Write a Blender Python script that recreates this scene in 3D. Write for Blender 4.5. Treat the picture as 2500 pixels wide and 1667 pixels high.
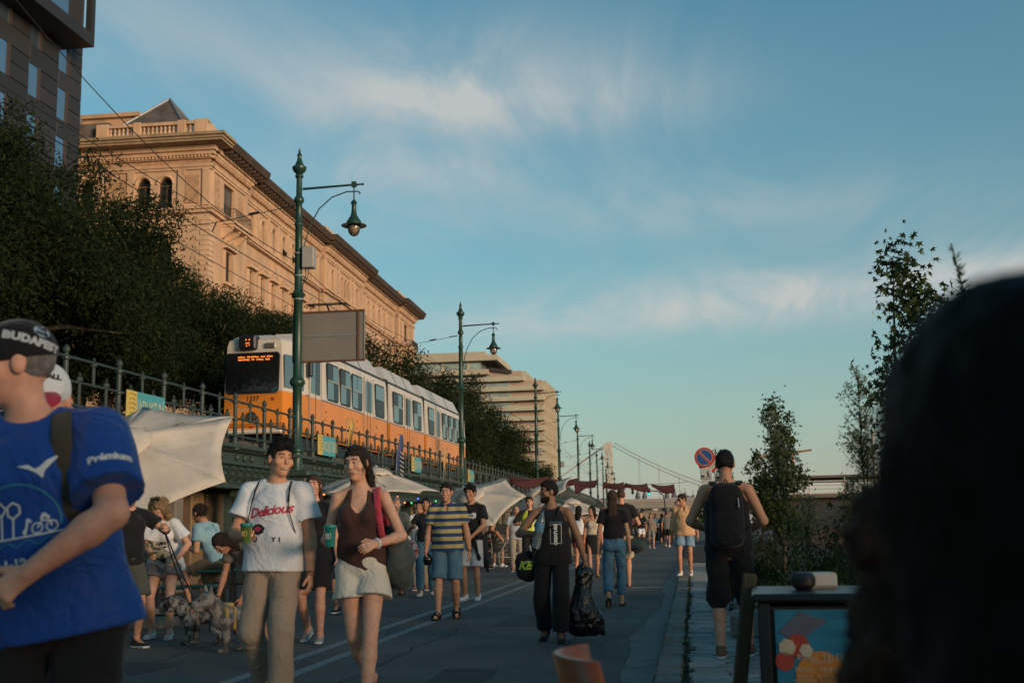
import bpy, bmesh, math, random
import numpy as np
from mathutils import Vector, Matrix
PI = math.pi
random.seed(7)
for _o in list(bpy.data.objects):
    bpy.data.objects.remove(_o)
SC = bpy.context.scene
COL = SC.collection

# ------------------------------------------------------------------ camera
cam_d = bpy.data.cameras.new('camera')
cam = bpy.data.objects.new('camera', cam_d)
COL.objects.link(cam)
CR = Vector((0.9885308, 0.14984829, -0.01877088))
CU = Vector((0.04148836, -0.14995318, 0.98782223))
CF = Vector((-0.14520872, 0.97727147, 0.1544503))
CAM = Vector((0, 0, 1.2))
cam.matrix_world = Matrix(((CR.x, CU.x, -CF.x, 0), (CR.y, CU.y, -CF.y, 0), (CR.z, CU.z, -CF.z, 1.2), (0, 0, 0, 1)))
cam_d.sensor_width = 36
cam_d.lens = 41.33
cam_d.clip_start = 0.05
cam_d.clip_end = 6000
cam_d.dof.use_dof = True
cam_d.dof.focus_distance = 15.0
cam_d.dof.aperture_fstop = 3.9
SC.camera = cam

# ------------------------------------------------------------------ sky and sun
SUN_AZ = Vector((0.80, -0.60, 0)).normalized()     # towards the sun, level part
SUN_EL = math.radians(7.0)
W = bpy.data.worlds.new('World'); SC.world = W
W.use_nodes = True
_n = W.node_tree; _n.nodes.clear()
def _wn(t, **k):
    x = _n.nodes.new(t)
    for a, b in k.items(): setattr(x, a, b)
    return x
w_out = _wn('ShaderNodeOutputWorld'); w_bg = _wn('ShaderNodeBackground')
w_sky = _wn('ShaderNodeTexSky', sky_type='NISHITA', sun_disc=False)
w_sky.sun_elevation = SUN_EL
w_sky.sun_rotation = math.atan2(SUN_AZ.x, SUN_AZ.y)
w_sky.air_density = 1.0; w_sky.dust_density = 0.3; w_sky.ozone_density = 3.0
# high thin cloud: noise on a flat layer far above, reached by the view direction
w_tc = _wn('ShaderNodeTexCoord'); w_sep = _wn('ShaderNodeSeparateXYZ')
_n.links.new(w_tc.outputs['Generated'], w_sep.inputs[0])
def _m(op, a, b=None, c=None):
    x = _wn('ShaderNodeMath', operation=op)
    for i, v in enumerate((a, b, c)):
        if v is None: continue
        if isinstance(v, (int, float)): x.inputs[i].default_value = v
        else: _n.links.new(v, x.inputs[i])
    return x.outputs[0]
_z = _m('MAXIMUM', _m('ADD', w_sep.outputs[2], 0.06), 0.02)
_cx = _m('DIVIDE', w_sep.outputs[0], _z); _cy = _m('DIVIDE', w_sep.outputs[1], _z)
w_cmb = _wn('ShaderNodeCombineXYZ')
_n.links.new(_cx, w_cmb.inputs[0]); _n.links.new(_cy, w_cmb.inputs[1])
def _cloud(sx, sy, rot, scale, detail, rough, dist, off, lo, hi):
    mp = _wn('ShaderNodeMapping'); mp.inputs['Scale'].default_value = (sx, sy, 1)
    mp.inputs['Rotation'].default_value = (0, 0, rot); mp.inputs['Location'].default_value = off
    _n.links.new(w_cmb.outputs[0], mp.inputs[0])
    nz = _wn('ShaderNodeTexNoise'); nz.inputs['Scale'].default_value = scale; nz.inputs['Detail'].default_value = detail
    nz.inputs['Roughness'].default_value = rough; nz.inputs['Distortion'].default_value = dist
    _n.links.new(mp.outputs[0], nz.inputs['Vector'])
    mr = _wn('ShaderNodeMapRange', interpolation_type='SMOOTHSTEP')
    mr.inputs['From Min'].default_value = lo; mr.inputs['From Max'].default_value = hi
    _n.links.new(nz.outputs[0], mr.inputs[0])
    return mr.outputs[0]
_c1 = _cloud(0.50, 0.16, 0.30, 1.0, 5, 0.55, 0.6, (2.1, 0.35, 0), 0.46, 0.72)
_c2 = _cloud(1.1, 0.30, 0.42, 2.4, 9, 0.62, 0.8, (4.1, 2.7, 0), 0.42, 0.85)
def _bank(x, y, rx, ry, rot, amt):
    """one bank of cirrus lying on the cloud layer"""
    u0 = _m('ADD', _cx, -x); v0 = _m('ADD', _cy, -y); c, s = math.cos(rot), math.sin(rot)
    u = _m('DIVIDE', _m('ADD', _m('MULTIPLY', u0, c), _m('MULTIPLY', v0, s)), rx); v = _m('DIVIDE', _m('ADD', _m('MULTIPLY', u0, -s), _m('MULTIPLY', v0, c)), ry)
    return _m('MULTIPLY', _m('POWER', 2.718, _m('MULTIPLY', _m('ADD', _m('MULTIPLY', u, u), _m('MULTIPLY', v, v)), -1.0)), amt)
_bk = None
for _b in ((-.40, 2.26, .38, .23, .12, 1.15), (-.62, 2.62, .42, .16, .25, .5), (.45, 4.05, 1.5, .42, -.20, 1.0), (1.6, 3.75, .9, .35, -.2, .8), (-.95, 1.80, .38, .30, .5, .38), (-.1, 3.0, .9, .3, .15, .36), (-.45, 1.98, .4, .2, .0, .2), (-3.2, 2.4, 1.6, .5, .3, .8), (2.8, 1.2, 1.4, .5, -.4, .7), (.8, -2.2, 1.6, .6, .3, .8), (-2.0, -3.0, 1.5, .7, -.3, .7)):
    _q = _bank(*_b); _bk = _q if _bk is None else _m('ADD', _bk, _q)
_fine = _cloud(1.3, 0.55, 0.45, 1.7, 9, 0.60, 1.4, (0.7, 5.2, 0), 0.30, 0.72)
_cl = _m('MINIMUM', _m('ADD', _m('MULTIPLY', _bk, _m('MULTIPLY_ADD', _fine, 0.75, 0.28)), _m('MULTIPLY', _m('MULTIPLY', _c1, _c2), 0.18)), 0.9)
w_tint = _wn('ShaderNodeMixRGB', blend_type='MULTIPLY'); w_tint.inputs[0].default_value = 1.0
_n.links.new(w_sky.outputs[0], w_tint.inputs[1]); w_tint.inputs[2].default_value = (0.73, 1.33, 1.09, 1)
# pale haze low over the horizon, all the way round
w_hz = _wn('ShaderNodeMixRGB', blend_type='MIX')
_n.links.new(_m('MULTIPLY', _m('POWER', 2.718, _m('MULTIPLY', _m('MAXIMUM', w_sep.outputs[2], 0.0), -6.2)), 0.94), w_hz.inputs[0])
_n.links.new(w_tint.outputs[0], w_hz.inputs[1]); w_hz.inputs[2].default_value = (2.85, 2.40, 2.28, 1)
w_mix = _wn('ShaderNodeMixRGB', blend_type='MIX')
_n.links.new(_cl, w_mix.inputs[0]); _n.links.new(w_hz.outputs[0], w_mix.inputs[1])
w_mix.inputs[2].default_value = (3.5, 3.6, 3.5, 1)
_n.links.new(w_mix.outputs[0], w_bg.inputs[0]); w_bg.inputs[1].default_value = 0.155
_n.links.new(w_bg.outputs[0], w_out.inputs[0])

sun_d = bpy.data.lights.new('sun', 'SUN'); sun = bpy.data.objects.new('sun', sun_d); COL.objects.link(sun)
sun_d.energy = 3.3; sun_d.angle = math.radians(18.0); sun_d.color = (1.0, 0.70, 0.46)   # low sun softened by haze
_sd = Vector((SUN_AZ.x * math.cos(SUN_EL), SUN_AZ.y * math.cos(SUN_EL), math.sin(SUN_EL)))
sun.rotation_euler = _sd.to_track_quat('Z', 'Y').to_euler()

SC.view_settings.view_transform = 'Standard'; SC.view_settings.look = 'None'
SC.view_settings.exposure = 0.0; SC.view_settings.gamma = 1.0
SC.view_settings.use_curve_mapping = False
SC.render.engine = 'CYCLES'
SC.cycles.use_denoising = True
SC.cycles.max_bounces = 6; SC.cycles.diffuse_bounces = 3; SC.cycles.transparent_max_bounces = 12
SC.render.film_transparent = False
# ------------------------------------------------------------------ materials
MATS = {}
def mat(name, col, rough=0.7, metal=0.0, var=0.12, vs=6.0, bump=0.0, bs=40.0, spec=0.5, col2=None, mixs=3.0, mixr=(0.45, 0.6), trans=0.0, sub=0.0, stretch=None, alpha=1.0, sheen=0.0, emit=None, es=0.0, bd=6, bw=0.0, bz=0.02):
    """A principled material: base colour with mottled variation, optional second colour in patches, fine relief."""
    if name in MATS: return MATS[name]
    m = bpy.data.materials.new(name); m.use_nodes = True
    nt = m.node_tree; N = nt.nodes; L = nt.links
    b = N['Principled BSDF']
    b.inputs['Roughness'].default_value = rough; b.inputs['Metallic'].default_value = metal
    b.inputs['Specular IOR Level'].default_value = spec
    if trans: b.inputs['Transmission Weight'].default_value = trans
    if sub:
        b.inputs['Subsurface Weight'].default_value = sub; b.inputs['Subsurface Radius'].default_value = (0.02, 0.008, 0.004)
    if alpha < 1: b.inputs['Alpha'].default_value = alpha
    if sheen: b.inputs['Sheen Weight'].default_value = sheen
    if emit:
        b.inputs['Emission Color'].default_value = (*emit, 1); b.inputs['Emission Strength'].default_value = es
    tc = N.new('ShaderNodeTexCoord'); vec = tc.outputs['Object']
    if stretch:
        mp = N.new('ShaderNodeMapping'); mp.inputs['Scale'].default_value = stretch
        L.new(vec, mp.inputs[0]); vec = mp.outputs[0]
    def noise(s, d=5, r=0.6):
        n = N.new('ShaderNodeTexNoise'); n.inputs['Scale'].default_value = s; n.inputs['Detail'].default_value = d
        n.inputs['Roughness'].default_value = r; L.new(vec, n.inputs['Vector']); return n.outputs[0]
    def mix(t, f, a, c):
        x = N.new('ShaderNodeMixRGB'); x.blend_type = t
        for i, v in ((0, f), (1, a), (2, c)):
            if isinstance(v, (int, float)): x.inputs[i].default_value = v
            elif isinstance(v, tuple): x.inputs[i].default_value = (*v, 1) if len(v) == 3 else v
            else: L.new(v, x.inputs[i])
        return x.outputs[0]
    c = tuple(col)
    if col2:
        mr = N.new('ShaderNodeMapRange'); mr.inputs['From Min'].default_value = mixr[0]; mr.inputs['From Max'].default_value = mixr[1]
        L.new(noise(mixs), mr.inputs[0]); c = mix('MIX', mr.outputs[0], c, tuple(col2))
    if var:
        mr = N.new('ShaderNodeMapRange'); mr.inputs['From Min'].default_value = 0.25; mr.inputs['From Max'].default_value = 0.75
        mr.inputs['To Min'].default_value = 1 - var; mr.inputs['To Max'].default_value = 1 + var
        L.new(noise(vs), mr.inputs[0])
        g = N.new('ShaderNodeCombineXYZ')
        for i in range(3): L.new(mr.outputs[0], g.inputs[i])
        c = mix('MULTIPLY', 1.0, c, g.outputs[0])
    if isinstance(c, tuple): b.inputs['Base Color'].default_value = (*c, 1)
    else: L.new(c, b.inputs['Base Color'])
    if bump:
        bp = N.new('ShaderNodeBump'); bp.inputs['Strength'].default_value = bump; bp.inputs['Distance'].default_value = 0.02
        _b = noise(bs, bd, 0.65); _b.node.inputs['Distortion'].default_value = bw; bp.inputs['Distance'].default_value = bz; L.new(_b, bp.inputs['Height']); L.new(bp.outputs[0], b.inputs['Normal'])
    MATS[name] = m
    return m

# ------------------------------------------------------------------ mesh building
class MB:
    def __init__(s): s.v = []; s.f = []; s.mi = []; s.m = 0
    def add(s, vs, fs):
        o = len(s.v); s.v += [tuple(p) for p in vs]
        s.f += [tuple(i + o for i in q) for q in fs]; s.mi += [s.m] * len(fs); return s
    def box(s, x0, x1, y0, y1, z0, z1):
        return s.add([(x0, y0, z0), (x1, y0, z0), (x1, y1, z0), (x0, y1, z0), (x0, y0, z1), (x1, y0, z1), (x1, y1, z1), (x0, y1, z1)],
                     [(0, 3, 2, 1), (4, 5, 6, 7), (0, 1, 5, 4), (1, 2, 6, 5), (2, 3, 7, 6), (3, 0, 4, 7)])
    def bbox(s, x0, x1, y0, y1, z0, z1, b=0.01):
        """box with chamfered edges"""
        b = min(b, (x1 - x0) * .49, (y1 - y0) * .49, (z1 - z0) * .49)
        vs = []; idx = {}
        for ax in range(3):
            for sx in (0, 1):
                for sy in (0, 1):
                    for sz in (0, 1):
                        p = [x1 - b if sx else x0 + b, y1 - b if sy else y0 + b, z1 - b if sz else z0 + b]
                        p[ax] = ((x1 if sx else x0), (y1 if sy else y0), (z1 if sz else z0))[ax]
                        idx[ax, sx, sy, sz] = len(vs); vs.append(p)
        fs = []
        I = lambda a, *k: idx[(a,) + k]
        for q in (0, 1):
            fs.append([I(0, q, 0, 0), I(0, q, 1, 0), I(0, q, 1, 1), I(0, q, 0, 1)])
            fs.append([I(1, 0, q, 0), I(1, 1, q, 0), I(1, 1, q, 1), I(1, 0, q, 1)])
            fs.append([I(2, 0, 0, q), I(2, 1, 0, q), I(2, 1, 1, q), I(2, 0, 1, q)])
        for a in (0, 1):
            for c in (0, 1):
                fs.append([I(0, a, c, 0), I(0, a, c, 1), I(1, a, c, 1), I(1, a, c, 0)])
                fs.append([I(0, a, 0, c), I(0, a, 1, c), I(2, a, 1, c), I(2, a, 0, c)])
                fs.append([I(1, 0, a, c), I(1, 1, a, c), I(2, 1, a, c), I(2, 0, a, c)])
        for a in (0, 1):
            for c in (0, 1):
                for d in (0, 1): fs.append([I(0, a, c, d), I(1, a, c, d), I(2, a, c, d)])
        return s.add(vs, fs)
    def tube(s, pts, r, n=8, cap=True, flat=1.0):
        """a round bar along a path; r a number or one radius for each point"""
        pts = [Vector(p) for p in pts]; k = len(pts)
        rs = [r] * k if isinstance(r, (int, float)) else list(r)
        vs = []; fs = []; prev = None
        for i, p in enumerate(pts):
            t = (pts[min(i + 1, k - 1)] - pts[max(i - 1, 0)])
            t = t.normalized() if t.length > 1e-9 else Vector((0, 0, 1))
            if prev is None:
                a = Vector((0, 0, 1)) if abs(t.z) < 0.9 else Vector((0, 1, 0))
                u = t.cross(a).normalized()
            else:
                u = prev - t * prev.dot(t)
                u = u.normalized() if u.length > 1e-6 else t.orthogonal().normalized()
            prev = u; w = t.cross(u)
            for j in range(n):
                a = 2 * PI * j / n
                vs.append(p + (u * math.cos(a) + w * math.sin(a) * flat) * rs[i])
        for i in range(k - 1):
            for j in range(n):
                j2 = (j + 1) % n
                fs.append((i * n + j, i * n + j2, (i + 1) * n + j2, (i + 1) * n + j))
        if cap: fs.append(tuple(range(n - 1, -1, -1))); fs.append(tuple((k - 1) * n + j for j in range(n)))
        return s.add(vs, fs)
    def lathe(s, prof, n=12, o=(0, 0, 0), cap=True):
        """prof: (radius, z) turned about a vertical axis through o"""
        vs = []; fs = []; k = len(prof)
        for r, z in prof:
            for j in range(n):
                a = 2 * PI * j / n
                vs.append((o[0] + r * math.cos(a), o[1] + r * math.sin(a), o[2] + z))
        for i in range(k - 1):
            for j in range(n):
                j2 = (j + 1) % n
                fs.append((i * n + j, i * n + j2, (i + 1) * n + j2, (i + 1) * n + j))
        if cap: fs.append(tuple(range(n - 1, -1, -1))); fs.append(tuple((k - 1) * n + j for j in range(n)))
        return s.add(vs, fs)
    def prism(s, poly, o, ax, ay, depth):
        """polygon (a, b) laid out on axes ax, ay from o, thickened by the vector depth"""
        o = Vector(o); ax = Vector(ax); ay = Vector(ay); d = Vector(depth); n = len(poly)
        vs = [o + ax * a + ay * b for a, b in poly]; vs += [p + d for p in vs]
        fs = [tuple(range(n - 1, -1, -1)), tuple(range(n, 2 * n))]
        fs += [(i, (i + 1) % n, n + (i + 1) % n, n + i) for i in range(n)]
        return s.add(vs, fs)
    def quad(s, a, b, c, d): return s.add([a, b, c, d], [(0, 1, 2, 3)])
    def sphere(s, c, r, n=12, m=8):
        rx, ry, rz = (r, r, r) if isinstance(r, (int, float)) else r
        vs = []; fs = []
        for i in range(m + 1):
            t = PI * i / m
            for j in range(n):
                a = 2 * PI * j / n
                vs.append((c[0] + rx * math.sin(t) * math.cos(a), c[1] + ry * math.sin(t) * math.sin(a), c[2] - rz * math.cos(t)))
        for i in range(m):
            for j in range(n):
                j2 = (j + 1) % n
                fs.append((i * n + j, i * n + j2, (i + 1) * n + j2, (i + 1) * n + j))
        return s.add(vs, fs)
    def mesh(s, name, mats, smooth=False):
        me = bpy.data.meshes.new(name); me.from_pydata(s.v, [], s.f)
        for m in (mats if isinstance(mats, (list, tuple)) else [mats]): me.materials.append(m)
        if len(me.materials) > 1: me.polygons.foreach_set('material_index', s.mi)
        if smooth is True: me.polygons.foreach_set('use_smooth', [True] * len(me.polygons))
        me.update()
        bm = bmesh.new(); bm.from_mesh(me)
        bmesh.ops.recalc_face_normals(bm, faces=bm.faces)
        bm.to_mesh(me); bm.free()
        if smooth and smooth is not True:
            me.polygons.foreach_set('use_smooth', [True] * len(me.polygons))
            me.set_sharp_from_angle(angle=math.radians(smooth))
        return me
    def build(s, name, mats, parent=None, smooth=False, **k):
        return put(name, s.mesh(name, mats, smooth), parent, **k)

def put(name, me, parent=None, loc=None, rot=None, scale=None, label=None, cat=None, group=None, kind=None):
    o = bpy.data.objects.new(name, me); COL.objects.link(o)
    if parent is not None: o.parent = parent
    if loc is not None: o.location = loc
    if rot is not None: o.rotation_euler = rot
    if scale is not None: o.scale = scale
    return tag(o, label, cat, group, kind)
def tag(o, label=None, cat=None, group=None, kind=None):
    for k, v in (('label', label), ('category', cat), ('group', group), ('kind', kind)):
        if v: o[k] = v
    return o
def thing(name, label, cat, loc=(0, 0, 0), rz=0.0, group=None):
    return put(name, None, None, loc, (0, 0, rz), None, label, cat, group)
def dup(o, parent=None):
    c = o.copy(); COL.objects.link(c)
    if parent is not None: c.parent = parent
    for ch in o.children: dup(ch, c)
    return c
def arc(cx, cz, r, a0, a1, n): return [(cx + r * math.cos(a0 + (a1 - a0) * i / n), cz + r * math.sin(a0 + (a1 - a0) * i / n)) for i in range(n + 1)]
def pix(x, y, Y):
    """the point at distance Y down the road that a spot of the photograph (2352 wide) shows: used for laying the place out"""
    d = CF * 2700 + CR * (x - 1176) - CU * (y - 784)
    return CAM + d * (Y / d.y)
def text_mesh(body, size, shear=0.0, bold=0.0, space=1.0, res=2):
    """lettering as a flat mesh: list of 2-d points and faces, centred"""
    cu = bpy.data.curves.new('lettering', 'FONT'); cu.body = body; cu.size = size; cu.shear = shear; cu.offset = bold
    cu.space_character = space; cu.align_x = 'CENTER'; cu.align_y = 'CENTER'; cu.resolution_u = res
    o = bpy.data.objects.new('lettering', cu); COL.objects.link(o)
    dg = bpy.context.evaluated_depsgraph_get(); dg.update()
    me = bpy.data.meshes.new_from_object(o.evaluated_get(dg))
    bm = bmesh.new(); bm.from_mesh(me); bmesh.ops.triangulate(bm, faces=bm.faces)
    v = [(p.co.x, p.co.y) for p in bm.verts]; bm.verts.index_update(); f = [tuple(q.index for q in p.verts) for p in bm.faces]
    bm.free(); bpy.data.objects.remove(o); bpy.data.curves.remove(cu); bpy.data.meshes.remove(me)
    return v, f
def flat_text(body, size, m, o, ax, ay, parent=None, name='lettering', lift=0.0, **k):
    """lettering laid on a flat face: origin o, axes ax and ay"""
    v, f = text_mesh(body, size, **k)
    o = Vector(o); ax = Vector(ax); ay = Vector(ay); nn = ax.cross(ay).normalized() * lift
    mb = MB(); mb.add([o + ax * a + ay * b + nn for a, b in v], f)
    return mb.build(name, m, parent)

# ------------------------------------------------------------------ soft bodies: distance fields turned into one continuous surface
def _smin(a, b, k):
    if k <= 0: return np.minimum(a, b)
    h = np.clip(0.5 + 0.5 * (b - a) / k, 0, 1)
    return b + (a - b) * h - k * h * (1 - h)
class Field:
    def __init__(s): s.ops = []; s.lo = np.full(3, 1e9); s.hi = np.full(3, -1e9)
    def _bb(s, pts, r):
        pts = np.atleast_2d(np.array(pts, float)); s.lo = np.minimum(s.lo, pts.min(0) - r); s.hi = np.maximum(s.hi, pts.max(0) + r)
        return pts.min(0) - r, pts.max(0) + r
    def cone(s, a, b, r0, r1, k=0.02, cut=None, op='u'):
        """tapered rounded limb from a to b; cut=1 gives a flat end at b, cut=2 at both ends"""
        bb = s._bb([a, b], max(r0, r1)) if op == 'u' else (np.minimum(a, b) - max(r0, r1), np.maximum(a, b) + max(r0, r1))
        s.ops.append(('c', np.array(a, float), np.array(b, float), r0, r1, k, cut, op, bb)); return s
    def ell(s, c, r, k=0.02, R=None, op='u'):
        r = np.array(r, float) * np.ones(3); m = r.max()
        bb = s._bb([c], m) if op == 'u' else (np.array(c) - m, np.array(c) + m)
        s.ops.append(('e', np.array(c, float), r, None, None, k, R, op, bb)); return s
    def flat(s, a, b, side, ra, rb, k=0.03, cut=None, op='u'):
        """limb with an oval section: side = the wide axis, ra / rb = (wide, deep) at either end"""
        m = max(*ra, *rb); bb = s._bb([a, b], m) if op == 'u' else (np.minimum(a, b) - m, np.maximum(a, b) + m)
        s.ops.append(('f', np.array(a, float), np.array(b, float), ra, rb, k, cut, op, bb, np.array(side, float))); return s
    def plane(s, p, n):
        """keep only what lies on the side the normal points away from"""
        s.ops.append(('p', np.array(p, float), np.array(n, float), None, None, 0, None, 'i', None)); return s
    def wrinkle(s, amp, fr, seed=0, st=(1, 1, 1)):
        s.ops.append(('w', amp, fr, seed, np.array(st, float), 0, None, 'w', None)); return s
    def ev(s, op, X, Y, Z):
        t = op[0]
        if t == 'c':
            a, b, r0, r1 = op[1:5]; ba = b - a; L2 = ba @ ba + 1e-12
            px, py, pz = X - a[0], Y - a[1], Z - a[2]
            h = (px * ba[0] + py * ba[1] + pz * ba[2]) / L2; hc = np.clip(h, 0, 1)
            d = np.sqrt((px - ba[0] * hc) ** 2 + (py - ba[1] * hc) ** 2 + (pz - ba[2] * hc) ** 2) - (r0 + (r1 - r0) * hc)
            if op[6]:
                L = math.sqrt(L2); d = np.maximum(d, (h - 1) * L)
                if op[6] == 2: d = np.maximum(d, -h * L)
            return d
        if t == 'e':
            c, r, R = op[1], op[2], op[6]
            px, py, pz = X - c[0], Y - c[1], Z - c[2]
            if R is not None:
                px, py, pz = (px * R[0][0] + py * R[1][0] + pz * R[2][0], px * R[0][1] + py * R[1][1] + pz * R[2][1], px * R[0][2] + py * R[1][2] + pz * R[2][2])
            k0 = np.sqrt((px / r[0]) ** 2 + (py / r[1]) ** 2 + (pz / r[2]) ** 2)
            k1 = np.sqrt((px / r[0] ** 2) ** 2 + (py / r[1] ** 2) ** 2 + (pz / r[2] ** 2) ** 2) + 1e-9
            return k0 * (k0 - 1) / k1
        if t == 'f':
            a, b, ra, rb = op[1:5]; sd = op[9]; ba = b - a; L = math.sqrt(ba @ ba) + 1e-9; w = ba / L
            sd = sd - w * (sd @ w); sd = sd / np.linalg.norm(sd); dp = np.cross(w, sd)
            px, py, pz = X - a[0], Y - a[1], Z - a[2]
            h = (px * w[0] + py * w[1] + pz * w[2]); hc = np.clip(h, 0, L); e = h - hc; q = hc / L
            u = px * sd[0] + py * sd[1] + pz * sd[2]; v = px * dp[0] + py * dp[1] + pz * dp[2]
            rx = ra[0] + (rb[0] - ra[0]) * q; ry = ra[1] + (rb[1] - ra[1]) * q; rm = np.minimum(rx, ry)
            k0 = np.sqrt((u / rx) ** 2 + (v / ry) ** 2 + (e / rm) ** 2)
            k1 = np.sqrt((u / rx ** 2) ** 2 + (v / ry ** 2) ** 2 + (e / rm ** 2) ** 2) + 1e-9
            d = k0 * (k0 - 1) / k1
            if op[6]:
                d = np.maximum(d, h - L)
                if op[6] == 2: d = np.maximum(d, -h)
            return d
    def _wr(s, op, X, Y, Z):
        amp, fr, seed, st = op[1:5]; rs = np.random.RandomState(seed); o = 0
        for i in range(5):
            v = rs.normal(size=3) * st; v = v / np.linalg.norm(v); q = rs.uniform(0.7, 1.9) * fr
            w = rs.normal(size=3); w /= np.linalg.norm(w); ph = rs.uniform(0, 6.3)
            wob = 1.3 * np.sin((X * w[0] + Y * w[1] + Z * w[2]) * fr * 0.45 + ph * 2)
            t_ = (X * v[0] + Y * v[1] + Z * v[2]) * q + ph + wob
            o = o + (0.4 * np.sin(t_) + 0.9 * (1 - 2 * np.abs(np.sin(t_ * .5))) if i % 2 else np.sin(t_))
        return o * amp / 2.5
    def at(s, P):
        """field value at points (n,3)"""
        X, Y, Z = P[:, 0], P[:, 1], P[:, 2]; D = np.full(len(P), 1.0)
        for op in s.ops: D = s._app(op, D, X, Y, Z)
        return D
    def _app(s, op, D, X, Y, Z):
        if op[7] == 'i': return np.maximum(D, (X - op[1][0]) * op[2][0] + (Y - op[1][1]) * op[2][1] + (Z - op[1][2]) * op[2][2])
        if op[7] == 'w': return D + s._wr(op, X, Y, Z)
        d = s.ev(op, X, Y, Z)
        if op[7] == 'u': return _smin(D, d, op[5])
        return -_smin(-D, d, op[5]) if op[7] == 's' else np.maximum(D, d)
    def grid(s, res, fine=()):
        """axes with step res, finer (step, lo, hi) in the boxes given"""
        ax = []
        for i in range(3):
            lo, hi = s.lo[i] - 2.5 * res, s.hi[i] + 2.5 * res
            t = [lo]
            while t[-1] < hi:
                st = res
                for fs, flo, fhi in fine:
                    if flo[i] - res * .5 <= t[-1] <= fhi[i]: st = min(st, fs)
                t.append(t[-1] + st)
            ax.append(np.array(t))
        return ax
    def mesh(s, name, m, res=0.012, fine=(), smooth=True):
        ax, ay, az = s.grid(res, fine)
        D = np.full((len(ax), len(ay), len(az)), 0.25, np.float32)
        for op in s.ops:
            if op[8] is None or op[7] == 'w': sl = (slice(None),) * 3
            else:
                pad = 0.06 + op[5]
                sl = tuple(slice(max(0, np.searchsorted(A, op[8][0][i] - pad) - 1), np.searchsorted(A, op[8][1][i] + pad) + 1) for i, A in enumerate((ax, ay, az)))
            X, Y, Z = ax[sl[0]][:, None, None], ay[sl[1]][None, :, None], az[sl[2]][None, None, :]
            if op[7] == 'w':
                msk = np.abs(D) < 0.05; ii = np.nonzero(msk)
                D[ii] += s._wr(op, ax[ii[0]], ay[ii[1]], az[ii[2]])
            else: D[sl] = s._app(op, D[sl], X, Y, Z)
        V, Fq = _nets(D, ax, ay, az)
        me = bpy.data.meshes.new(name)
        me.vertices.add(len(V)); me.vertices.foreach_set('co', V.astype(np.float32).ravel())
        me.loops.add(len(Fq) * 4); me.polygons.add(len(Fq))
        me.loops.foreach_set('vertex_index', Fq.astype(np.int32).ravel())
        me.polygons.foreach_set('loop_start', np.arange(0, len(Fq) * 4, 4, dtype=np.int32))
        me.polygons.foreach_set('use_smooth', np.full(len(Fq), smooth))
        for q in (m if isinstance(m, (list, tuple)) else [m]): me.materials.append(q)
        me.update(); me.validate()
        return me
def _nets(D, ax, ay, az):
    S = D < 0
    nx, ny, nz = D.shape
    occ = np.zeros((nx - 1, ny - 1, nz - 1), np.uint8)
    for i in (0, 1):
        for j in (0, 1):
            for k in (0, 1): occ += S[i:nx - 1 + i, j:ny - 1 + j, k:nz - 1 + k]
    act = (occ > 0) & (occ < 8)
    I = np.argwhere(act); idx = np.full(act.shape, -1, np.int64); idx[act] = np.arange(len(I))
    acc = np.zeros((len(I), 3)); cnt = np.zeros(len(I))
    A = (ax, ay, az)
    cor = [(i, j, k) for i in (0, 1) for j in (0, 1) for k in (0, 1)]
    dv = {c: D[I[:, 0] + c[0], I[:, 1] + c[1], I[:, 2] + c[2]] for c in cor}
    pc = {c: np.stack([A[t][I[:, t] + c[t]] for t in range(3)], 1) for c in cor}
    for c in cor:
        for t in range(3):
            if c[t]: continue
            e = list(c); e[t] = 1; e = tuple(e)
            a, b = dv[c], dv[e]; m = (a < 0) != (b < 0)
            if not m.any(): continue
            q = (a[m] / (a[m] - b[m]))[:, None]
            acc[m] += pc[c][m] * (1 - q) + pc[e][m] * q; cnt[m] += 1
    V = acc / cnt[:, None]
    F = []
    for t in range(3):
        u, w = [(1, 2), (2, 0), (0, 1)][t]
        a = S.take(range(0, D.shape[t] - 1), t); b = S.take(range(1, D.shape[t]), t)
        E = np.argwhere(a != b)
        ok = (E[:, u] > 0) & (E[:, w] > 0) & (E[:, u] < D.shape[u] - 1) & (E[:, w] < D.shape[w] - 1)
        E = E[ok]
        if not len(E): continue
        ins = S[E[:, 0], E[:, 1], E[:, 2]]
        def cell(du, dw):
            q = E.copy(); q[:, u] += du; q[:, w] += dw; return idx[q[:, 0], q[:, 1], q[:, 2]]
        Q = np.stack([cell(-1, -1), cell(0, -1), cell(0, 0), cell(-1, 0)], 1)
        Q[~ins] = Q[~ins][:, ::-1]
        F.append(Q)
    return V, np.concatenate(F)
# ------------------------------------------------------------------ ground, road, pavement
def curve_x(Y): return -10.0 - 2.7e-4 * max(0.0, Y - 70) ** 2
M_GROUND = mat('ground_earth', (0.10, 0.095, 0.085), rough=0.95, var=0.2, vs=0.3, bump=0.4, bs=3)
g = MB(); g.box(-2500, 34, -400, 3000, -0.6, -0.02); g.build('ground', M_GROUND, kind='structure')
g = MB(); g.box(34, 420, -2500, 3000, -5.0, -4.0); g.build('river_water', mat('river_water', (0.05, 0.075, 0.08), rough=0.12, var=0.1, vs=0.02, bump=0.25, bs=0.8), kind='structure')
g = MB(); g.box(420, 3000, -2500, 3000, -4.5, -0.02); g.build('far_bank_ground', mat('far_bank_earth', (0.06, 0.075, 0.04), rough=1, var=0.3, vs=0.02), kind='structure')

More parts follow.
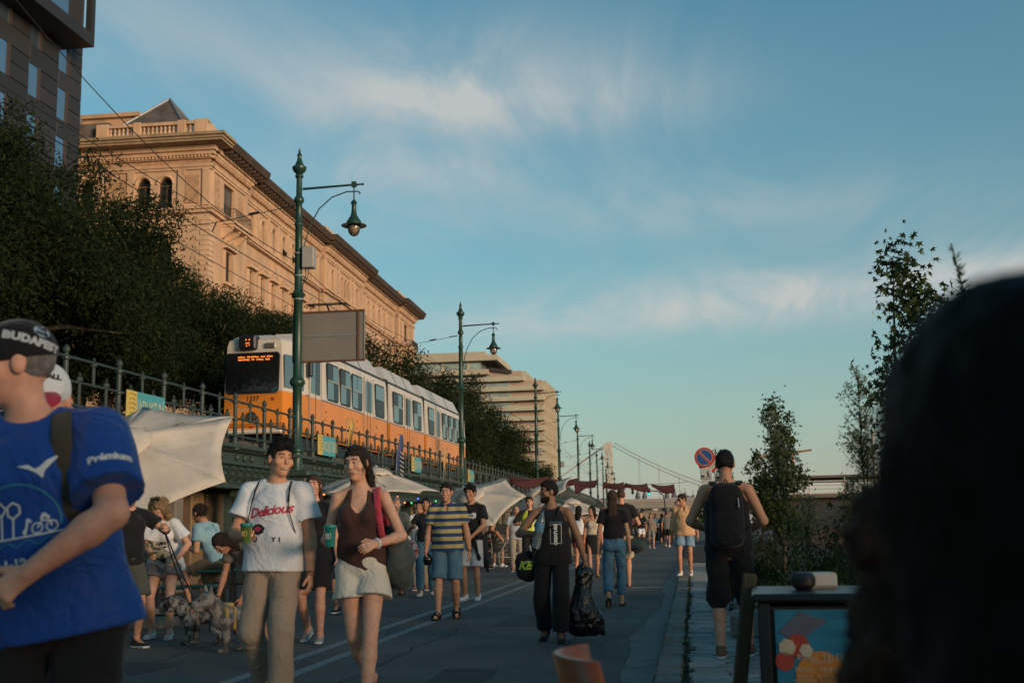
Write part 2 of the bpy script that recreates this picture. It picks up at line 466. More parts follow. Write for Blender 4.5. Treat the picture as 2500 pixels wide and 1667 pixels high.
def asphalt():
    m = mat('asphalt', (0.135, 0.126, 0.112), rough=0.86, var=0.16, vs=0.9, bump=0.45, bs=160, spec=0.35, col2=(0.10, 0.096, 0.088), mixs=0.35, mixr=(0.42, 0.62))
    nt = m.node_tree; N = nt.nodes; L = nt.links; b = N['Principled BSDF']
    src = b.inputs['Base Color'].links[0].from_socket
    tc = N.new('ShaderNodeTexCoord')
    v = N.new('ShaderNodeTexVoronoi'); v.inputs['Scale'].default_value = 140; L.new(tc.outputs['Object'], v.inputs['Vector'])
    mr = N.new('ShaderNodeMapRange'); mr.inputs['From Min'].default_value = 0; mr.inputs['From Max'].default_value = 1; mr.inputs['To Min'].default_value = 0.72; mr.inputs['To Max'].default_value = 1.35
    L.new(v.outputs['Color'], mr.inputs[0])
    x = N.new('ShaderNodeMixRGB'); x.blend_type = 'MULTIPLY'; x.inputs[0].default_value = 1; L.new(src, x.inputs[1])
    cb = N.new('ShaderNodeCombineXYZ'); [L.new(mr.outputs[0], cb.inputs[i]) for i in range(3)]
    L.new(cb.outputs[0], x.inputs[2]); L.new(x.outputs[0], b.inputs['Base Color'])
    # oil spots and tyre-dark stains with shapes of their own
    n2 = N.new('ShaderNodeTexNoise'); n2.inputs['Scale'].default_value = 1.7; n2.inputs['Detail'].default_value = 9; n2.inputs['Roughness'].default_value = 0.7; n2.inputs['Distortion'].default_value = 0.6; L.new(tc.outputs['Object'], n2.inputs['Vector'])
    m2 = N.new('ShaderNodeMapRange'); m2.inputs['From Min'].default_value = 0.55; m2.inputs['From Max'].default_value = 0.72; m2.inputs['To Max'].default_value = 0.55; L.new(n2.outputs[0], m2.inputs[0])
    x2 = N.new('ShaderNodeMixRGB'); L.new(m2.outputs[0], x2.inputs[0]); L.new(x.outputs[0], x2.inputs[1]); x2.inputs[2].default_value = (0.045, 0.044, 0.042, 1); L.new(x2.outputs[0], b.inputs['Base Color'])
    return m
M_ASPH = asphalt()
r = MB(); n = 60
ys = [-8 + i * 6.0 for i in range(n)]
r.add([(p, y, 0.0) for y in ys for p in (curve_x(y) + 0.1, -0.40)], [(2 * i, 2 * i + 1, 2 * i + 3, 2 * i + 2) for i in range(n - 1)])
r.build('road', M_ASPH, kind='structure')
# patched concrete gutter with a ragged edge
rs = random.Random(4); gt = MB(); yy = [1.5 + i * 0.35 for i in range(100)]; vs = []
for y in yy:
    w = 0.16 + 0.09 * math.sin(y * 0.55 + 1) + 0.03 * math.sin(y * 2.1) + rs.uniform(-0.012, 0.012)
    if y > 14: w = max(0.05, w * (1 - (y - 14) / 30))
    vs += [(-0.36 - w - 0.06, y, 0.005), (-0.345, y, 0.014)]
gt.add(vs, [(2 * i, 2 * i + 1, 2 * i + 3, 2 * i + 2) for i in range(len(yy) - 1)])
gt.build('gutter', mat('gutter_concrete', (0.19, 0.18, 0.165), rough=0.92, var=0.22, vs=2.5, bump=0.5, bs=60), kind='structure')
# joints across the road and gutter
M_CRACK = mat('road_crack', (0.018, 0.018, 0.018), rough=1, var=0.2)
for yc, xa, xb in ((13.05, -1.0, -0.36), (10.2, -0.62, -0.36), (19.3, -1.6, -0.36)):
    c = MB(); pts = [(xa + (xb - xa) * i / 12, yc + rs.uniform(-0.012, 0.012) - 0.05 * math.sin(i * .4), 0) for i in range(13)]
    c.add([(x, y - 0.006, 0.0165) for x, y, _ in pts] + [(x, y + 0.008, 0.0165) for x, y, _ in pts], [(i, i + 1, 14 + i, 13 + i) for i in range(12)])
    c.build('road_crack', M_CRACK, kind='structure')
# repaired patches in the asphalt and scraps of litter
M_PATCH = mat('asphalt_patch', (0.066, 0.066, 0.064), rough=0.9, var=0.2, vs=3, bump=0.5, bs=150)
for px_, py_, w_, l_ in ((-2.0, 15.2, .9, 1.6), (-5.4, 10.2, 1.3, .9), (-1.9, 9.6, .5, 1.1), (-6.4, 22, 1.2, 3.0), (-2.2, 30, 1.1, 4)):
    c = MB(); c.add([(px_ + w_ / 2 * sx + rs.uniform(-.05, .05), py_ + l_ / 2 * sy + rs.uniform(-.05, .05), .003) for sx, sy in ((-1, -1), (0, -1.02), (1, -1), (1.03, 0), (1, 1), (-1, 1))], [(0, 1, 2, 3, 4, 5)]); c.build('asphalt_patch', M_PATCH, kind='structure')
for xc, y0_, y1_ in ((-2.75, 8.2, 14.5), (-1.25, 10.5, 20.0), (-5.1, 9.5, 16)):
    pts = []; x_ = xc
    for i in range(30): x_ += rs.uniform(-.05, .05); pts.append((x_, y0_ + (y1_ - y0_) * i / 29))
    c = MB(); c.add([(x - .005 - .004 * (i % 3), y, .0042) for i, (x, y) in enumerate(pts)] + [(x + .005, y, .0042) for x, y in pts], [(i, i + 1, 31 + i, 30 + i) for i in range(29)]); c.build('road_crack', M_CRACK, kind='structure')
# painted double line, worn
def worn_paint(name, c, lo=0.38, hi=0.56):
    m = bpy.data.materials.new(name); m.use_nodes = True; N = m.node_tree.nodes; L = m.node_tree.links; b = N['Principled BSDF']
    tc = N.new('ShaderNodeTexCoord'); nz = N.new('ShaderNodeTexNoise'); nz.inputs['Scale'].default_value = 26; nz.inputs['Detail'].default_value = 8; nz.inputs['Roughness'].default_value = 0.75
    L.new(tc.outputs['Object'], nz.inputs['Vector'])
    mr = N.new('ShaderNodeMapRange'); mr.inputs['From Min'].default_value = lo; mr.inputs['From Max'].default_value = hi; L.new(nz.outputs[0], mr.inputs[0])
    x = N.new('ShaderNodeMixRGB'); L.new(mr.outputs[0], x.inputs[0]); x.inputs[1].default_value = (0.09, 0.092, 0.09, 1); x.inputs[2].default_value = (*c, 1)
    L.new(x.outputs[0], b.inputs['Base Color']); b.inputs['Roughness'].default_value = 0.8
    return m
M_PAINT = worn_paint('worn_road_paint', (0.30, 0.31, 0.30))
for x0 in (-3.80, -3.42):
    l = MB(); yy = [4 + i * 4 for i in range(38)]
    l.add([(x0 + dx + (curve_x(y) + 10) * .6, y, 0.004) for y in yy for dx in (0, 0.125)], [(2 * i, 2 * i + 1, 2 * i + 3, 2 * i + 2) for i in range(len(yy) - 1)])
    l.build('road_marking', M_PAINT, kind='structure')
# pale litter-strewn drain line across the road
l = MB(); l.box(-1.35, -0.55, 22.55, 22.72, 0.0, 0.012); l.build('drain_cover', mat('drain_iron', (0.22, 0.22, 0.21), rough=0.5, metal=0.4, var=0.5, vs=30), kind='structure')
# pavement of long setts, kerb of rough stones
pv = MB(); pv.box(-0.335, 7.0, -1.0, 60.0, -0.02, 0.030)
pave = pv.build('pavement', mat('pavement_joint_soil', (0.028, 0.030, 0.020), rough=1, var=0.4, vs=8, bump=0.6, bs=30), kind='structure')
M_SETT = [mat('sett_stone_%s' % k, c, rough=0.62, var=0.25, vs=9, bump=0.7, bs=24, spec=0.5) for k, c in (('grey', (0.28, 0.28, 0.265)), ('dark', (0.21, 0.215, 0.21)), ('pale', (0.33, 0.325, 0.305)))]
M_KERB = [mat('kerb_stone_%s' % k, c, rough=0.8, var=0.3, vs=12, bump=0.9, bs=26) for k, c in (('brown', (0.18, 0.155, 0.125)), ('grey', (0.20, 0.19, 0.175)))]
def stone_mesh(seed, m, w, l, h):
    rr = random.Random(seed); k = 6; vs = []; fs = []
    base = [(-w / 2, -l / 2), (0, -l / 2), (w / 2, -l / 2), (w / 2, l / 2), (0, l / 2), (-w / 2, l / 2)]
    base = [(a + rr.uniform(-.012, .012), c + rr.uniform(-.012, .012)) for a, c in base]
    for f_, z in ((1, 0), (1, h * .65), (0.80, h)):
        vs += [(a * f_ if abs(f_ - 1) < .01 else a - math.copysign(min(.014, abs(a) * .5), a), c if f_ == 1 else c - math.copysign(.014, c), z + (rr.uniform(-.004, .004) if z > 0 else 0)) for a, c in base]
    for i in range(2): fs += [(i * k + j, i * k + (j + 1) % k, (i + 1) * k + (j + 1) % k, (i + 1) * k + j) for j in range(k)]
    fs.append(tuple(2 * k + j for j in range(k)))
    mb = MB(); mb.add(vs, fs); return mb.mesh('stone', m, 35)
setts = [stone_mesh(s, M_SETT[s % 3], 0.27, 0.098, 0.035) for s in range(9)]
kerbs = [stone_mesh(50 + s, M_KERB[s % 2], 0.20, 0.15, 0.05) for s in range(6)]
far = MB(); cnt = 0; y = 6.6
while y < 34:
    x = -0.105 + rs.uniform(0, 0.10); row = rs.uniform(-.006, .006)
    while x < 0.92:
        w = rs.uniform(0.19, 0.33)
        me = rs.choice(setts); sc = (w / 0.27 * .97, rs.uniform(0.96, 1.04), rs.uniform(0.8, 1.15)); lo = (x + w / 2, y + row, 0.030 + rs.uniform(-.003, .003)); rt = (rs.uniform(-.03, .03), rs.uniform(-.02, .02), rs.uniform(-.03, .03))
        if cnt < 300 and y > 7.6: put('sett', me, pave, lo, rt, sc); cnt += 1
        else:
            b = (w * .97 / 2, 0.047)
            far.add([(lo[0] + dx * b[0], lo[1] + dy * b[1], z) for z in (0.028, 0.060 + rs.uniform(-.004, .004)) for dx, dy in ((-1, -1), (1, -1), (1, 1), (-1, 1))], [(4, 5, 6, 7), (0, 1, 5, 4), (1, 2, 6, 5), (2, 3, 7, 6), (3, 0, 4, 7)])
        x += w + rs.uniform(0.008, 0.022)
    y += 0.120
far.build('distant_setts', M_SETT[0], pave, kind='stuff')
y = 6.2; k = 0
while y < 40:
    if k < 200: put('kerb_stone', rs.choice(kerbs), pave, (-0.225 + rs.uniform(-.012, .012), y, 0.022), (rs.uniform(-.04, .04), rs.uniform(-.05, .03), rs.uniform(-.06, .06)), (1, rs.uniform(.9, 1.05), 1))
    k += 1; y += 0.158
# moss and dirt in the gap behind the kerb
ms = MB()
for i in range(900):
    y = rs.uniform(6.5, 26); x = -0.118 + rs.gauss(0, 0.014); h = rs.uniform(0.012, 0.035); a = rs.uniform(0, 6.28); w = rs.uniform(.006, .014)
    ms.add([(x - w * math.cos(a), y - w * math.sin(a), 0.045), (x + w * math.cos(a), y + w * math.sin(a), 0.045), (x + rs.uniform(-.02, .02), y + rs.uniform(-.02, .02), 0.055 + h)], [(0, 1, 2)])
ms.build('moss_weeds', mat('moss', (0.045, 0.055, 0.018), rough=0.9, var=0.3), kind='stuff', label='moss and small weeds in the joint behind the kerb stones', cat='weeds')
# wooded hill beyond the river
h = MB(); nx = 70; ny = 22; rs = random.Random(9); vs = []
for j in range(ny):
    for i in range(nx):
        u = i / (nx - 1); v = j / (ny - 1); x = 150 + u * 900; y = 560 + v * 420
        e = math.exp(-((u - 0.42) / 0.24) ** 2) * math.sin(PI * min(1, v * 1.15)) ** .7
        vs.append((x, y, -2 + 112 * e + rs.uniform(0, 5.5) * (e > .03)))
h.add(vs, [(j * nx + i, j * nx + i + 1, (j + 1) * nx + i + 1, (j + 1) * nx + i) for j in range(ny - 1) for i in range(nx - 1)])
h.build('hill', mat('hill_woods', (0.030, 0.042, 0.024), rough=1, var=0.5, vs=0.09, bump=1.0, bs=0.25), kind='structure')
# ------------------------------------------------------------------ the long sandstone palace
M_STONE = mat('sandstone', (0.60, 0.375, 0.225), rough=0.88, var=0.20, vs=0.9, bump=0.35, bs=4, col2=(0.44, 0.30, 0.195), mixs=0.55, mixr=(0.42, 0.66), stretch=(1, 1, .28))
M_STONE2 = mat('sandstone_pale', (0.64, 0.425, 0.27), rough=0.88, var=0.18, vs=1.2, bump=0.3, bs=6, col2=(0.50, 0.33, 0.21), mixs=0.8, mixr=(0.48, 0.7), stretch=(1, 1, .35))
M_ORN = mat('sandstone_ornament', (0.48, 0.29, 0.17), rough=0.9, var=0.35, vs=3.2, bump=1.0, bs=7)
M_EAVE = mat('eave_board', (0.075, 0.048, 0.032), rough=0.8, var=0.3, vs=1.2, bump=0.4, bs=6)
M_CORN = mat('cornice_weathered', (0.34, 0.25, 0.155), rough=0.9, var=0.3, vs=1.0, bump=0.4, bs=5)
M_SLATE = mat('roof_slate', (0.115, 0.092, 0.078), rough=0.85, var=0.3, vs=0.9, bump=0.6, bs=5, col2=(0.16, 0.135, 0.115), mixs=1.2)
M_GLASSD = mat('window_glass_dark', (0.025, 0.028, 0.03), rough=0.08, var=0.3, vs=0.8, spec=0.6)
M_WFRAME = mat('window_frame_wood', (0.13, 0.075, 0.045), rough=0.6, var=0.2)
M_IRON = mat('wrought_iron', (0.035, 0.020, 0.015), rough=0.6, var=0.3)
M_ZINC = mat('zinc', (0.30, 0.31, 0.31), rough=0.45, metal=0.5, var=0.15)
PX, PY = -33.0, 75.8
pal = thing('palace', 'long sandstone palace with arched windows, dark eaves and roof balustrades behind the tram', 'building', (PX, PY, 0), .028); pal.scale = (1, 1.06, 1)
# local frame: x = outwards to the road, y = along the front away from the viewer, z up
def wall_grid(mb, u0, u1, z0, z1, holes, P, depth):
    """a wall sheet with rectangular openings and their reveals; P(u, z, d) gives points, d = depth inwards"""
    us = sorted({u0, u1, *[h[0] for h in holes], *[h[1] for h in holes]}); zs = sorted({z0, z1, *[h[2] for h in holes], *[h[3] for h in holes]})
    for a, b in zip(us, us[1:]):
        for c, d in zip(zs, zs[1:]):
            um, zm = (a + b) / 2, (c + d) / 2
            if any(h[0] < um < h[1] and h[2] < zm < h[3] for h in holes): continue
            mb.quad(P(a, c, 0), P(b, c, 0), P(b, d, 0), P(a, d, 0))
    for a, b, c, d in holes:
        mb.quad(P(a, c, 0), P(a, d, 0), P(a, d, depth), P(a, c, depth)); mb.quad(P(b, c, 0), P(b, d, 0), P(b, d, depth), P(b, c, depth))
        mb.quad(P(a, d, 0), P(b, d, 0), P(b, d, depth), P(a, d, depth)); mb.quad(P(a, c, 0), P(b, c, 0), P(b, c, depth), P(a, c, depth))
WALLS = {'front': lambda off: (lambda u, z, d: (off - d, u, z)), 'end': lambda off: (lambda u, z, d: (u, off + d, z))}
def window_mesh(w, h, arch, P0=None):
    """frame, mullion and transom round dark glass; (x = along, y = depth inwards, z = up), sill at the origin"""
    g = MB(); f = MB(); hw = w / 2; zt = h - hw if arch else h
    poly = [(-hw, 0), (hw, 0), (hw, zt)] + ([(hw * math.cos(a), zt + hw * math.sin(a)) for a in np.linspace(0, PI, 9)[1:-1]] if arch else []) + [(-hw, zt)]
    g.add([(a, 0.10, b) for a, b in poly], [tuple(range(len(poly)))])
    t = 0.06
    f.box(-hw, -hw + t, 0.03, 0.09, 0, zt); f.box(hw - t, hw, 0.03, 0.09, 0, zt); f.box(-t / 2, t / 2, 0.04, 0.09, 0, zt)
    f.box(-hw, hw, 0.02, 0.095, zt - 0.12, zt); f.box(-hw, hw, 0.03, 0.09, 0, t)
    if arch: f.tube([(hw * .95 * math.cos(a), 0.06, zt + hw * .95 * math.sin(a)) for a in np.linspace(0, PI, 9)], 0.04, 5)
    else: f.box(-hw, hw, 0.03, 0.09, h - t, h)
    return g.mesh('glass', M_GLASSD), f.mesh('frame', M_WFRAME)
WIN = {}; rr = random.Random(5); M_BLIND = [mat('blind_%s' % k, c, rough=.8, var=.1) for k, c in (('cream', (.24, .19, .14)), ('grey', (.12, .11, .10)), ('brown', (.10, .065, .045)))]
def add_window(parent, w, h, arch, loc, rz, blind=0.0):
    k = (w, h, arch)
    if k not in WIN: WIN[k] = window_mesh(*k)
    o = put('window', WIN[k][1], parent, loc, (0, 0, rz)); put('pane', WIN[k][0], o)
    if blind:
        b = MB(); b.box(-w / 2 + .06, w / 2 - .06, 0.093, 0.098, h * (1 - blind), h - (w / 2 if arch else 0.05)); b.build('blind', rr.choice(M_BLIND), o)
    return o
def spandrel(mb, P, uc, hw, zs, zt, d):
    """stone above an arched opening: fills the corners between the round head and its square hole"""
    a = [(uc + hw * math.cos(t), zs + hw * math.sin(t)) for t in np.linspace(0, PI, 11)]
    for i in range(10):
        (ua, za), (ub, zb) = a[i], a[i + 1]
        mb.quad(P(ua, za, 0), P(ub, zb, 0), P(ub, zt, 0), P(ua, zt, 0)); mb.quad(P(ua, za, 0), P(ub, zb, 0), P(ub, zb, d), P(ua, za, d))
def archivolt(mb, P, uc, hw, zs, r=0.09):
    mb.tube([P(uc + (hw + .1) * math.cos(t), zs + (hw + .1) * math.sin(t), -0.03) for t in np.linspace(0, PI, 11)], r, 5)
Z = dict(ct=28.5, cb=27.95, fT=27.1, fB=26.75, ab=26.35, belt=23.55)
bays = [9.5 + 2.5 * i for i in range(8)] ; bays2 = [42.6 + 2.4 * i for i in range(6)]
wall = MB(); trim = MB(); orn = MB()
segs = [(0, 7.2, 0.5, 'pav'), (7.2, 27.3, 0.0, 'wing'), (27.3, 41, 0.5, 'mid'), (41, 57.5, 0.0, 'wing'), (57.5, 66, 0.5, 'pav')]
sash = []
for u0, u1, off, kind in segs:
    P = WALLS['front'](off)
    c = (u0 + u1) / 2
    if kind == 'wing': cols = [b for b in bays + bays2 if u0 + .8 < b < u1 - .8]; top = [(b, 0.92, True) for b in cols]
    elif kind == 'mid': cols = [c - 4.4, c - 1.2, c + 1.2, c + 4.4]; top = [(c - 4.4, .95, True), (c - 1.15, .8, True), (c, .8, True), (c + 1.15, .8, True), (c + 4.4, .95, True)]
    else: cols = [c]; top = [(c, 2.0, False)]
    holes = []
    for uc, w, ar in top:
        z0, z1 = (23.75, 26.0) if not ar else (23.75, 25.85)
        if not ar: z1 = 26.1
        holes.append((uc - w / 2, uc + w / 2, z0, z1)); sash.append((uc, off, w, z1 - z0, ar, z0))
        if ar:
            spandrel(wall, P, uc, w / 2, z1 - w / 2, z1, 0.3); archivolt(trim, P, uc, w / 2, z1 - w / 2)
            trim.box(off, off + .14, uc - w / 2 - .28, uc - w / 2 - .06, z0, z1 - w / 2); trim.box(off, off + .14, uc + w / 2 + .06, uc + w / 2 + .28, z0, z1 - w / 2)
    for uc in cols:
        for z0, z1, w in ((18.9, 21.2, 1.05), (13.6, 16.3, 1.1), (8.4, 11.0, 1.1), (4.0, 6.6, 1.1)):
            if kind == 'pav': w = 1.4
            holes.append((uc - w / 2, uc + w / 2, z0, z1)); sash.append((uc, off, w, z1 - z0, False, z0))
            trim.box(off, off + .12, uc - w / 2 - .22, uc - w / 2, z0, z1); trim.box(off, off + .12, uc + w / 2, uc + w / 2 + .22, z0, z1)
            trim.box(off, off + .3, uc - w / 2 - .35, uc + w / 2 + .35, z0 - .22, z0 - .06)
            if z0 > 12:
                trim.box(off, off + .38, uc - w / 2 - .4, uc + w / 2 + .4, z1 + .12, z1 + .30)
                trim.prism([(-w / 2 - .42, 0), (w / 2 + .42, 0), (w / 2 + .30, .12), (0, .62), (-w / 2 - .30, .12)], (off + 0.002, uc, z1 + .302), (0, 1, 0), (0, 0, 1), (.34, 0, 0))
                orn.prism([(-w / 2 - .1, .10), (w / 2 + .1, .10), (0, .44)], (off + .345, uc, z1 + .302), (0, 1, 0), (0, 0, 1), (.02, 0, 0))
    wall_grid(wall, u0, u1, 2.6, Z['ab'], holes, P, 0.3)
    if off:
        for uu in (u0, u1): wall.quad((0, uu, 2.6), (off, uu, 2.6), (off, uu, Z['cb']), (0, uu, Z['cb']))
    # pilasters and carved panels of the top floor
    pil = [u0 + .35, u1 - .35] if kind != 'wing' else [b + 1.25 for b in cols[:-1]] + [u0 + .5, u1 - .5]
    if kind == 'mid': pil += [c - 3.2, c - 2.2, c + 2.2, c + 3.2]
    for u in pil: trim.box(off, off + .10, u - .2, u + .2, Z['belt'] + .2, Z['ab'])
    pans = [(u0 + 1.35, .8), (u1 - 1.35, .8)] if kind == 'pav' else ([(c - 2.7, .6), (c + 2.7, .6)] if kind == 'mid' else [])
    for u, w in pans: orn.box(off, off + .07, u - w / 2, u + w / 2, 23.95, 25.95)
    # belt course, architrave, frieze, dentils, cornice
    for z0, z1, d in ((23.2, 23.42, .28), (23.42, 23.58, .42), (17.3, 17.55, .25), (12.2, 12.5, .3), (7.2, 7.5, .3)): trim.box(off - .05, off + d, u0 - (d if u0 > 0 and off else 0), u1 + (d if off else 0), z0, z1)
    trim.box(off - .4, off + .12, u0, u1 + (.12 if off else 0), Z['ab'], Z['ab'] + .18); trim.box(off - .4, off + .20, u0, u1 + (.2 if off else 0), Z['ab'] + .18, Z['fB'])
    orn.box(off - .4, off + .06, u0 + .01, u1 - .01, Z['fB'], Z['fT'])
    trim.box(off - .4, off + .24, u0, u1 + (.24 if off else 0), Z['fT'], Z['fT'] + .2)
    dn = u0
    while dn < u1 - .12: trim.box(off + .24, off + .36, dn, dn + .13, Z['fT'] + .06, Z['fT'] + .24); dn += .26
    trim.box(off - .4, off + .40, u0, u1 + (.4 if off else 0), Z['fT'] + .24, Z['fT'] + .5); trim.box(off - .4, off + .58, u0, u1 + (.5 if off else 0), Z['fT'] + .5, Z['cb'])
wall_o = wall.build('wall', M_STONE, pal); 
# end wall towards the viewer
we = MB(); P = WALLS['end'](-0.002); holes = []; ends = []
for uc in (-2.35 - i * 1.75 for i in range(5)):
    pass
ecols = [-2.75, -4.35, -8.6, -10.2]
for uc in ecols:
    holes.append((uc - .5, uc + .5, 23.7, 25.9)); spandrel(we, P, uc, .5, 25.4, 25.9, .3); archivolt(trim, P, uc, .5, 25.4)
    for z0, z1 in ((18.9, 21.2), (13.6, 16.3), (8.4, 11.0)):
        holes.append((uc - .55, uc + .55, z0, z1))
    trim.box(uc - 1.0, uc + 1.0, -.38, -.002, 21.5, 21.68); trim.prism([(-1.02, 0), (1.02, 0), (.9, .12), (0, .7), (-.9, .12)], (uc, -.36, 21.682), (1, 0, 0), (0, 0, 1), (0, .34, 0))
wall_grid(we, -13.0, 0.5, 2.6, Z['ab'], holes, P, 0.3)
we.quad((-13, 0, 2.6), (-13, 66, 2.6), (-13, 66, 28), (-13, 0, 28)); we.quad((-13, 66, 2.6), (.5, 66, 2.6), (.5, 66, 28), (-13, 66, 28))
we.build('end_wall', M_STONE2, pal)
for u in (0.25, -1.55, -5.3, -7.6, -11.3): trim.box(u - .25, u + .25, -.12, -.002, Z['belt'] + .2, Z['ab'])
for u, w in ((-.75, 1.0), (-6.4, 1.4)): orn.box(u - w / 2, u + w / 2, -.09, -.002, 23.95, 25.95)
for z0, z1, d in ((23.2, 23.42, .28), (23.42, 23.58, .42), (17.3, 17.55, .25), (12.2, 12.5, .3)): trim.box(-13, .5 + d, -d, -.003, z0, z1)
trim.box(-13, .62, -.12, .4, Z['ab'], Z['ab'] + .18); trim.box(-13, .70, -.20, .4, Z['ab'] + .18, Z['fB']); orn.box(-13, .56, -.06, .4, Z['fB'], Z['fT'])
trim.box(-13, .74, -.24, .4, Z['fT'], Z['fT'] + .2); trim.box(-13, .90, -.40, .4, Z['fT'] + .24, Z['fT'] + .5); trim.box(-13, 1.08, -.58, .4, Z['fT'] + .5, Z['cb'])
dn = -13
while dn < .6: trim.box(dn, dn + .13, -.36, -.24, Z['fT'] + .06, Z['fT'] + .24); dn += .26
# corner quoins
for i in range(15):
    z = 18.0 + i * .36 - (0 if i else 0)
    if z + .32 > 23.1: break
    l = .9 if i % 2 else .6
    trim.box(.5 - l, .56, -.06, l, z, z + .31)
trim.build('stone_trim', M_STONE2, pal, kind='stuff'); orn.build('carved_ornament', M_ORN, pal, kind='stuff')
# cornice slab: pale lip to the end, dark boarded eaves along the front
cs = MB(); cs.box(-13.4, 1.9, -1.45, .6, Z['cb'], Z['cb'] + .16); cs.box(-13.5, 2.0, -1.55, .6, Z['cb'] + .16, Z['cb'] + .34); cs.box(-13.6, 2.15, -1.7, .6, Z['cb'] + .34, Z['ct']); cs.build('end_cornice', M_CORN, pal)
for u0, u1, off, kind in segs:
    e = MB(); o = 1.35 + off; a = u0 + (.6 if u0 == 0 else (-.9 if off else 0)); b = u1 + (.9 if off else 0)
    e.add([(-.3, a, Z['cb'] + .02), (o, a, Z['cb'] + .02), (o + .18, a, Z['ct'] - .12), (o + .18, a, Z['ct']), (-.3, a, Z['ct'] + .05), (-.3, b, Z['cb'] + .02), (o, b, Z['cb'] + .02), (o + .18, b, Z['ct'] - .12), (o + .18, b, Z['ct']), (-.3, b, Z['ct'] + .05)],
          [(0, 1, 2, 3, 4), (5, 9, 8, 7, 6), (0, 5, 6, 1), (1, 6, 7, 2), (2, 7, 8, 3), (3, 8, 9, 4), (4, 9, 5, 0)])
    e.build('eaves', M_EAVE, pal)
    k = MB(); y = a + .3
    while y < b: k.box(off + .5, o - .1, y, y + .22, Z['cb'] - .22, Z['cb'] + .015); y += .75
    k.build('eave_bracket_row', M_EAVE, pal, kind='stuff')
# balustrades
def balustrade(u0, u1, off, along='y'):
    pb = MB(); bb = MB(); z = Z['ct']
    if along == 'y':
        pb.box(off - .35, off + .05, u0, u1, z, z + .22); pb.box(off - .38, off + .08, u0, u1, z + 1.0, z + 1.22)
        n = max(2, int((u1 - u0) / 3.0)); st = (u1 - u0 - .9) / n
        for i in range(n + 1): pb.bbox(off - .40, off + .10, u0 + i * st, u0 + i * st + .9, z, z + 1.32, .03)
        y = u0 + 1.0
        while y < u1 - .2:
            if ((y - u0) % st) > .95: bb.lathe([(.06, 0), (.09, .12), (.11, .3), (.05, .55), (.075, .66), (.06, .78)], 6, (off - .15, y, z + .22))
            y += .28
    else:
        pb.box(u0, u1, off - .05, off + .35, z, z + .22); pb.box(u0, u1, off - .08, off + .38, z + 1.0, z + 1.22)
        xs = [(u0, u0 + .9), (u0 + 2.75, u0 + 3.3), (u0 + 6.0, u0 + 6.6), (u1 - 1.0, u1)]
        for a, b in xs: pb.bbox(a, b, off - .10, off + .40, z, z + 1.32, .03)
        x = u0 + 1.0
        while x < u1 - .2:
            if not any(a - .1 < x < b + .1 for a, b in xs): bb.lathe([(.07, 0), (.11, .12), (.13, .3), (.05, .55), (.09, .66), (.07, .78)], 8, (x, off + .15, z + .22))
            x += .31
    o = pb.build('balustrade', M_STONE2, pal); bb.build('baluster_row', M_STONE2, o, 40, kind='stuff')
balustrade(-7.7, .55, -.6, 'x'); balustrade(-.1, 7.0, .35); balustrade(28, 40.4, .35); balustrade(58, 65.8, .35)
# roofs
rf = MB(); zr = Z['ct'] + .02; rf.add([(-13.2, .5, zr), (-.6, .5, zr), (-.6, 65.5, zr), (-13.2, 65.5, zr), (-6.5, 5, zr + 2.7), (-6.5, 60, zr + 2.7)], [(0, 1, 4), (1, 2, 5, 4), (2, 3, 5), (3, 0, 4, 5)]); rf.build('roof', M_SLATE, pal)
for yc, xp in ((5.6, -5.2), (34, -4.5), (61.5, -4.5)):
    t = MB(); t.add([(xp - 4.4, yc - 4.6, zr + .25), (xp + 4.0, yc - 4.6, zr + .25), (xp + 4.0, yc + 4.6, zr + .25), (xp - 4.4, yc + 4.6, zr + .25), (xp, yc, zr + 5.5 if yc < 10 else zr + 4.6)], [(0, 1, 4), (1, 2, 4), (2, 3, 4), (3, 0, 4)]); to = t.build('pavilion_roof', M_SLATE, pal)
    rd = MB(); ap = (xp, yc, zr + (5.5 if yc < 10 else 4.6) + .03)
    for sx, sy in ((1, -1), (1, 1), (-1, -1)): rd.tube([ap, (xp + (4.0 if sx > 0 else -4.4), yc + 4.6 * sy, zr + .28)], .09, 5)
    rd.build('ridge_flashing', M_ZINC, to)
at = MB(); at.box(-19, -7.0, 4.0, 14, zr, zr + 3.6); at.box(-19.3, -6.7, 3.7, 14.3, zr + 3.6, zr + 3.9); at.build('attic_block', M_STONE, pal)
sk = MB(); sk.box(-15, -7.0, -.2, 3.9, zr, zr + 1.6); sk.build('roof_ledge', M_SLATE, pal)
du = MB(); du.box(-13.0, -11.2, 1.2, 3.8, zr + 1.6, zr + 3.7); du.tube([(-12.0, 2.2, zr + 3.7), (-12.0, 2.2, zr + 4.4), (-11.2, 2.2, zr + 4.6)], .4, 8); du.build('roof_duct', M_ZINC, pal)
fl = MB(); fl.lathe([(.12, 0), (.12, 4.2), (.22, 4.3), (.10, 4.5), (.24, 4.7), (.24, 4.8)], 10, (-10.5, 1.4, zr + 1.6)); fl.build('flue', M_ZINC, pal, 40)
wing = MB(); wing.box(-21, -13.05, -2, 20, 2.6, 27.6); wing.build('rear_wing', M_STONE, pal)
for uc, off, w, h, ar, z0 in sash:
    o = add_window(pal, w, h, ar, (off - .18, uc, z0), PI / 2, rr.choice((0, 0, 0, .35, .55)))
    if ar and uc in (bays[3], bays[4], bays[5]):
        b = MB(); b.add([(-w / 2, 0, h * .62), (w / 2, 0, h * .62), (w / 2, -.62, h * .30), (-w / 2, -.62, h * .30)], [(0, 1, 2, 3)]); b.build('awning', mat('awning_grey', (.33, .27, .22), var=.2), o)
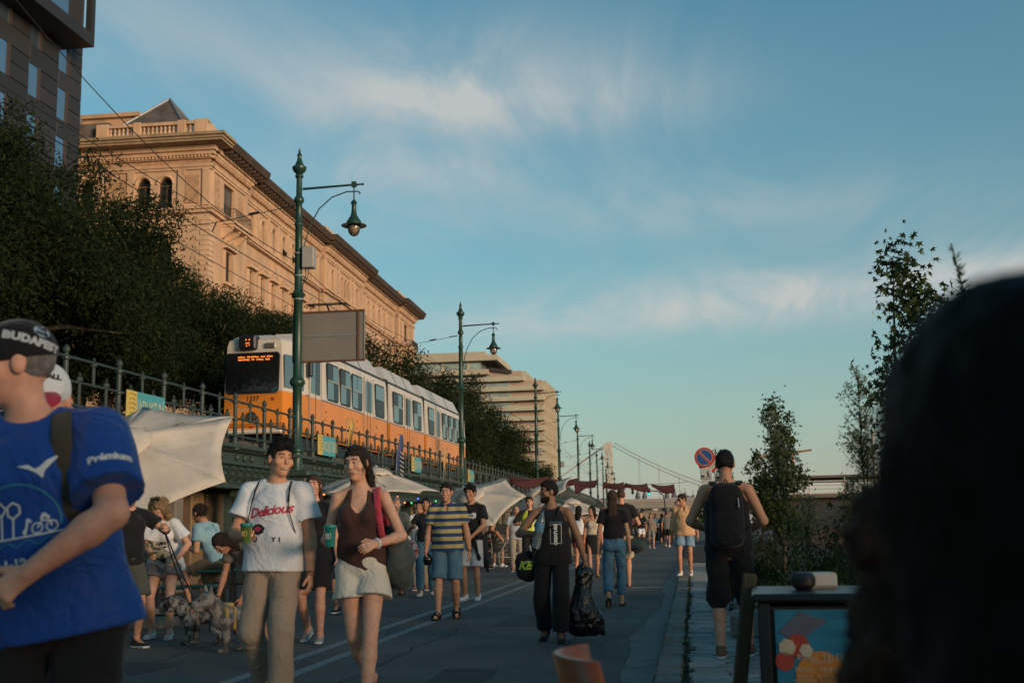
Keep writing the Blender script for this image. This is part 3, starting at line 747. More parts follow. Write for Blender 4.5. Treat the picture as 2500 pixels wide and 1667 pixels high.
for uc in ecols:
    add_window(pal, 1.0, 2.2, True, (uc, .18, 23.7), 0)
    for z0, z1 in ((18.9, 21.2), (13.6, 16.3), (8.4, 11.0)): add_window(pal, 1.1, z1 - z0, False, (uc, .18, z0), 0)
# balconies: slab, consoles, iron rail
def balcony(u0, u1, off, z):
    s_ = MB(); s_.box(off, off + 1.15, u0, u1, z, z + .22); s_.box(off, off + 1.0, u0 + .1, u1 - .1, z - .18, z)
    for u in (u0 + .3, (u0 + u1) / 2, u1 - .3): s_.prism([(0, 0), (.9, 0), (.8, -.25), (.2, -.75), (0, -.8)], (off, u - .12, z - .18), (1, 0, 0), (0, 0, 1), (0, .24, 0))
    o = s_.build('balcony', M_STONE2, pal); r_ = MB()
    for zz in (z + .26, z + 1.1): r_.tube([(off, u0 + .06, zz), (off + 1.08, u0 + .06, zz), (off + 1.08, u1 - .06, zz), (off, u1 - .06, zz)], .025, 5)
    n = int((u1 - u0) / .16)
    for i in range(n + 1):
        u = u0 + .06 + (u1 - u0 - .12) * i / n; r_.tube([(off + 1.08, u, z + .22), (off + 1.16, u, z + .5), (off + 1.08, u, z + 1.1)], .018, 4)
    for i in range(6): r_.tube([(off + .1 + i * .17, u0 + .06, z + .22), (off + .1 + i * .17, u0 + .06, z + 1.1)], .018, 4)
    r_.build('railing', M_IRON, o)
balcony(2.0, 5.2, .5, 22.9); balcony(13.2, 18.3, 0.0, 17.6); balcony(60, 63.5, .5, 22.9)
for u in (27.1, 57.3, 7.3):
    d = MB(); d.tube([(.12, u, 27), (.12, u, 3)], .09, 6); d.build('downpipe', M_CORN, pal)

# ------------------------------------------------------------------ dark panelled hotel
HX = -34.0
M_PAN = [mat('dark_panel_%s' % k, c, rough=0.55, var=0.15, vs=0.8, bump=0.15, bs=9) for k, c in (('a', (0.028, 0.025, 0.024)), ('b', (0.024, 0.022, 0.022)), ('c', (0.033, 0.029, 0.027)))]
M_GAP = mat('panel_gap', (0.012, 0.011, 0.011), rough=0.9, var=0)
def glass_mat(name, tint, rough=0.04):
    return mat(name, tint, rough=rough, metal=0.85, var=0.1, vs=0.5, spec=0.8)
M_HGL = glass_mat('hotel_glass', (0.30, 0.42, 0.52))
hot = thing('dark_hotel', 'dark panelled hotel tower with narrow windows and a glazed overhang at its top corner', 'building', (HX, 0, 0))
core = MB(); core.box(-25, -.12, 30, 60.72, 2, 60); core.build('core', M_GAP, hot)
rr = random.Random(8); fh = 2.8
cols = [44.1 + 2.92 * i for i in range(6)]            # window columns: y of centres
for ci, yc in enumerate(cols):
    nxt = cols[ci + 1] if ci < 5 else 60.75 + .48
    st = 0.28 * (2 - ci) if ci > 2 else 0.1
    st = {3: 0.25, 4: 0.0, 5: -0.28}.get(ci, 0.3)
    for fl_ in range(-8, 6):
        zt = 28.9 + st + fl_ * fh; z0 = zt - 1.72
        if zt < 9 or zt > 47: continue
        w = MB(); w.box(-.10, -.02, yc - .48, yc + .48, z0, zt); wo = w.build('window', M_HGL, hot)
        f = MB(); f.box(-.06, .04, yc + .40, yc + .48 + .14, z0 - .05, zt + .05); f.build('reveal', mat('window_reveal', (.06, .04, .032), rough=.6), wo)
        def pane(y0, y1, a, b): p = MB(); d = rr.uniform(-.006, .006); p.bbox(-.13, d, y0 + .02, y1 - .02, a + .02, b - .02, .012); p.build('panel', rr.choice(M_PAN), hot)
        y0, y1 = yc + .62, nxt - .48
        if ci == 5: y1 = 60.75
        pane(y0, y1, z0, z0 + .86); pane(y0, y1, z0 + .86, zt)
        pane(yc - .48, y1, zt, z0 + fh)
hs_ = MB(); hs_.box(-6, 1.7, 30, 58.9, 28.3, 29.0); hs_.box(-6, 1.75, 30, 59.0, 32.7, 33.3); hs_.box(1.35, 1.7, 58.5, 58.9, 29.0, 32.7); hs_.build('overhang_frame', M_PAN[1], hot)
ob = MB(); ob.box(-5.5, 1.2, 30, 58.4, 29.0, 32.7); ob.build('overhang_core', M_PAN[2], hot)
y = 32.0
for w_ in (3.4, 3.4, 3.4, 1.2, 3.0, 3.0, .8, 1.1, 2.6, .8, 2.0):
    gq = MB(); gq.box(1.22, 1.34, y + .05, min(58.45, y + w_ - .05), 29.2, 32.6); gq.build('window', M_HGL, hot); y += w_
gq = MB(); gq.box(-5.4, 1.1, 58.42, 58.6, 29.2, 32.6); gq.build('window', M_HGL, hot)

# ------------------------------------------------------------------ stepped hotel of long balconies, further down
ih = thing('stepped_hotel', 'stepped modern hotel with stacked balcony bands beyond the palace', 'building', (0, 350, 0))
M_BAND = mat('balcony_band', (0.50, 0.42, 0.30), rough=0.8, var=0.12, vs=0.2); M_BAND2 = mat('glass_parapet', (0.50, 0.46, 0.33), rough=0.35, var=0.15, vs=0.4)
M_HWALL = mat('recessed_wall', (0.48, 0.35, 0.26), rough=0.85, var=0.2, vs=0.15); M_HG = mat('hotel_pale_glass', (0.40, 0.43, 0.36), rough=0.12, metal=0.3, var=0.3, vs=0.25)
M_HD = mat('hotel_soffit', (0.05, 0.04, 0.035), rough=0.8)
# right corner near x = -45, steps back to the left as it rises
fh = 3.05; X1 = -43.6
for k in range(0, 14):
    z = 5.1 + k * fh
    x1 = X1 if k <= 12 else X1 - 6
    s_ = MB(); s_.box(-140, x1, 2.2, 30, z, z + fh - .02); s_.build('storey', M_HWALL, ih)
    bnd = MB(); bnd.box(-140, x1 + .9, 0, 30.5, z - .25, z + .15); bo = bnd.build('balcony_slab', M_BAND, ih)
    pp = MB(); pp.box(-140, x1 + .85, .05, .25, z + .152, z + 1.15); pp.box(x1 + .6, x1 + .8, .3, 30.4, z + .152, z + 1.15); pp.build('parapet', M_BAND2, bo)
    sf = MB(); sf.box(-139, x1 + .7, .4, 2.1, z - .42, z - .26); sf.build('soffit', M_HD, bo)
    x = x1 - 9
    i = 0
    while x > -132:
        w = 5.2 if i % 3 else 8.2
        gq = MB(); gq.box(x - w, x - .5, 2.05, 2.18, z + .3, z + 2.55); gq.build('window', M_HG, ih); x -= w + .5; i += 1
    for j in range(4):
        gq = MB(); gq.box(x1 + .02, x1 + .1, 4 + j * 6.2, 8.2 + j * 6.2, z + .3, z + 2.4); gq.build('window', M_HD, ih)
    for j in range(5):
        fn = MB(); fn.box(x1 + .02, x1 + 1.6, 2.4 + j * 6.2, 2.8 + j * 6.2, z - .2, z + 2.8); fn.build('balcony_fin', M_BAND, ih)
zt = 47.8
for (xa, z0, z1, m) in ((-59.5, zt - .95, zt + .5, M_BAND), (-60.5, zt - 1.4, zt - .96, M_HD), (-56.8, zt + 3.3, zt + 5.0, M_BAND), (-60.4, zt + 5.002, zt + 6.0, M_BAND), (-57.6, zt + 3.0, zt + 3.298, M_HD)):
    s_ = MB(); s_.box(-140, xa, 0, 28, z0, z1); s_.build('roof_slab', m, ih)
s_ = MB(); s_.box(-140, -62.0, 1.5, 27, zt + .5, zt + 3.3); s_.build('penthouse', M_HG, ih)
for x in (-66, -74, -84, -92, -101, -118, -128): p = MB(); p.box(x - .35, x + .35, 1.2, 1.48, zt + .502, zt + 3.29); p.build('mullion', M_BAND, ih)
s_ = MB(); s_.add([(-59.4, 1, 47.9), (-52.6, 1, 46.9), (-52.6, 16, 46.9), (-59.4, 16, 47.9), (-59.4, 1, 48.9), (-52.6, 1, 48.0), (-52.6, 16, 48.4), (-59.4, 16, 49.8)], [(0, 1, 5, 4), (4, 5, 6, 7), (1, 2, 6, 5), (0, 4, 7, 3), (2, 3, 7, 6), (0, 3, 2, 1)]); s_.build('sloped_roof', M_HD, ih)
# ------------------------------------------------------------------ people
def skin_mat(name, c):
    return mat(name, c, rough=0.55, var=0.17, vs=24, bump=0.16, bs=110, sub=0.06, col2=(c[0] * 1.06, c[1] * 0.80, c[2] * 0.74), mixs=7, mixr=(0.5, 0.75), spec=0.35)
SK = {'fair': skin_mat('skin_fair', (0.64, 0.35, 0.235)), 'tan': skin_mat('skin_tan', (0.57, 0.285, 0.17)), 'olive': skin_mat('skin_olive', (0.45, 0.22, 0.13)),
      'brown': skin_mat('skin_brown', (0.28, 0.145, 0.085)), 'pink': skin_mat('skin_pink', (0.63, 0.315, 0.21))}
def hair_mat(name, c): return mat(name, c, rough=0.55, var=0.45, vs=14, bump=0.9, bs=30, stretch=(5, 5, 0.7), spec=0.25)
HM = {'black': hair_mat('hair_black', (0.012, 0.010, 0.009)), 'dark': hair_mat('hair_dark_brown', (0.030, 0.019, 0.013)), 'brown': hair_mat('hair_brown', (0.075, 0.042, 0.024)),
      'auburn': hair_mat('hair_auburn', (0.085, 0.032, 0.018)), 'blond': hair_mat('hair_dark_blond', (0.26, 0.165, 0.085)), 'grey': hair_mat('hair_grey', (0.22, 0.20, 0.19))}
def cloth(name, c, rough=0.85, bump=0.45, bs=4.5, **k):
    if bs < 20: k.setdefault('bd', 2.5); k.setdefault('bw', 1.6); k.setdefault('bz', 0.06)
    return mat(name, c, rough=rough, var=k.pop('var', 0.10), vs=k.pop('vs', 5), bump=bump, bs=bs, spec=0.2, sheen=0.15, **k)
M_EYE = mat('eye_white', (0.42, 0.39, 0.36), rough=0.2, var=0); M_IRIS = mat('eye_iris', (0.02, 0.013, 0.009), rough=0.15, var=0)
M_LIP = mat('lip', (0.36, 0.13, 0.11), rough=0.4, var=0.1); M_TEETH = mat('teeth', (0.72, 0.68, 0.6), rough=0.3, var=0)
M_SOLE = mat('sole_white', (0.62, 0.62, 0.60), rough=0.7, var=0.12, vs=20); M_SOLEB = mat('sole_black', (0.018, 0.018, 0.018), rough=0.8, var=0.2)

def _v(*a): return np.array(a, float)
def _nz(v): return np.array(v, float) / (np.linalg.norm(v) + 1e-12)
def _rot(axis, ang):
    a = _nz(axis); c, s = math.cos(ang), math.sin(ang); x, y, z = a
    return np.array([[c + x * x * (1 - c), x * y * (1 - c) - z * s, x * z * (1 - c) + y * s], [y * x * (1 - c) + z * s, c + y * y * (1 - c), y * z * (1 - c) - x * s], [z * x * (1 - c) - y * s, z * y * (1 - c) + x * s, c + z * z * (1 - c)]])
def _ik(a, t, l1, l2, pole):
    d = t - a; L = np.linalg.norm(d); M = (l1 + l2) * 0.998
    if L > M: t = a + d / L * M; L = M; d = t - a
    w = d / L; x = (l1 * l1 - l2 * l2 + L * L) / (2 * L); h = math.sqrt(max(l1 * l1 - x * x, 0))
    p = np.array(pole, float); p = p - w * (p @ w); p = _nz(p)
    return a + w * x + p * h, t

RES = {0: 0.030, 1: 0.019, 2: 0.013, 3: 0.0095}
PEOPLE = []
def person(label, loc, rz=0.0, H=1.75, sex='m', b=1.0, det=1, skin='tan', pose=None, top=None, bot=None, shoes=None, hair=None, belly=0.0, beard=None, group=None, hands=True, mouth=0.0, glasses=False, seed=1, extra=None, legs=True):
    ps = dict(pose or {}); s = H / 1.75; fem = sex == 'f'
    q = lambda p: _v(*p) * s
    S = Field(); sk = SK[skin]
    # --- skeleton
    P = q((0, 0, 0.93)) + q(ps.get('pel', (0, 0, 0)))
    tR = _rot((0, 0, 1), math.radians(ps.get('twist', 0))) @ _rot((0, 1, 0), math.radians(ps.get('side', 0))) @ _rot((1, 0, 0), math.radians(ps.get('lean', 2)))
    ts, tf, tu = tR @ _v(1, 0, 0), tR @ _v(0, -1, 0), tR @ _v(0, 0, 1)
    T = lambda x, f, u: P + (ts * x + tf * f + tu * u) * s
    shw = (0.158 if fem else 0.180) * (0.6 + 0.4 * b)
    NB = T(0, 0.0, 0.545)
    J = {}
    hw, ww, cw = ((0.163, 0.122, 0.138) if fem else (0.150, 0.142, 0.162))
    hw, ww, cw = hw * b * s, ww * b * s, cw * b * s; dp = (0.098 if fem else 0.108) * (0.35 + 0.65 * b) * s
    thin = 0.010 * s
    for nm, sg in (('l', 1), ('r', -1)):
        sh = T(sg * shw, 0.0, 0.462); J['s' + nm] = sh
        h = q(ps.get('h' + nm, (sg * (shw + 0.065), -0.03, 0.83)))
        el, h = _ik(sh, h, 0.290 * s, 0.255 * s, ps.get('e' + nm, (sg * 0.5, 1, -0.2)))
        J['e' + nm] = el; J['w' + nm] = h
        hip = P + (_v(1, 0, 0) * sg * 0.088 * b + _v(0, 0, -0.03)) * s; J['h' + nm] = hip
        an = q(ps.get('f' + nm, (sg * 0.10, 0.0, 0.085)))
        kn, an = _ik(hip, an, 0.425 * s, 0.415 * s, ps.get('k' + nm, (sg * 0.12, -1, 0)))
        J['k' + nm] = kn; J['a' + nm] = an
        yaw = math.radians(ps.get('t' + nm, sg * 8)); pit = math.radians(ps.get('p' + nm, 0))
        J['fd' + nm] = _v(math.sin(yaw) * math.cos(pit), -math.cos(yaw) * math.cos(pit), -math.sin(pit))
    J['P'], J['NB'], J['T'] = P, NB, T
    hy, hp, hr = (math.radians(a) for a in ps.get('head', (0, 0, 0)))
    hR = _rot((0, 0, 1), hy) @ _rot((0, 1, 0), hr) @ _rot((1, 0, 0), hp)
    hR = _rot((0, 0, 1), math.radians(ps.get('twist', 0)) * .5) @ hR
    hx, hf, hu = hR @ _v(1, 0, 0), hR @ _v(0, -1, 0), hR @ _v(0, 0, 1)
    ns = ps.get('neck', 0.0)
    HC = NB + (tu * 0.065 + hu * 0.085 + hf * (0.022 + ns)) * s
    J['HC'], J['hx'], J['hf'], J['hu'] = HC, hx, hf, hu
    hs = s * (0.96 if fem else 1.0)
    Hd = lambda x, f, u: HC + (hx * x + hf * f + hu * u) * hs
    # --- body
    S.flat(T(0, 0, -0.03), T(0, 0, 0.15), ts, (hw - thin, dp * 1.0 - thin), (ww - thin, dp * 0.90 - thin), 0.05)
    S.flat(T(0, 0, 0.15), T(0, 0.005, 0.36), ts, (ww - thin, dp * 0.90 - thin), (cw - thin, dp * 1.05 - thin), 0.05)
    S.flat(T(0, 0.005, 0.36), T(0, 0, 0.47), ts, (cw - thin, dp - thin), (0.10 * s, 0.062 * s), 0.05)
    if fem:
        for sg in (1, -1): S.ell(T(sg * 0.066, 0.080, 0.345), 0.058 * s, 0.035)
    if belly: S.ell(T(0, 0.045, 0.13), _v(0.13, 0.09, 0.13) * s * (1 + belly), 0.05)
    af = (0.86 if fem else 1.0) * (0.5 + 0.5 * b)
    for nm in 'lr':
        sh, el, w = J['s' + nm], J['e' + nm], J['w' + nm]
        S.cone(T(0, -0.012, 0.535), sh, 0.036 * s, 0.044 * s * af, 0.03)
        S.cone(sh, el, 0.050 * s * af, 0.039 * s * af, 0.015)
        m = el * 0.72 + w * 0.28
        S.cone(el, m, 0.041 * s * af, 0.043 * s * af, 0.015); S.cone(m, w, 0.042 * s * af, 0.026 * s * (0.4 + 0.6 * af), 0.015)
        if not legs: continue
        hip, kn, an = J['h' + nm], J['k' + nm], J['a' + nm]; lf = (0.98 if fem else 1.0) * (0.5 + 0.5 * b)
        S.cone(hip, kn, 0.084 * s * lf, 0.050 * s * lf, 0.015)
        cm = kn * 0.68 + an * 0.32 + _nz(np.cross(np.cross(an - kn, J['fd' + nm]), an - kn)) * 0.012 * s
        S.cone(kn, cm, 0.049 * s * lf, 0.054 * s * lf, 0.008); S.cone(cm, an, 0.053 * s * lf, 0.033 * s, 0.012)
        fd = J['fd' + nm]; fu = _nz(np.cross(np.cross(fd, _v(0, 0, 1)), fd)) if abs(fd[2]) < .95 else _v(0, 0, 1)
        J['fu' + nm] = fu
        S.cone(an - fd * 0.03 * s - fu * 0.045 * s, an + fd * 0.10 * s - fu * 0.052 * s, 0.032 * s, 0.030 * s, 0.02)
        S.cone(an + fd * 0.10 * s - fu * 0.052 * s, an + fd * 0.155 * s - fu * 0.062 * s, 0.030 * s, 0.020 * s, 0.015)
        S.cone(an, an + fd * 0.10 * s - fu * 0.052 * s, 0.034 * s, 0.026 * s, 0.02)
    fine = []
    # --- head
    nk = 0.044 if fem else 0.051
    S.cone(NB - tu * 0.04 * s, HC - (hu * 0.045 + hf * 0.018) * s, nk * 1.12 * s, nk * 0.95 * s, 0.03)
    hb = Field()
    for F_ in (S,):
        F_.ell(Hd(0, -0.012, 0.020), _v(0.074, 0.094, 0.094) * hs, 0.02, hR)
        F_.ell(Hd(0, 0.026, -0.045), _v(0.058, 0.064, 0.078) * hs, 0.03, hR)
        F_.ell(Hd(0, 0.066, -0.098), _v(0.026, 0.022, 0.02) * hs, 0.02)
        if det >= 1:
            F_.cone(Hd(0, 0.086, 0.018), Hd(0, 0.102, -0.022), 0.007 * hs, 0.0125 * hs, 0.014)
            for sg in (1, -1):
                F_.ell(Hd(sg * 0.077, -0.006, -0.008), _v(0.011, 0.021, 0.032) * hs, 0.006, hR)
                F_.ell(Hd(sg * 0.042, 0.060, -0.022), 0.026 * hs, 0.02)
                F_.ell(Hd(sg * 0.032, 0.101, 0.009), _v(0.019, 0.014, 0.009) * hs, 0.012, hR, 's')
            F_.cone(Hd(-0.030, 0.073, 0.036), Hd(0.030, 0.073, 0.036), 0.013 * hs, 0.013 * hs, 0.016)
            F_.cone(Hd(-0.018, 0.086, -0.060), Hd(0.018, 0.086, -0.060), 0.010 * hs, 0.010 * hs, 0.012)
            fr = 0.13 * hs
            fine.append(((0.012, 0.0095, 0.0062, 0.0045)[det], HC - fr, HC + fr))
    # --- hands
    for nm, sg in (('l', 1), ('r', -1)):
        w = J['w' + nm]; d = _nz(ps.get('hd' + nm, w - J['e' + nm])); pn = _v(*ps.get('pn' + nm, (-sg, 0, 0)))
        pn = _nz(pn - d * (pn @ d)); side = np.cross(d, pn); hz = s * (0.90 if fem else 1.0); cu = ps.get('g' + nm, 0.25)
        J['palm' + nm] = w + d * 0.075 * hz + pn * 0.035 * hz; J['hd' + nm] = d; J['pn' + nm] = pn; J['side' + nm] = side
        if det == 0:
            S.flat(w, w + d * 0.13 * s, side, (0.03 * s, 0.02 * s), (0.03 * s, 0.018 * s), 0.01); continue
        S.flat(w, w + d * 0.078 * hz, side, (0.027 * hz, 0.018 * hz), (0.038 * hz, 0.014 * hz), 0.012)
        # thumb side: towards the front of the body
        th = 1.0 if side @ _v(*ps.get('th' + nm, (0, -1, 0.3))) > 0 else -1.0
        for i, (o, L) in enumerate(((-0.030, 0.060), (-0.011, 0.074), (0.010, 0.080), (0.030, 0.072))):
            o = o * th
            p0 = w + d * 0.076 * hz + side * o * hz
            a1 = cu * 1.25; a2 = cu * 2.7
            d1 = d * math.cos(a1) + pn * math.sin(a1); d2 = d * math.cos(a2) + pn * math.sin(a2)
            p1 = p0 + d1 * L * .5 * hz; p2 = p1 + d2 * L * .5 * hz
            S.cone(p0, p1, 0.0098 * hz, 0.0090 * hz, 0.004); S.cone(p1, p2, 0.0090 * hz, 0.0072 * hz, 0.003)
        t0 = w + d * 0.022 * hz + side * 0.026 * th * hz; t1 = t0 + (_nz(d * 0.75 + side * th * 0.75 + pn * 0.35)) * 0.045 * hz
        t2 = t1 + _nz(d * 0.9 + side * th * (0.25 - 0.5 * cu) + pn * (0.2 + cu)) * 0.034 * hz
        S.cone(t0, t1, 0.014 * hz, 0.0115 * hz, 0.008); S.cone(t1, t2, 0.0108 * hz, 0.0085 * hz, 0.003)
        if det >= 2:
            pts = np.array([w, w + d * 0.17 * hz, t2, w + d * 0.09 * hz + pn * 0.07]); fine.append((0.0085 if det == 2 else 0.0062, pts.min(0) - 0.012, pts.max(0) + 0.012))
    root = thing('person', label, 'person', loc, rz, group)
    res = RES[det]
    put('body', S.mesh('body', sk, res, fine), root)
    J['F'] = S
    # --- face details
    if det >= 1 and not ps.get('noface'):
        for sg in (1, -1):
            e = MB(); c = Hd(sg * 0.031, 0.0790, 0.010)
            e.sphere((0, 0, 0), (0.0120 * hs, 0.012 * hs, 0.0046 * hs), 10, 8); e.v = [tuple(c + hR @ _v(*p_)) for p_ in e.v]; eo = e.build('eye', M_EYE, root, True)
            e = MB(); e.sphere((0, 0, 0), (0.0062 * hs, 0.006 * hs, 0.0058 * hs), 8, 6); e.v = [tuple(c + hf * 0.0075 * hs + hR @ _v(*p_)) for p_ in e.v]; e.build('iris', M_IRIS, eo, True)
            if hair:
                e = MB(); bw = HM[hair[1]] if hair[1] != 'grey' else HM['brown']
                e.tube([Hd(sg * 0.013, 0.0880, 0.031), Hd(sg * 0.030, 0.0855, 0.036), Hd(sg * 0.049, 0.073, 0.030)], [0.0035 * hs, 0.0042 * hs, 0.002 * hs], 6)
                e.build('eyebrow', bw, root, True)
        e = MB(); e.tube([Hd(-0.026, 0.086, -0.058 + 0.006 * mouth), Hd(-0.012, 0.096, -0.060), Hd(0, 0.0985, -0.0595), Hd(0.012, 0.096, -0.060), Hd(0.026, 0.086, -0.058 + 0.006 * mouth)], [0.002 * hs, 0.0055 * hs, 0.006 * hs, 0.0055 * hs, 0.002 * hs], 6)
        lp = e.build('lip', M_LIP, root, True)
        if mouth > 0.5:
            e = MB(); e.tube([Hd(-0.020, 0.0935, -0.061), Hd(0, 0.1035, -0.0625), Hd(0.020, 0.0935, -0.061)], [0.002 * hs, 0.0048 * hs, 0.002 * hs], 6); e.build('teeth', M_TEETH, lp, True)
    if beard:
        B = Field(); B.ell(Hd(0, 0.030, -0.062), _v(0.061, 0.068, 0.066) * hs, 0.02, hR); B.ell(Hd(0, 0.070, -0.100), _v(0.032, 0.026, 0.026) * hs, 0.02)
        B.ell(Hd(0, 0.10, -0.035), _v(0.040, 0.06, 0.030) * hs, 0.008, hR, 's'); B.plane(Hd(0, 0, -0.030), hu); B.plane(Hd(0, -0.012, 0), -hf); B.wrinkle(0.0016, 260, 3)
        put('beard', B.mesh('beard', HM[beard], res * .6), root)
    if hair: make_hair(root, hair[0], HM[hair[1]], Hd, hR, hs, hx, hf, hu, T, det, res, hair[2] if len(hair) > 2 else 0.3)
    if glasses:
        e = MB()
        for sg in (1, -1):
            c = Hd(sg * 0.033, 0.105, 0.008)
            e.prism([(0.026 * math.cos(a) * hs, 0.020 * math.sin(a) * hs) for a in np.linspace(0, 2 * PI, 12)[:-1]], c, hx, hu, -hf * 0.004)
            e.tube([Hd(sg * 0.056, 0.102, 0.012), Hd(sg * 0.080, 0.03, 0.010), Hd(sg * 0.080, -0.02, 0.0)], 0.0022 * hs, 5)
        e.tube([Hd(-0.012, 0.106, 0.012), Hd(0.012, 0.106, 0.012)], 0.002 * hs, 5)
        e.build('glasses', mat('dark_lens', (0.01, 0.01, 0.012), rough=0.1, var=0), root)
    # --- clothes
    if bot and legs: J['bot'] = make_bottom(root, bot, J, P, T, ts, tf, tu, s, b, fem, hw, ww, dp, res, seed, belly)
    if top: J['top'] = make_top(root, top, J, P, T, ts, tf, tu, s, b, fem, hw, ww, cw, dp, res, seed, belly, af)
    if shoes and legs:
        for nm in 'lr': make_shoe(root, shoes, J['a' + nm], J['fd' + nm], J['fu' + nm], s * (0.92 if fem else 1.0), res)
    c, sn = math.cos(rz), math.sin(rz); lv = Vector(loc)
    J['world'] = lambda p: lv + Vector((p[0] * c - p[1] * sn, p[0] * sn + p[1] * c, p[2]))
    J['root'] = root; J['ts'], J['tf'], J['tu'], J['s'] = ts, tf, tu, s; J['Hd'] = Hd; J['hR'] = hR; J['hs'] = hs
    PEOPLE.append(root)
    return J

def make_hair(root, st, m, Hd, hR, hs, hx, hf, hu, T, det, res, ln):
    A = Field(); r = min(res, (0.02, 0.012, 0.0075, 0.005)[det]); am = 0.0012
    if st in ('bald', 'none'): return
    th = {'stubble': 0.0025, 'short': 0.007, 'crop': 0.0055, 'quiff': 0.006, 'afro': 0.014}.get(st, 0.010)
    A.ell(Hd(0, -0.014, 0.022), (_v(0.074, 0.094, 0.094) + th) * hs, 0.02, hR)
    men = st in ('short', 'quiff', 'crop', 'stubble', 'afro')
    if st in ('short', 'quiff'): A.ell(Hd(0, 0.005, 0.082), _v(0.060, 0.078, 0.040) * hs, 0.03, hR)
    if st == 'quiff':
        for dx, df, du, rr in ((.0, .055, .108, .030), (-.03, .045, .102, .026), (.034, .050, .104, .027), (.012, .02, .118, .03), (-.02, .0, .117, .03), (.0, .078, .094, .022)): A.ell(Hd(dx, df, du), rr * hs, 0.02)
        am = 0.0025
    if st == 'afro':
        rs = random.Random(6)
        for i in range(26):
            a = rs.uniform(0, 2 * PI); e = rs.uniform(0.15, 1.5); A.ell(Hd(.088 * math.cos(a) * math.cos(e), -.012 + .104 * math.sin(a) * math.cos(e), .03 + .098 * math.sin(e)), rs.uniform(.016, .026) * hs, .010)
        am = 0.003
    if st == 'curly':
        rs = random.Random(3)
        for i in range(46):
            a = rs.uniform(0, 2 * PI); u = rs.uniform(-0.16, 0.10); rr = 0.085 if u > -0.05 else 0.11
            A.ell(Hd(rr * math.cos(a), rr * math.sin(a) * 0.9 - 0.03, u), rs.uniform(0.026, 0.042) * hs, 0.012)
        am = 0.008
    # the hairline: forehead and temples stay clear
    A.ell(Hd(0, 0.118, -0.020), _v(0.066, 0.080, 0.098) * hs, 0.008, hR, 's')
    for sg in (1, -1): A.ell(Hd(sg * 0.055, 0.088, 0.020), _v(0.030, 0.042, 0.050) * hs, 0.008, hR, 's')
    if men:
        A.ell(Hd(0, 0.040, -0.070), _v(0.13, 0.075, 0.080) * hs, 0.010, hR, 's'); A.plane(Hd(0, 0, -0.062), -_nz(hu + hf * .25))
        for sg in (1, -1): A.ell(Hd(sg * 0.085, 0.0, -0.012), _v(0.030, 0.026, 0.036) * hs, 0.006, hR, 's')
    if st in ('long', 'longback', 'pony', 'bun', 'wavy'):
        A.ell(Hd(0, 0.05, -0.095), _v(0.080, 0.075, 0.085) * hs, 0.010, hR, 's')
    if st in ('long', 'wavy', 'longback'):
        back = T(0, -0.085, 0.52 - ln)
        A.flat(Hd(0, -0.055, 0.01), Hd(0, -0.085, -0.12), hx, (0.070 * hs, 0.05 * hs), (0.070 * hs, 0.04 * hs), 0.03)
        A.flat(Hd(0, -0.085, -0.10), back, hx, (0.070 * hs, 0.042 * hs), ((0.082 if st == 'longback' else 0.074) * hs, 0.020 * hs), 0.02)
        if st != 'longback':
            for sg in (1, -1): A.flat(Hd(sg * 0.074, -0.022, 0.0), Hd(sg * 0.070, -0.055, -0.17 - ln * .3), hf, (0.026 * hs, 0.013 * hs), (0.030 * hs, 0.011 * hs), 0.02)
        am = 0.0028
    if st == 'bun': A.ell(Hd(0, -0.115, 0.035), 0.042 * hs, 0.012)
    if st == 'pony':
        A.cone(Hd(0, -0.10, 0.04), Hd(0, -0.15, -0.05), 0.03 * hs, 0.034 * hs, 0.01); A.cone(Hd(0, -0.15, -0.05), Hd(0, -0.125, -0.24), 0.034 * hs, 0.014 * hs, 0.01)
    if det >= 1: A.wrinkle(am, 70 if st == 'curly' else 130, 5, (1, 1, 0.25)); A.wrinkle(am * .5, 330, 8, (1, 1, 0.1))
    me = A.mesh('hair', m, r); ho = put('hair', me, root)
    if det < 1 or st == 'stubble': return
    # loose strands break up the outline
    n = (0, 500, 1500, 2600)[det]
    if men: strands(ho, me, m, n, lambda N0, z: N0 * .55 + hf * .25 + hu * (.35 if st == 'quiff' else -.1) + z * .45, .008, .020 if st != 'quiff' else .032, .0016 if det > 1 else .003)
    elif st == 'curly': strands(ho, me, m, n, lambda N0, z: N0 * .5 + z * .8, .02, .05, .0016)
    else: strands(ho, me, m, n, lambda N0, z: N0 * .22 - hu * .85 - hf * .15 + z * .22, .03, .08, .0016 if det > 1 else .003)
def strands(ho, me, m, n, dirf, l0, l1, wd, name='loose_hair'):
    nv = len(me.vertices); rs = np.random.RandomState(nv % 999)
    co = np.zeros(nv * 3, np.float32); me.vertices.foreach_get('co', co); no = np.zeros(nv * 3, np.float32); me.vertex_normals.foreach_get('vector', no)
    k = rs.randint(0, nv, n); P0 = co.reshape(-1, 3)[k]; N0 = no.reshape(-1, 3)[k]; d = dirf(N0, rs.normal(size=(n, 3))); L = rs.uniform(l0, l1, n)
    d = d / np.linalg.norm(d, axis=1)[:, None]; w = np.cross(d, N0); w = w / (np.linalg.norm(w, axis=1)[:, None] + 1e-6) * wd
    P0 = P0 - N0 * .002; V = np.stack([P0 - w, P0 + w, P0 + d * L[:, None]], 1).reshape(-1, 3)
    q = bpy.data.meshes.new('strands'); q.vertices.add(len(V)); q.vertices.foreach_set('co', V.astype(np.float32).ravel()); q.loops.add(n * 3); q.polygons.add(n)
    q.loops.foreach_set('vertex_index', np.arange(n * 3, dtype=np.int32)); q.polygons.foreach_set('loop_start', np.arange(0, n * 3, 3, dtype=np.int32)); q.materials.append(m); q.update(); put(name, q, ho, kind='stuff')

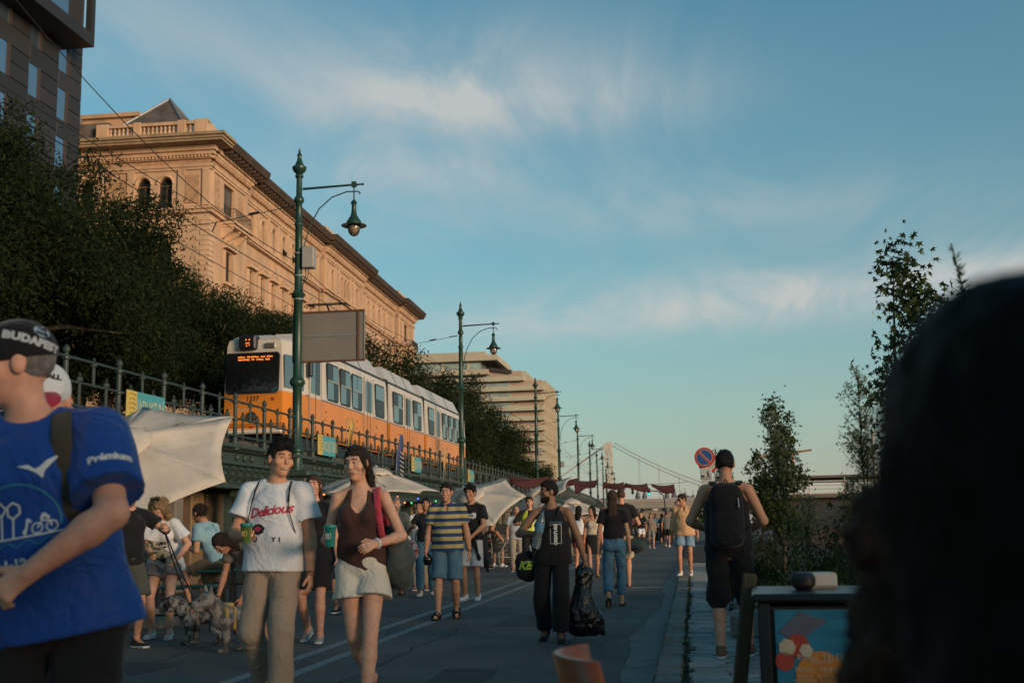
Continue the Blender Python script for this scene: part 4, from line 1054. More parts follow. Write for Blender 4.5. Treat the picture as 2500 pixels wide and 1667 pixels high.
def make_bottom(root, bt, J, P, T, ts, tf, tu, s, b, fem, hw, ww, dp, res, seed, belly):
    A = Field(); e = bt.get('e', 0.014) * s; ln = bt.get('len', 1.0); lo = bt.get('loose', 0.02) * s; rise = bt.get('rise', 0.10)
    A.flat(T(0, 0, 0.0), T(0, 0, 0.16), ts, (hw + e, dp + e), (ww + e, dp * 0.92 + e), 0.05)
    if belly: A.ell(T(0, 0.03, 0.10), _v(0.13, 0.09, 0.12) * s, 0.05)
    if fem:
        A.ell(T(0.06, -0.055, -0.03), _v(0.085, 0.075, 0.09) * s + e * .5, 0.04); A.ell(T(-0.06, -0.055, -0.03), _v(0.085, 0.075, 0.09) * s + e * .5, 0.04)
    lf = 0.5 + 0.5 * b
    if bt['t'] == 'skirt':
        A.flat(T(0, 0, 0.0), P - _v(0, 0, ln * 0.42) * s, _v(1, 0, 0), (hw + e, dp + e * 1.3), (hw * 1.15 + lo, dp * 1.25 + lo), 0.04, 1)
    else:
        for nm in 'lr':
            hip, kn, an = J['h' + nm], J['k' + nm], J['a' + nm]
            if ln <= 1:
                end = hip + (kn - hip) * ln; A.cone(hip, end, 0.084 * s * lf + e, (0.084 + (0.052 - 0.084) * ln) * s * lf + lo, 0.012, 1)
            else:
                A.cone(hip, kn, 0.084 * s * lf + e, 0.050 * s * lf + (e + lo) * .6, 0.015)
                end = kn + (an - kn) * (ln - 1)
                A.cone(kn, end, 0.050 * s * lf + (e + lo) * .6, (0.050 + (0.036 - 0.050) * (ln - 1)) * s + lo, 0.015, 1)
    A.wrinkle(bt.get('wr', 0.0045) * s, bt.get('fr', 26) / s, seed + 11, (1, 1, 1.5))
    A.plane(T(0, 0, rise), tu)
    o = put(bt.get('n', 'trousers'), A.mesh('trousers', bt['m'], res), root)
    if bt.get('belt'):
        M_ = Field(); M_.flat(T(0, 0, rise - 0.035), T(0, 0, rise), ts, (ww + e + .004, dp * .95 + e + .004), (ww + e + .004, dp * .93 + e + .004), 0.0, 2); put('belt', M_.mesh('belt', bt['belt'], res), root)
    return dict(o=o, F=A)

def make_top(root, tp, J, P, T, ts, tf, tu, s, b, fem, hw, ww, cw, dp, res, seed, belly, af):
    A = Field(); t = tp.get('t', 'tee'); e = tp.get('e', 0.016) * s; lo = tp.get('loose', 0.012) * s; hem = tp.get('hem', -0.06); slv = tp.get('slv', 0.55)
    hs_ = 0.174 * b * s
    A.flat(T(0, 0, -0.10), T(0, 0, 0.15), ts, (hs_ + e + lo, dp + e + lo * .8), (ww + e + lo, dp * .93 + e + lo * .6), 0.05)
    A.flat(T(0, 0, 0.15), T(0, 0.005, 0.36), ts, (ww + e + lo, dp * .93 + e + lo * .6), (cw + e, dp * 1.05 + e), 0.05)
    A.flat(T(0, 0.005, 0.36), T(0, 0, 0.47), ts, (cw + e, dp + e), (0.10 * s + e, 0.062 * s + e), 0.04)
    if fem:
        for sg in (1, -1): A.ell(T(sg * 0.066, 0.080, 0.345), 0.058 * s + e * .8, 0.045)
    if belly: A.ell(T(0, 0.045, 0.13), _v(0.13, 0.09, 0.13) * s * (1 + belly) + e, 0.05)
    for nm, sg in (('l', 1), ('r', -1)):
        sh, el, w = J['s' + nm], J['e' + nm], J['w' + nm]
        if slv > 0 or t == 'wide': A.cone(T(0, -0.012, 0.535), sh, 0.036 * s + e * .8, 0.046 * s * af + e * .8, 0.03)
        if slv <= 0: continue
        if slv <= 1:
            A.cone(sh, sh + (el - sh) * slv, 0.050 * s * af + e, 0.047 * s * af + e + tp.get('sl', 0.016) * s, 0.03, 1)
        else:
            A.cone(sh, el, 0.055 * s * af + e, 0.043 * s * af + e, 0.03); A.cone(el, el + (w - el) * (slv - 1), 0.043 * s * af + e, 0.033 * s * af + e + .004, 0.02, 1)
    if t in ('tee', 'polo', 'shirt'):
        A.ell(T(0, 0.028, 0.575), _v(0.085, 0.10, 0.058 if t == 'tee' else 0.045) * s, 0.006, None, 's')
        if t != 'tee': A.ell(T(0, 0.09, 0.50), _v(0.025, 0.06, 0.07) * s, 0.004, None, 's')
    elif t == 'v':
        A.ell(T(0, -0.01, 0.60), _v(0.095, 0.11, 0.10) * s, 0.004, None, 's'); A.ell(T(0, 0.10, 0.52), _v(0.070, 0.075, 0.155) * s, 0.004, None, 's')
    elif t in ('tank', 'cami'):
        A.ell(T(0, 0.03, 0.58), _v(0.085, 0.10, 0.085 if t == 'tank' else 0.15) * s, 0.004, None, 's')
    if slv <= 0:
        for sg in (1, -1): A.ell(T(sg * (0.212 if not fem else 0.185), 0.0, 0.455), _v(0.075, 0.13, 0.125) * s, 0.006, None, 's')
        if t == 'cami':
            A.plane(T(0, 0, 0.455), tu)
    A.wrinkle(tp.get('wr', 0.0055) * s, tp.get('fr', 22) / s, seed, (1, 1, 0.9))
    A.plane(T(0, 0, hem), -tu)
    if tp.get('dia'): A.plane(T(0, 0, hem + 0.02), -_nz(tu + ts * tp['dia']))
    o = put(tp.get('n', 'shirt'), A.mesh('shirt', tp['m'], res), root)
    if t in ('polo', 'shirt'):
        C_ = MB(); k = 14
        ring = [T(0.078 * math.cos(a), 0.022 + 0.072 * math.sin(a), 0.548 - 0.030 * max(0, math.sin(a))) for a in np.linspace(PI / 2 + 0.35, PI / 2 + 2 * PI - 0.35, k)]
        rn2 = [T(0.066 * math.cos(a), 0.016 + 0.060 * math.sin(a), 0.580 - 0.040 * max(0, math.sin(a))) for a in np.linspace(PI / 2 + 0.25, PI / 2 + 2 * PI - 0.25, k)]
        C_.add(list(ring) + list(rn2), [(i, i + 1, k + i + 1, k + i) for i in range(k - 1)])
        co = C_.build('collar', tp.get('cm', tp['m']), o, True)
        md = co.modifiers.new('thick', 'SOLIDIFY'); md.thickness = 0.006
    if t == 'cami':
        C_ = MB()
        for sg in (1, -1): C_.tube([T(sg * 0.07, 0.13, 0.40), T(sg * 0.085, 0.075, 0.50), T(sg * 0.075, 0.0, 0.545), T(sg * 0.07, -0.09, 0.44)], 0.006, 6)
        C_.build('strap', tp['m'], o, True)
    return dict(o=o, F=A)

def make_shoe(root, sh, an, fd, fu, s, res):
    t, m = sh[0], sh[1]; sd = np.cross(fd, fu); r = min(res, 0.011)
    if t in ('sneaker', 'boot'):
        A = Field()
        A.cone(an - fd * 0.038 * s - fu * 0.040 * s, an + fd * 0.03 * s - fu * 0.035 * s, 0.038 * s, 0.040 * s, 0.02)
        A.flat(an + fd * 0.02 * s - fu * 0.045 * s, an + fd * 0.155 * s - fu * 0.056 * s, sd, (0.042 * s, 0.036 * s), (0.044 * s, 0.024 * s), 0.02)
        A.cone(an - fd * 0.01 * s - fu * 0.03 * s, an + fu * (0.02 if t == 'sneaker' else 0.09) * s - fd * 0.008 * s, 0.044 * s, 0.043 * s, 0.02, 1)
        A.plane(an - fu * 0.066 * s, -fu); A.wrinkle(0.0015, 80, 2)
        o = put('shoe', A.mesh('shoe', m, r), root)
    else:
        o = None
    B = Field(); B.flat(an - fd * 0.040 * s - fu * 0.074 * s, an + fd * 0.165 * s - fu * 0.074 * s, sd, (0.038 * s, 0.03 * s), (0.047 * s, 0.03 * s), 0.01)
    B.plane(an - fu * 0.060 * s, fu); B.plane(an - fu * 0.084 * s, -fu)
    so = put('sole', B.mesh('sole', sh[2] if len(sh) > 2 else M_SOLE, r), o or root)
    if o is None:
        for f0, h in ((0.045, 0.020), (0.115, 0.004)):
            C_ = MB(); pts = [an + fd * f0 * s + sd * 0.047 * math.cos(a) * s + fu * (-0.068 + (0.052 + h) * max(0, math.sin(a))) * s for a in np.linspace(0, PI, 9)]
            C_.tube(pts, 0.016 * s, 6, flat=0.4); C_.build('strap', m, so, True)
    if sh[0] == 'sneaker' and len(sh) > 3:
        C_ = MB()
        for i in range(4):
            C_.tube([an + fd * (0.045 + i * 0.022) * s + sd * k * s - fu * (0.005 + i * 0.006 + abs(k) * .35) * s for k in (-0.026, 0, 0.026)], 0.0035 * s, 5)
        C_.build('lace', sh[3], o, True)

def print_on(J, fieldd, verts, faces, m, u0, v0, parent, name='print', side='f', lift=0.003, scale=None):
    """flat artwork (2-d points) laid on the cloth: follows the front (or back) of the garment"""
    T = J['T']; F = fieldd['F']; d = J['tf'] if side == 'f' else -J['tf']
    sgn = 1 if side == 'f' else -1
    verts, faces = refine2(verts, faces, 0.02)
    P0 = np.array([T(u0 + a * sgn, 0, v0 + b_) for a, b_ in verts]); h = np.full(len(P0), 0.32)
    for _ in range(60):
        dd = F.at(P0 + d[None] * h[:, None]); h = h - np.clip(dd, -0.02, 0.05) * 0.8
    mb = MB(); mb.add(P0 + d[None] * (h + lift)[:, None], faces)
    return mb.build(name, m, parent)
def refine2(v, f, step):
    bm = bmesh.new(); vs = [bm.verts.new((a, b_, 0)) for a, b_ in v]
    for q in f:
        try: bm.faces.new([vs[i] for i in q])
        except ValueError: pass
    for ax in (0, 1):
        lo = min(p[ax] for p in v); hi = max(p[ax] for p in v); k = lo + step
        while k < hi:
            bmesh.ops.bisect_plane(bm, geom=bm.verts[:] + bm.edges[:] + bm.faces[:], plane_co=(k, 0, 0) if ax == 0 else (0, k, 0), plane_no=(1, 0, 0) if ax == 0 else (0, 1, 0)); k += step
    bm.verts.index_update(); v = [(p.co.x, p.co.y) for p in bm.verts]; f = [tuple(p.index for p in q.verts) for q in bm.faces]
    bm.free(); return v, f
def grid_poly(poly, step=0.02):
    """fill a 2-d outline with small faces so that it can follow a curved surface"""
    bm = bmesh.new(); bm.faces.new([bm.verts.new((a, b_, 0)) for a, b_ in poly]); bmesh.ops.triangulate(bm, faces=bm.faces)
    bm.verts.index_update(); v = [(p.co.x, p.co.y) for p in bm.verts]; f = [tuple(p.index for p in q.verts) for q in bm.faces]
    bm.free(); return v, f
# ------------------------------------------------------------------ iron viaduct with its railing
M_GRN = mat('viaduct_green_paint', (0.030, 0.052, 0.042), rough=0.55, var=0.25, vs=4, bump=0.3, bs=30, col2=(0.05, 0.045, 0.035), mixs=2.5, mixr=(0.55, 0.75))
M_GRN2 = mat('railing_paint', (0.028, 0.045, 0.038), rough=0.5, var=0.25, vs=9, bump=0.2, bs=60, col2=(0.05, 0.035, 0.025), mixs=5, mixr=(0.58, 0.75))
M_LAMPG = mat('lamp_green_paint', (0.016, 0.050, 0.033), rough=0.38, var=0.2, vs=4, bump=0.12, bs=40)
M_STN = mat('viaduct_stone', (0.19, 0.165, 0.135), rough=0.9, var=0.25, vs=1.5, bump=0.5, bs=12)
LAMPS = [(-10.0, 29.2), (-10.05, 51.6), (-10.35, 80), (-10.75, 98), (-11.35, 121), (-12.05, 143.5), (-12.9, 166), (-13.9, 190), (-15.1, 214), (-16.6, 238)]
via = thing('viaduct', 'green iron tram viaduct with riveted girder and corbels beside the road', 'viaduct')
dk = MB(); ys = [4 + 6 * i for i in range(42)]
for a, b in zip(ys, ys[1:]):
    xa, xb = curve_x(a), curve_x(b)
    dk.add([(xa - .15, a, 3.02), (xa - 60, a, 3.02), (xa - 60, a, 3.25), (xa - .15, a, 3.25), (xb - .15, b, 3.02), (xb - 60, b, 3.02), (xb - 60, b, 3.25), (xb - .15, b, 3.25)], [(3, 2, 6, 7), (0, 4, 5, 1), (0, 3, 7, 4)])
dk.build('deck', mat('deck_gravel', (0.09, 0.085, 0.078), rough=0.95, var=0.3, vs=3, bump=0.6, bs=20), via)
def strip(name, m, prof, y0, y1, step=1.82, parent=via, **k):
    """a moulding of section prof (x out, z) carried along the line of the viaduct"""
    s_ = MB(); yy = [y0]
    while yy[-1] < y1: yy.append(yy[-1] + step)
    n = len(prof)
    s_.add([(curve_x(y) + px, y, pz) for y in yy for px, pz in prof], [(i * n + j, i * n + (j + 1) % n, (i + 1) * n + (j + 1) % n, (i + 1) * n + j) for i in range(len(yy) - 1) for j in range(n)])
    return s_.build(name, m, parent, **k)
strip('girder', M_GRN, [(-.3, 2.66), (-.02, 2.66), (-.02, 2.72), (-.10, 2.72), (-.10, 2.94), (-.02, 2.94), (.06, 3.00), (.12, 3.02), (.12, 3.10), (-.3, 3.10)], 4, 246)
strip('lower_moulding', M_GRN, [(-.5, 2.14), (-.1, 2.14), (-.1, 2.24), (-.18, 2.28), (-.18, 2.60), (-.06, 2.655), (-.5, 2.655)], 4, 246)
# bosses, corbels and shop fronts below
bo = MB(); bo.lathe([(.07, 0), (.085, .03), (.05, .07), (.0, .085)], 8); bm_ = bo.mesh('boss', M_GRN, 40)
co = MB(); co.prism([(0, 0), (.16, 0), (.20, -.07), (.13, -.12), (.15, -.20), (.05, -.30), (0, -.32)], (0, -.08, 0), (1, 0, 0), (0, 0, 1), (0, .16, 0)); cm_ = co.mesh('corbel', M_GRN)
y = 14.0; nb = nc = 0
while y < 62:
    for d in (.46, .91, 1.36):
        if nb < 120: put('boss', bm_, via, (curve_x(y) - .10, y + d, 2.83), (0, PI / 2, 0)); nb += 1
    for d in (.1, .56, 1.01, 1.47):
        if nc < 160: put('corbel', cm_, via, (curve_x(y) - .18, y + d, 2.62)); nc += 1
    y += 1.82
M_SHUT = [mat('shop_board_%s' % k, c, rough=0.7, var=0.2, vs=2, bump=0.3, bs=20, stretch=(1, 6, 1)) for k, c in (('brown', (.13, .085, .05)), ('ochre', (.26, .17, .085)), ('green', (.03, .055, .045)), ('grey', (.10, .10, .095)))]
fw = MB(); fw.box(-11.9, -11.5, 4, 250, 0, 2.2); fw.build('back_wall', M_STN, via)
rr = random.Random(3); y = 8.0; i = 0
while y < 90:
    p = MB(); p.bbox(-10.45, -10.15, y - .18, y + .18, 0, 2.14, .04); p.bbox(-10.50, -10.05, y - .24, y + .24, 0, .5, .03); p.bbox(-10.5, -10.04, y - .24, y + .24, 1.95, 2.138, .03); p.build('column', M_GRN if i % 2 else M_STN, via)
    yy = y + .3
    while yy < y + 3.3:
        w = rr.choice((.5, .75, 1.0)); d = MB(); dx = rr.uniform(0, .06); d.bbox(-11.45, -11.3 + dx, yy, yy + w - .06, 0, 2.1, .02); d.box(-11.3 + dx, -11.27 + dx, yy + .1, yy + w - .16, .4, 1.0); d.box(-11.3 + dx, -11.27 + dx, yy + .1, yy + w - .16, 1.15, 1.9); d.build('shop_door', rr.choice(M_SHUT), via); yy += w
    y += 3.64; i += 1
# railing: three rails, tall posts with finials, staggered short bars
rl = thing('iron_railing', 'dark green iron railing with knobbed posts along the viaduct edge', 'railing')
for z, r_ in ((4.07, .028), (3.68, .026), (3.29, .026)):
    t = MB(); yy = [14 + 1.82 * i for i in range(126)]; t.tube([(curve_x(y), y, z) for y in yy], r_, 6); t.build('rail', M_GRN2, rl, True)
po = MB(); po.lathe([(.12, 0), (.12, .05), (.085, .07), (.095, .14), (.07, .20), (.06, .26), (.075, .29), (.05, .32), (.046, .64), (.065, .66), (.065, .70), (.046, .72), (.044, 1.02), (.07, 1.04), (.07, 1.09), (.042, 1.11), (.035, 1.14), (.058, 1.18), (.062, 1.21), (.045, 1.25), (.018, 1.28), (.0, 1.29)], 10); pm = po.mesh('post', M_GRN2, 40)
b1 = MB(); b1.lathe([(.0, 0), (.04, .02), (.03, .05), (.028, .36), (.055, .37), (.055, .42), (.028, .44), (.02, .46), (.035, .49), (.0, .53)], 8); bm1 = b1.mesh('upper_bar', M_GRN2, 40)
b2 = MB(); b2.lathe([(.0, 0), (.03, .02), (.045, .07), (.02, .10), (.028, .14), (.028, .50), (.055, .51), (.055, .57), (.02, .59), (.034, .62), (.0, .67)], 8); bm2 = b2.mesh('lower_bar', M_GRN2, 40)
y0 = 26.82 - 1.82 * 6; i = 0; fr = MB()
while y0 + i * 1.82 < 236:
    y = y0 + i * 1.82
    if i < 70:
        put('post', pm, rl, (curve_x(y), y, 2.98)); put('upper_bar', bm1, rl, (curve_x(y), y + .91, 3.64))
        for d in (.455, 1.365): put('lower_bar', bm2, rl, (curve_x(y), y + d, 3.20))
    else:
        fr.box(curve_x(y) - .05, curve_x(y) + .05, y - .05, y + .05, 3.0, 4.25)
        for d in (.45, .91, 1.37): fr.box(curve_x(y) - .03, curve_x(y) + .03, y + d - .03, y + d + .03, 3.2, 4.15)
    i += 1
fr.build('distant_bars', M_GRN2, rl, kind='stuff')

# ------------------------------------------------------------------ street lamps on piers
M_BULB = mat('lamp_glass', (0.75, 0.75, 0.70), rough=0.05, trans=0.92, var=0, spec=0.5); M_FIL = mat('lamp_filament', (0.55, 0.33, 0.16), rough=0.4, var=0)
prof = [(.20, 0), (.20, .25), (.15, .32), (.14, .9), (.17, .93), (.17, 1.0), (.125, 1.05), (.118, 2.6), (.15, 2.64), (.20, 2.70), (.20, 2.78), (.15, 2.84), (.115, 2.9), (.112, 4.95), (.16, 5.0), (.19, 5.06), (.14, 5.12), (.10, 5.2), (.095, 6.9), (.12, 6.93), (.12, 6.98), (.09, 7.02), (.082, 7.52), (.12, 7.56), (.14, 7.62), (.12, 7.68), (.08, 7.74), (.076, 8.22), (.11, 8.25), (.11, 8.30), (.08, 8.34), (.15, 8.40), (.19, 8.48), (.19, 8.53), (.12, 8.58), (.065, 8.72), (.05, 8.82), (.07, 8.86), (.03, 8.92), (.035, 8.96), (.0, 9.06)]
lm = MB(); lm.lathe(prof, 14); lamp_m = lm.mesh('pole', M_LAMPG, 45)
am = MB(); am.tube([(.1, 0, 7.62), (1.52, 0, 7.66)], [.035, .028], 8); am.tube([(1.52, 0, 7.66), (1.72, 0, 7.66)], [.03, .02], 6); am.sphere((1.74, 0, 7.66), .035, 8, 6); am.box(1.44, 1.56, -.05, .05, 7.60, 7.74); arm_m = am.mesh('arm', M_LAMPG, 40)
br = MB(); br.tube([(.1, 0, 5.75), (.16, 0, 6.1), (.3, 0, 6.6), (.55, 0, 7.05), (.9, 0, 7.35), (1.3, 0, 7.48), (1.62, 0, 7.47), (1.68, 0, 7.42), (1.63, 0, 7.40)], .018, 6); br.tube([(.08, 0, 5.8), (.22, 0, 5.78), (.22, 0, 5.68), (.15, 0, 5.64), (.12, 0, 5.7)], .016, 6); brace_m = br.mesh('scroll_brace', M_LAMPG, True)
ln = MB(); ln.tube([(1.5, 0, 7.62), (1.5, 0, 7.2)], .018, 6); ln.lathe([(.0, 7.28), (.05, 7.22), (.09, 7.16), (.06, 7.12), (.065, 6.95), (.085, 6.82), (.16, 6.70), (.20, 6.64), (.20, 6.60), (.34, 6.55), (.33, 6.53), (.18, 6.56)], 14, (1.5, 0, 0), False); lan_m = ln.mesh('lantern', M_LAMPG, 45)
gl = MB(); gl.lathe([(.165, 6.57), (.165, 6.45), (.15, 6.37), (.11, 6.30), (.05, 6.26), (.0, 6.25)], 14, (1.5, 0, 0), False); gl_m = gl.mesh('globe', M_BULB, True)
fl = MB(); fl.lathe([(.07, 6.57), (.085, 6.46), (.05, 6.38), (.0, 6.37)], 10, (1.5, 0, 0), False); fl_m = fl.mesh('bulb', M_FIL, True)
pier = MB(); pier.bbox(-.42, .34, -.42, .42, 0, 2.30, .05); pier.bbox(-.46, .44, -.46, .46, 0, .5, .04); pier.bbox(-.5, .42, -.52, .52, 2.02, 2.18, .03); pier.bbox(-.46, .38, -.46, .46, 2.302, 2.52, .04); pier.bbox(-.52, .48, -.55, .55, 2.522, 2.68, .04)
for sy in (-1, 1): pier.prism([(0, 0), (.30, 0), (.32, -.10), (.2, -.2), (.22, -.4), (.08, -.62), (0, -.66)], (-.12, .44 * sy, 2.42), (0, sy, 0), (0, 0, 1), (.24, 0, 0))
pier_m = pier.mesh('pier', M_GRN, False)
ORD = ['nearest of the row, with a grey meter box', 'second in the row, at the rear of the tram', 'third in the row, before the stepped hotel', 'fourth in the row', 'fifth in the row', 'sixth in the row', 'seventh in the row', 'eighth in the row', 'ninth in the row', 'tenth and farthest in the row']
for i, (x, y) in enumerate(LAMPS):
    t = thing('street_lamp', 'green cast-iron street lamp, ' + ORD[i], 'street lamp', (x, y, 0), 0.0, 'cast-iron street lamps along the viaduct')
    t.rotation_euler = (0, (0, .004, .003, -.002, .002, .004, -.003, .003, .002, 0)[i], (.02, 0, -.03, .03, 0, .02, -.02, 0, 0, 0)[i])
    if i < 4: put('pier', pier_m, t)
    p = put('pole', lamp_m, t, (0, 0, 2.24)); a = put('arm', arm_m, t, (0, 0, 2.54)); put('scroll_brace', brace_m, a)
    l = put('lantern', lan_m, t, (0, 0, 2.54)); put('globe', gl_m, l); put('bulb', fl_m, l)
    if i == 0:
        m = MB(); m.bbox(.14, .46, -.19, .10, 7.98, 8.55, .02); bxo = m.build('meter_box', mat('meter_box_grey', (.33, .31, .28), rough=.5, var=.1), t)
        m = MB()
        for z in (7.15, 7.35, 7.78, 8.38): m.lathe([(.124, 0), (.128, .02), (.124, .04)], 12, (0, 0, z))
        m.build('steel_strap', M_ZINC, bxo)
        m = MB(); m.tube([(.2, -.05, 7.98), (.22, -.05, 7.8), (.15, -.1, 7.5), (.13, -.1, 7.3)], .012, 5); m.tube([(.3, -.05, 7.98), (.27, -.07, 7.7), (.14, -.1, 7.55)], .01, 5); m.build('cable', M_SOLEB, bxo)
    elif i in (2, 3, 5):
        m = MB(); m.bbox(.12, .42, -.17, .08, 5.9, 6.4, .02); m.build('meter_box', mat('meter_box_grey', (.33, .31, .28)), t)
# grey back of a traffic board fixed to the nearest lamp
sb = thing('signboard', 'grey rusty-edged back of a traffic board on the nearest lamp pole', 'sign', (-10, 29.36, 0))
M_SB = mat('board_back_grey', (0.22, 0.195, 0.165), rough=0.6, var=0.08, vs=2, bump=0.1, bs=30, metal=0.2); M_RUST = mat('rusty_edge', (0.13, 0.055, 0.03), rough=0.85, var=0.4, vs=12, bump=0.4, bs=40)
s_ = MB(); s_.bbox(-.17, 1.74, 0, .03, 5.54, 6.83, .02); s_.build('panel', M_SB, sb)
for z in (5.50, 6.81): s_ = MB(); s_.bbox(-.19, 1.76, -.03, .045, z, z + .05, .01); s_.build('edge_rail', M_RUST, sb)
for x in (-.20, 1.55, 1.73): s_ = MB(); s_.bbox(x, x + (.07 if x == 1.55 else .03), -.028 if x == 1.55 else -.02, .04 if x != 1.55 else -.002, 5.552, 6.808, .008); s_.build('edge_rail', M_RUST if x == 1.55 else M_SB, sb)
s_ = MB(); s_.box(-.16, 1.54, -.022, -.001, 6.18, 6.21); s_.build('stiffener', M_ZINC, sb)

# ------------------------------------------------------------------ tram
M_TO = mat('tram_orange', (0.74, 0.235, 0.018), rough=0.32, var=0.10, vs=1.2, bump=0.05, bs=5, col2=(.60, .20, .03), mixs=.8, mixr=(.5, .75), stretch=(1, 1, .4), spec=0.5); M_TW = mat('tram_cream', (0.64, 0.57, 0.49), rough=0.4, var=0.10, vs=2.5, stretch=(1, 1, .3), col2=(.54, .47, .39), mixs=1.2, mixr=(.5, .75))
M_TG = mat('tram_roof_grey', (0.50, 0.49, 0.47), rough=0.5, var=0.1, vs=1.0); M_TB = mat('tram_black', (0.012, 0.012, 0.013), rough=0.4, var=0.1)
M_TGL = mat('tram_window_glass', (0.25, 0.31, 0.32), rough=0.03, metal=0.75, var=0.08, vs=1.5, spec=0.9); M_TIN = mat('tram_dark_opening', (0.010, 0.010, 0.010), rough=0.3, var=0.2); M_TGD = mat('tram_windscreen', (0.014, 0.016, 0.017), rough=0.04, var=0.2, spec=0.8)
M_TL = mat('tram_stripe', (0.16, 0.08, 0.12), rough=0.4, var=0.1); M_CHR = mat('tram_trim', (0.42, 0.38, 0.33), rough=0.3, metal=0.4, var=0.1)
tr = thing('tram', 'orange and white articulated tram running along the raised viaduct', 'tram', (-12.5, 32.6, 0))
# local: x across (right side +1.15), y along (front 0), z up
RW = 1.15
def sect(name, y0, y1, front=False):
    a = MB(); b = MB()
    if front:
        o = [(-.52, 0), (.88, 0), (RW, 1.2), (RW, y1), (-RW, y1), (-RW, 1.2), (-.9, 0)]
        o = [(-.88, 0), (.88, 0), (RW, 1.25), (RW, y1), (-RW, y1), (-RW, 1.25)]
    else: o = [(-RW, y0), (RW, y0), (RW, y1), (-RW, y1)]
    n = len(o)
    def ring(mb, rows):
        vs = []
        for z, ins in rows:
            for x, y in o: vs.append((x - math.copysign(ins, x), y + (ins if front and y == 0 else 0), z))
        mb.add(vs, [(i * n + j, i * n + (j + 1) % n, (i + 1) * n + (j + 1) % n, (i + 1) * n + j) for i in range(len(rows) - 1) for j in range(n)] + [tuple(range((len(rows) - 1) * n, len(rows) * n))])
    ring(a, [(3.95, .05), (4.2, 0), (5.19, 0)]); ring(b, [(5.19, 0), (5.3, .0), (6.55, .05), (6.72, .09), (6.86, .28), (6.95, .6)])
    c = a.build('lower_body', M_TO, tr); b.build('upper_body', M_TW, tr)
    s_ = MB(); s_.box(RW - .02, RW + .004, y0 + (1.3 if front else 0), y1, 5.175, 5.215); s_.build('waist_stripe', M_TL, c)
    s_ = MB(); s_.box(RW - .14, RW - .07, y0 + (2.5 if front else .1), y1 - .1, 6.72, 6.80); s_.build('rain_gutter', M_TB, c)
    h = MB(); yy0 = 3.2 if front else y0 + .25; yy1 = y1 - .25
    h.add([(-.95, yy0, 6.76), (.95, yy0, 6.76), (.95, yy1, 6.76), (-.95, yy1, 6.76), (-.62, yy0 + .3, 7.46), (.62, yy0 + .3, 7.46), (.62, yy1 - .3, 7.46), (-.62, yy1 - .3, 7.46)], [(0, 1, 5, 4), (1, 2, 6, 5), (2, 3, 7, 6), (3, 0, 4, 7), (4, 5, 6, 7)]); h.build('roof_hood', M_TG, tr)
    for k in (1, 2):
        yk = yy0 + (yy1 - yy0) * k / 3; q = MB(); q.tube([(.957, yk, 6.76), (.63, yk, 7.462)], .012, 4); q.build('hood_seam', M_TB, tr)
sect('a', 0, 11.0, True); sect('b', 11.45, 17.3); sect('c', 17.75, 26.8)
for y in (11.0, 17.3):
    s_ = MB()
    for i in range(5): s_.box(-1.06 + (i % 2) * .06, 1.06 - (i % 2) * .06, y + i * .09, y + .09 + i * .09, 3.98, 6.85)
    s_.build('bellows', M_TB, tr)
WX = RW + .004
def tram_window(y0, y1, z0=5.27, z1=6.45, open_top=False, split=True):
    t = MB(); b = .09; z0 -= .02; z1 += .02
    pts = [(y0 + b, z0), (y1 - b, z0), (y1, z0 + b), (y1, z1 - b), (y1 - b, z1), (y0 + b, z1), (y0, z1 - b), (y0, z0 + b)]
    t.prism(pts, (WX - .08, 0, 0), (0, 1, 0), (0, 0, 1), (.085, 0, 0)); o = t.build('window', M_TB, tr)
    zm = z0 + (z1 - z0) * .53
    def gl(a, c, d, e, m): q = MB(); q.box(WX + .006, WX + .012, a, c, d, e); q.build('pane', m, o)
    ym = (y0 + y1) / 2 - .05
    if split:
        gl(y0 + .06, ym - .03, zm + .03, z1 - .06, M_TIN if open_top else M_TGL); gl(ym + .03, y1 - .06, zm + .03, z1 - .06, M_TGL)
        gl(y0 + .06, ym + .12, z0 + .06, zm - .02, M_TGL); gl(ym + .14, y1 - .06, z0 + .06, zm - .02, M_TIN)
        q = MB(); q.box(WX + .012, WX + .03, y0 + .05, y1 - .05, zm - .025, zm + .025); q.build('sash_bar', M_CHR, o)
    else: gl(y0 + .06, y1 - .06, zm, z1 - .06, M_TGL); gl(y0 + .06, y1 - .06, z0 + .06, zm - .04, M_TIN)
    return o
def tram_door(y0, y1, leaves=2):
    t = MB(); t.bbox(WX - .06, WX + .018, y0, y1, 4.02, 6.50, .02); o = t.build('door', M_TW, tr)
    lo_ = MB(); lo_.box(WX + .018, WX + .024, y0 + .02, y1 - .02, 4.04, 5.18); lo_.build('lower_leaf', M_TO, o)
    w = (y1 - y0 - .16) / leaves
    for i in range(leaves):
        a = y0 + .08 + i * w
        g_ = MB(); g_.prism([(a + .07, 5.30), (a + w - .07, 5.30), (a + w - .04, 5.36), (a + w - .04, 6.34), (a + w - .07, 6.40), (a + .07, 6.40), (a + .04, 6.34), (a + .04, 5.36)], (WX + .019, 0, 0), (0, 1, 0), (0, 0, 1), (.006, 0, 0)); g_.build('door_glass', M_TGD if i % 2 else M_TGL, o)
        if i: s2 = MB(); s2.box(WX + .025, WX + .032, a - .012, a + .012, 4.05, 6.48); s2.build('door_seam', M_TB, o)
    for yy in (y0 - .015, y1 - .015): s2 = MB(); s2.box(WX + .001, WX + .03, yy, yy + .03, 4.0, 6.55); s2.build('door_edge', M_CHR, o)
tram_door(1.6, 2.75, 2)
for a, b, op in ((3.4, 4.66, True), (4.84, 6.06, True), (6.24, 7.5, False)): tram_window(a, b, open_top=op)
tram_door(7.7, 8.9, 3); tram_window(9.27, 10.57, split=False)
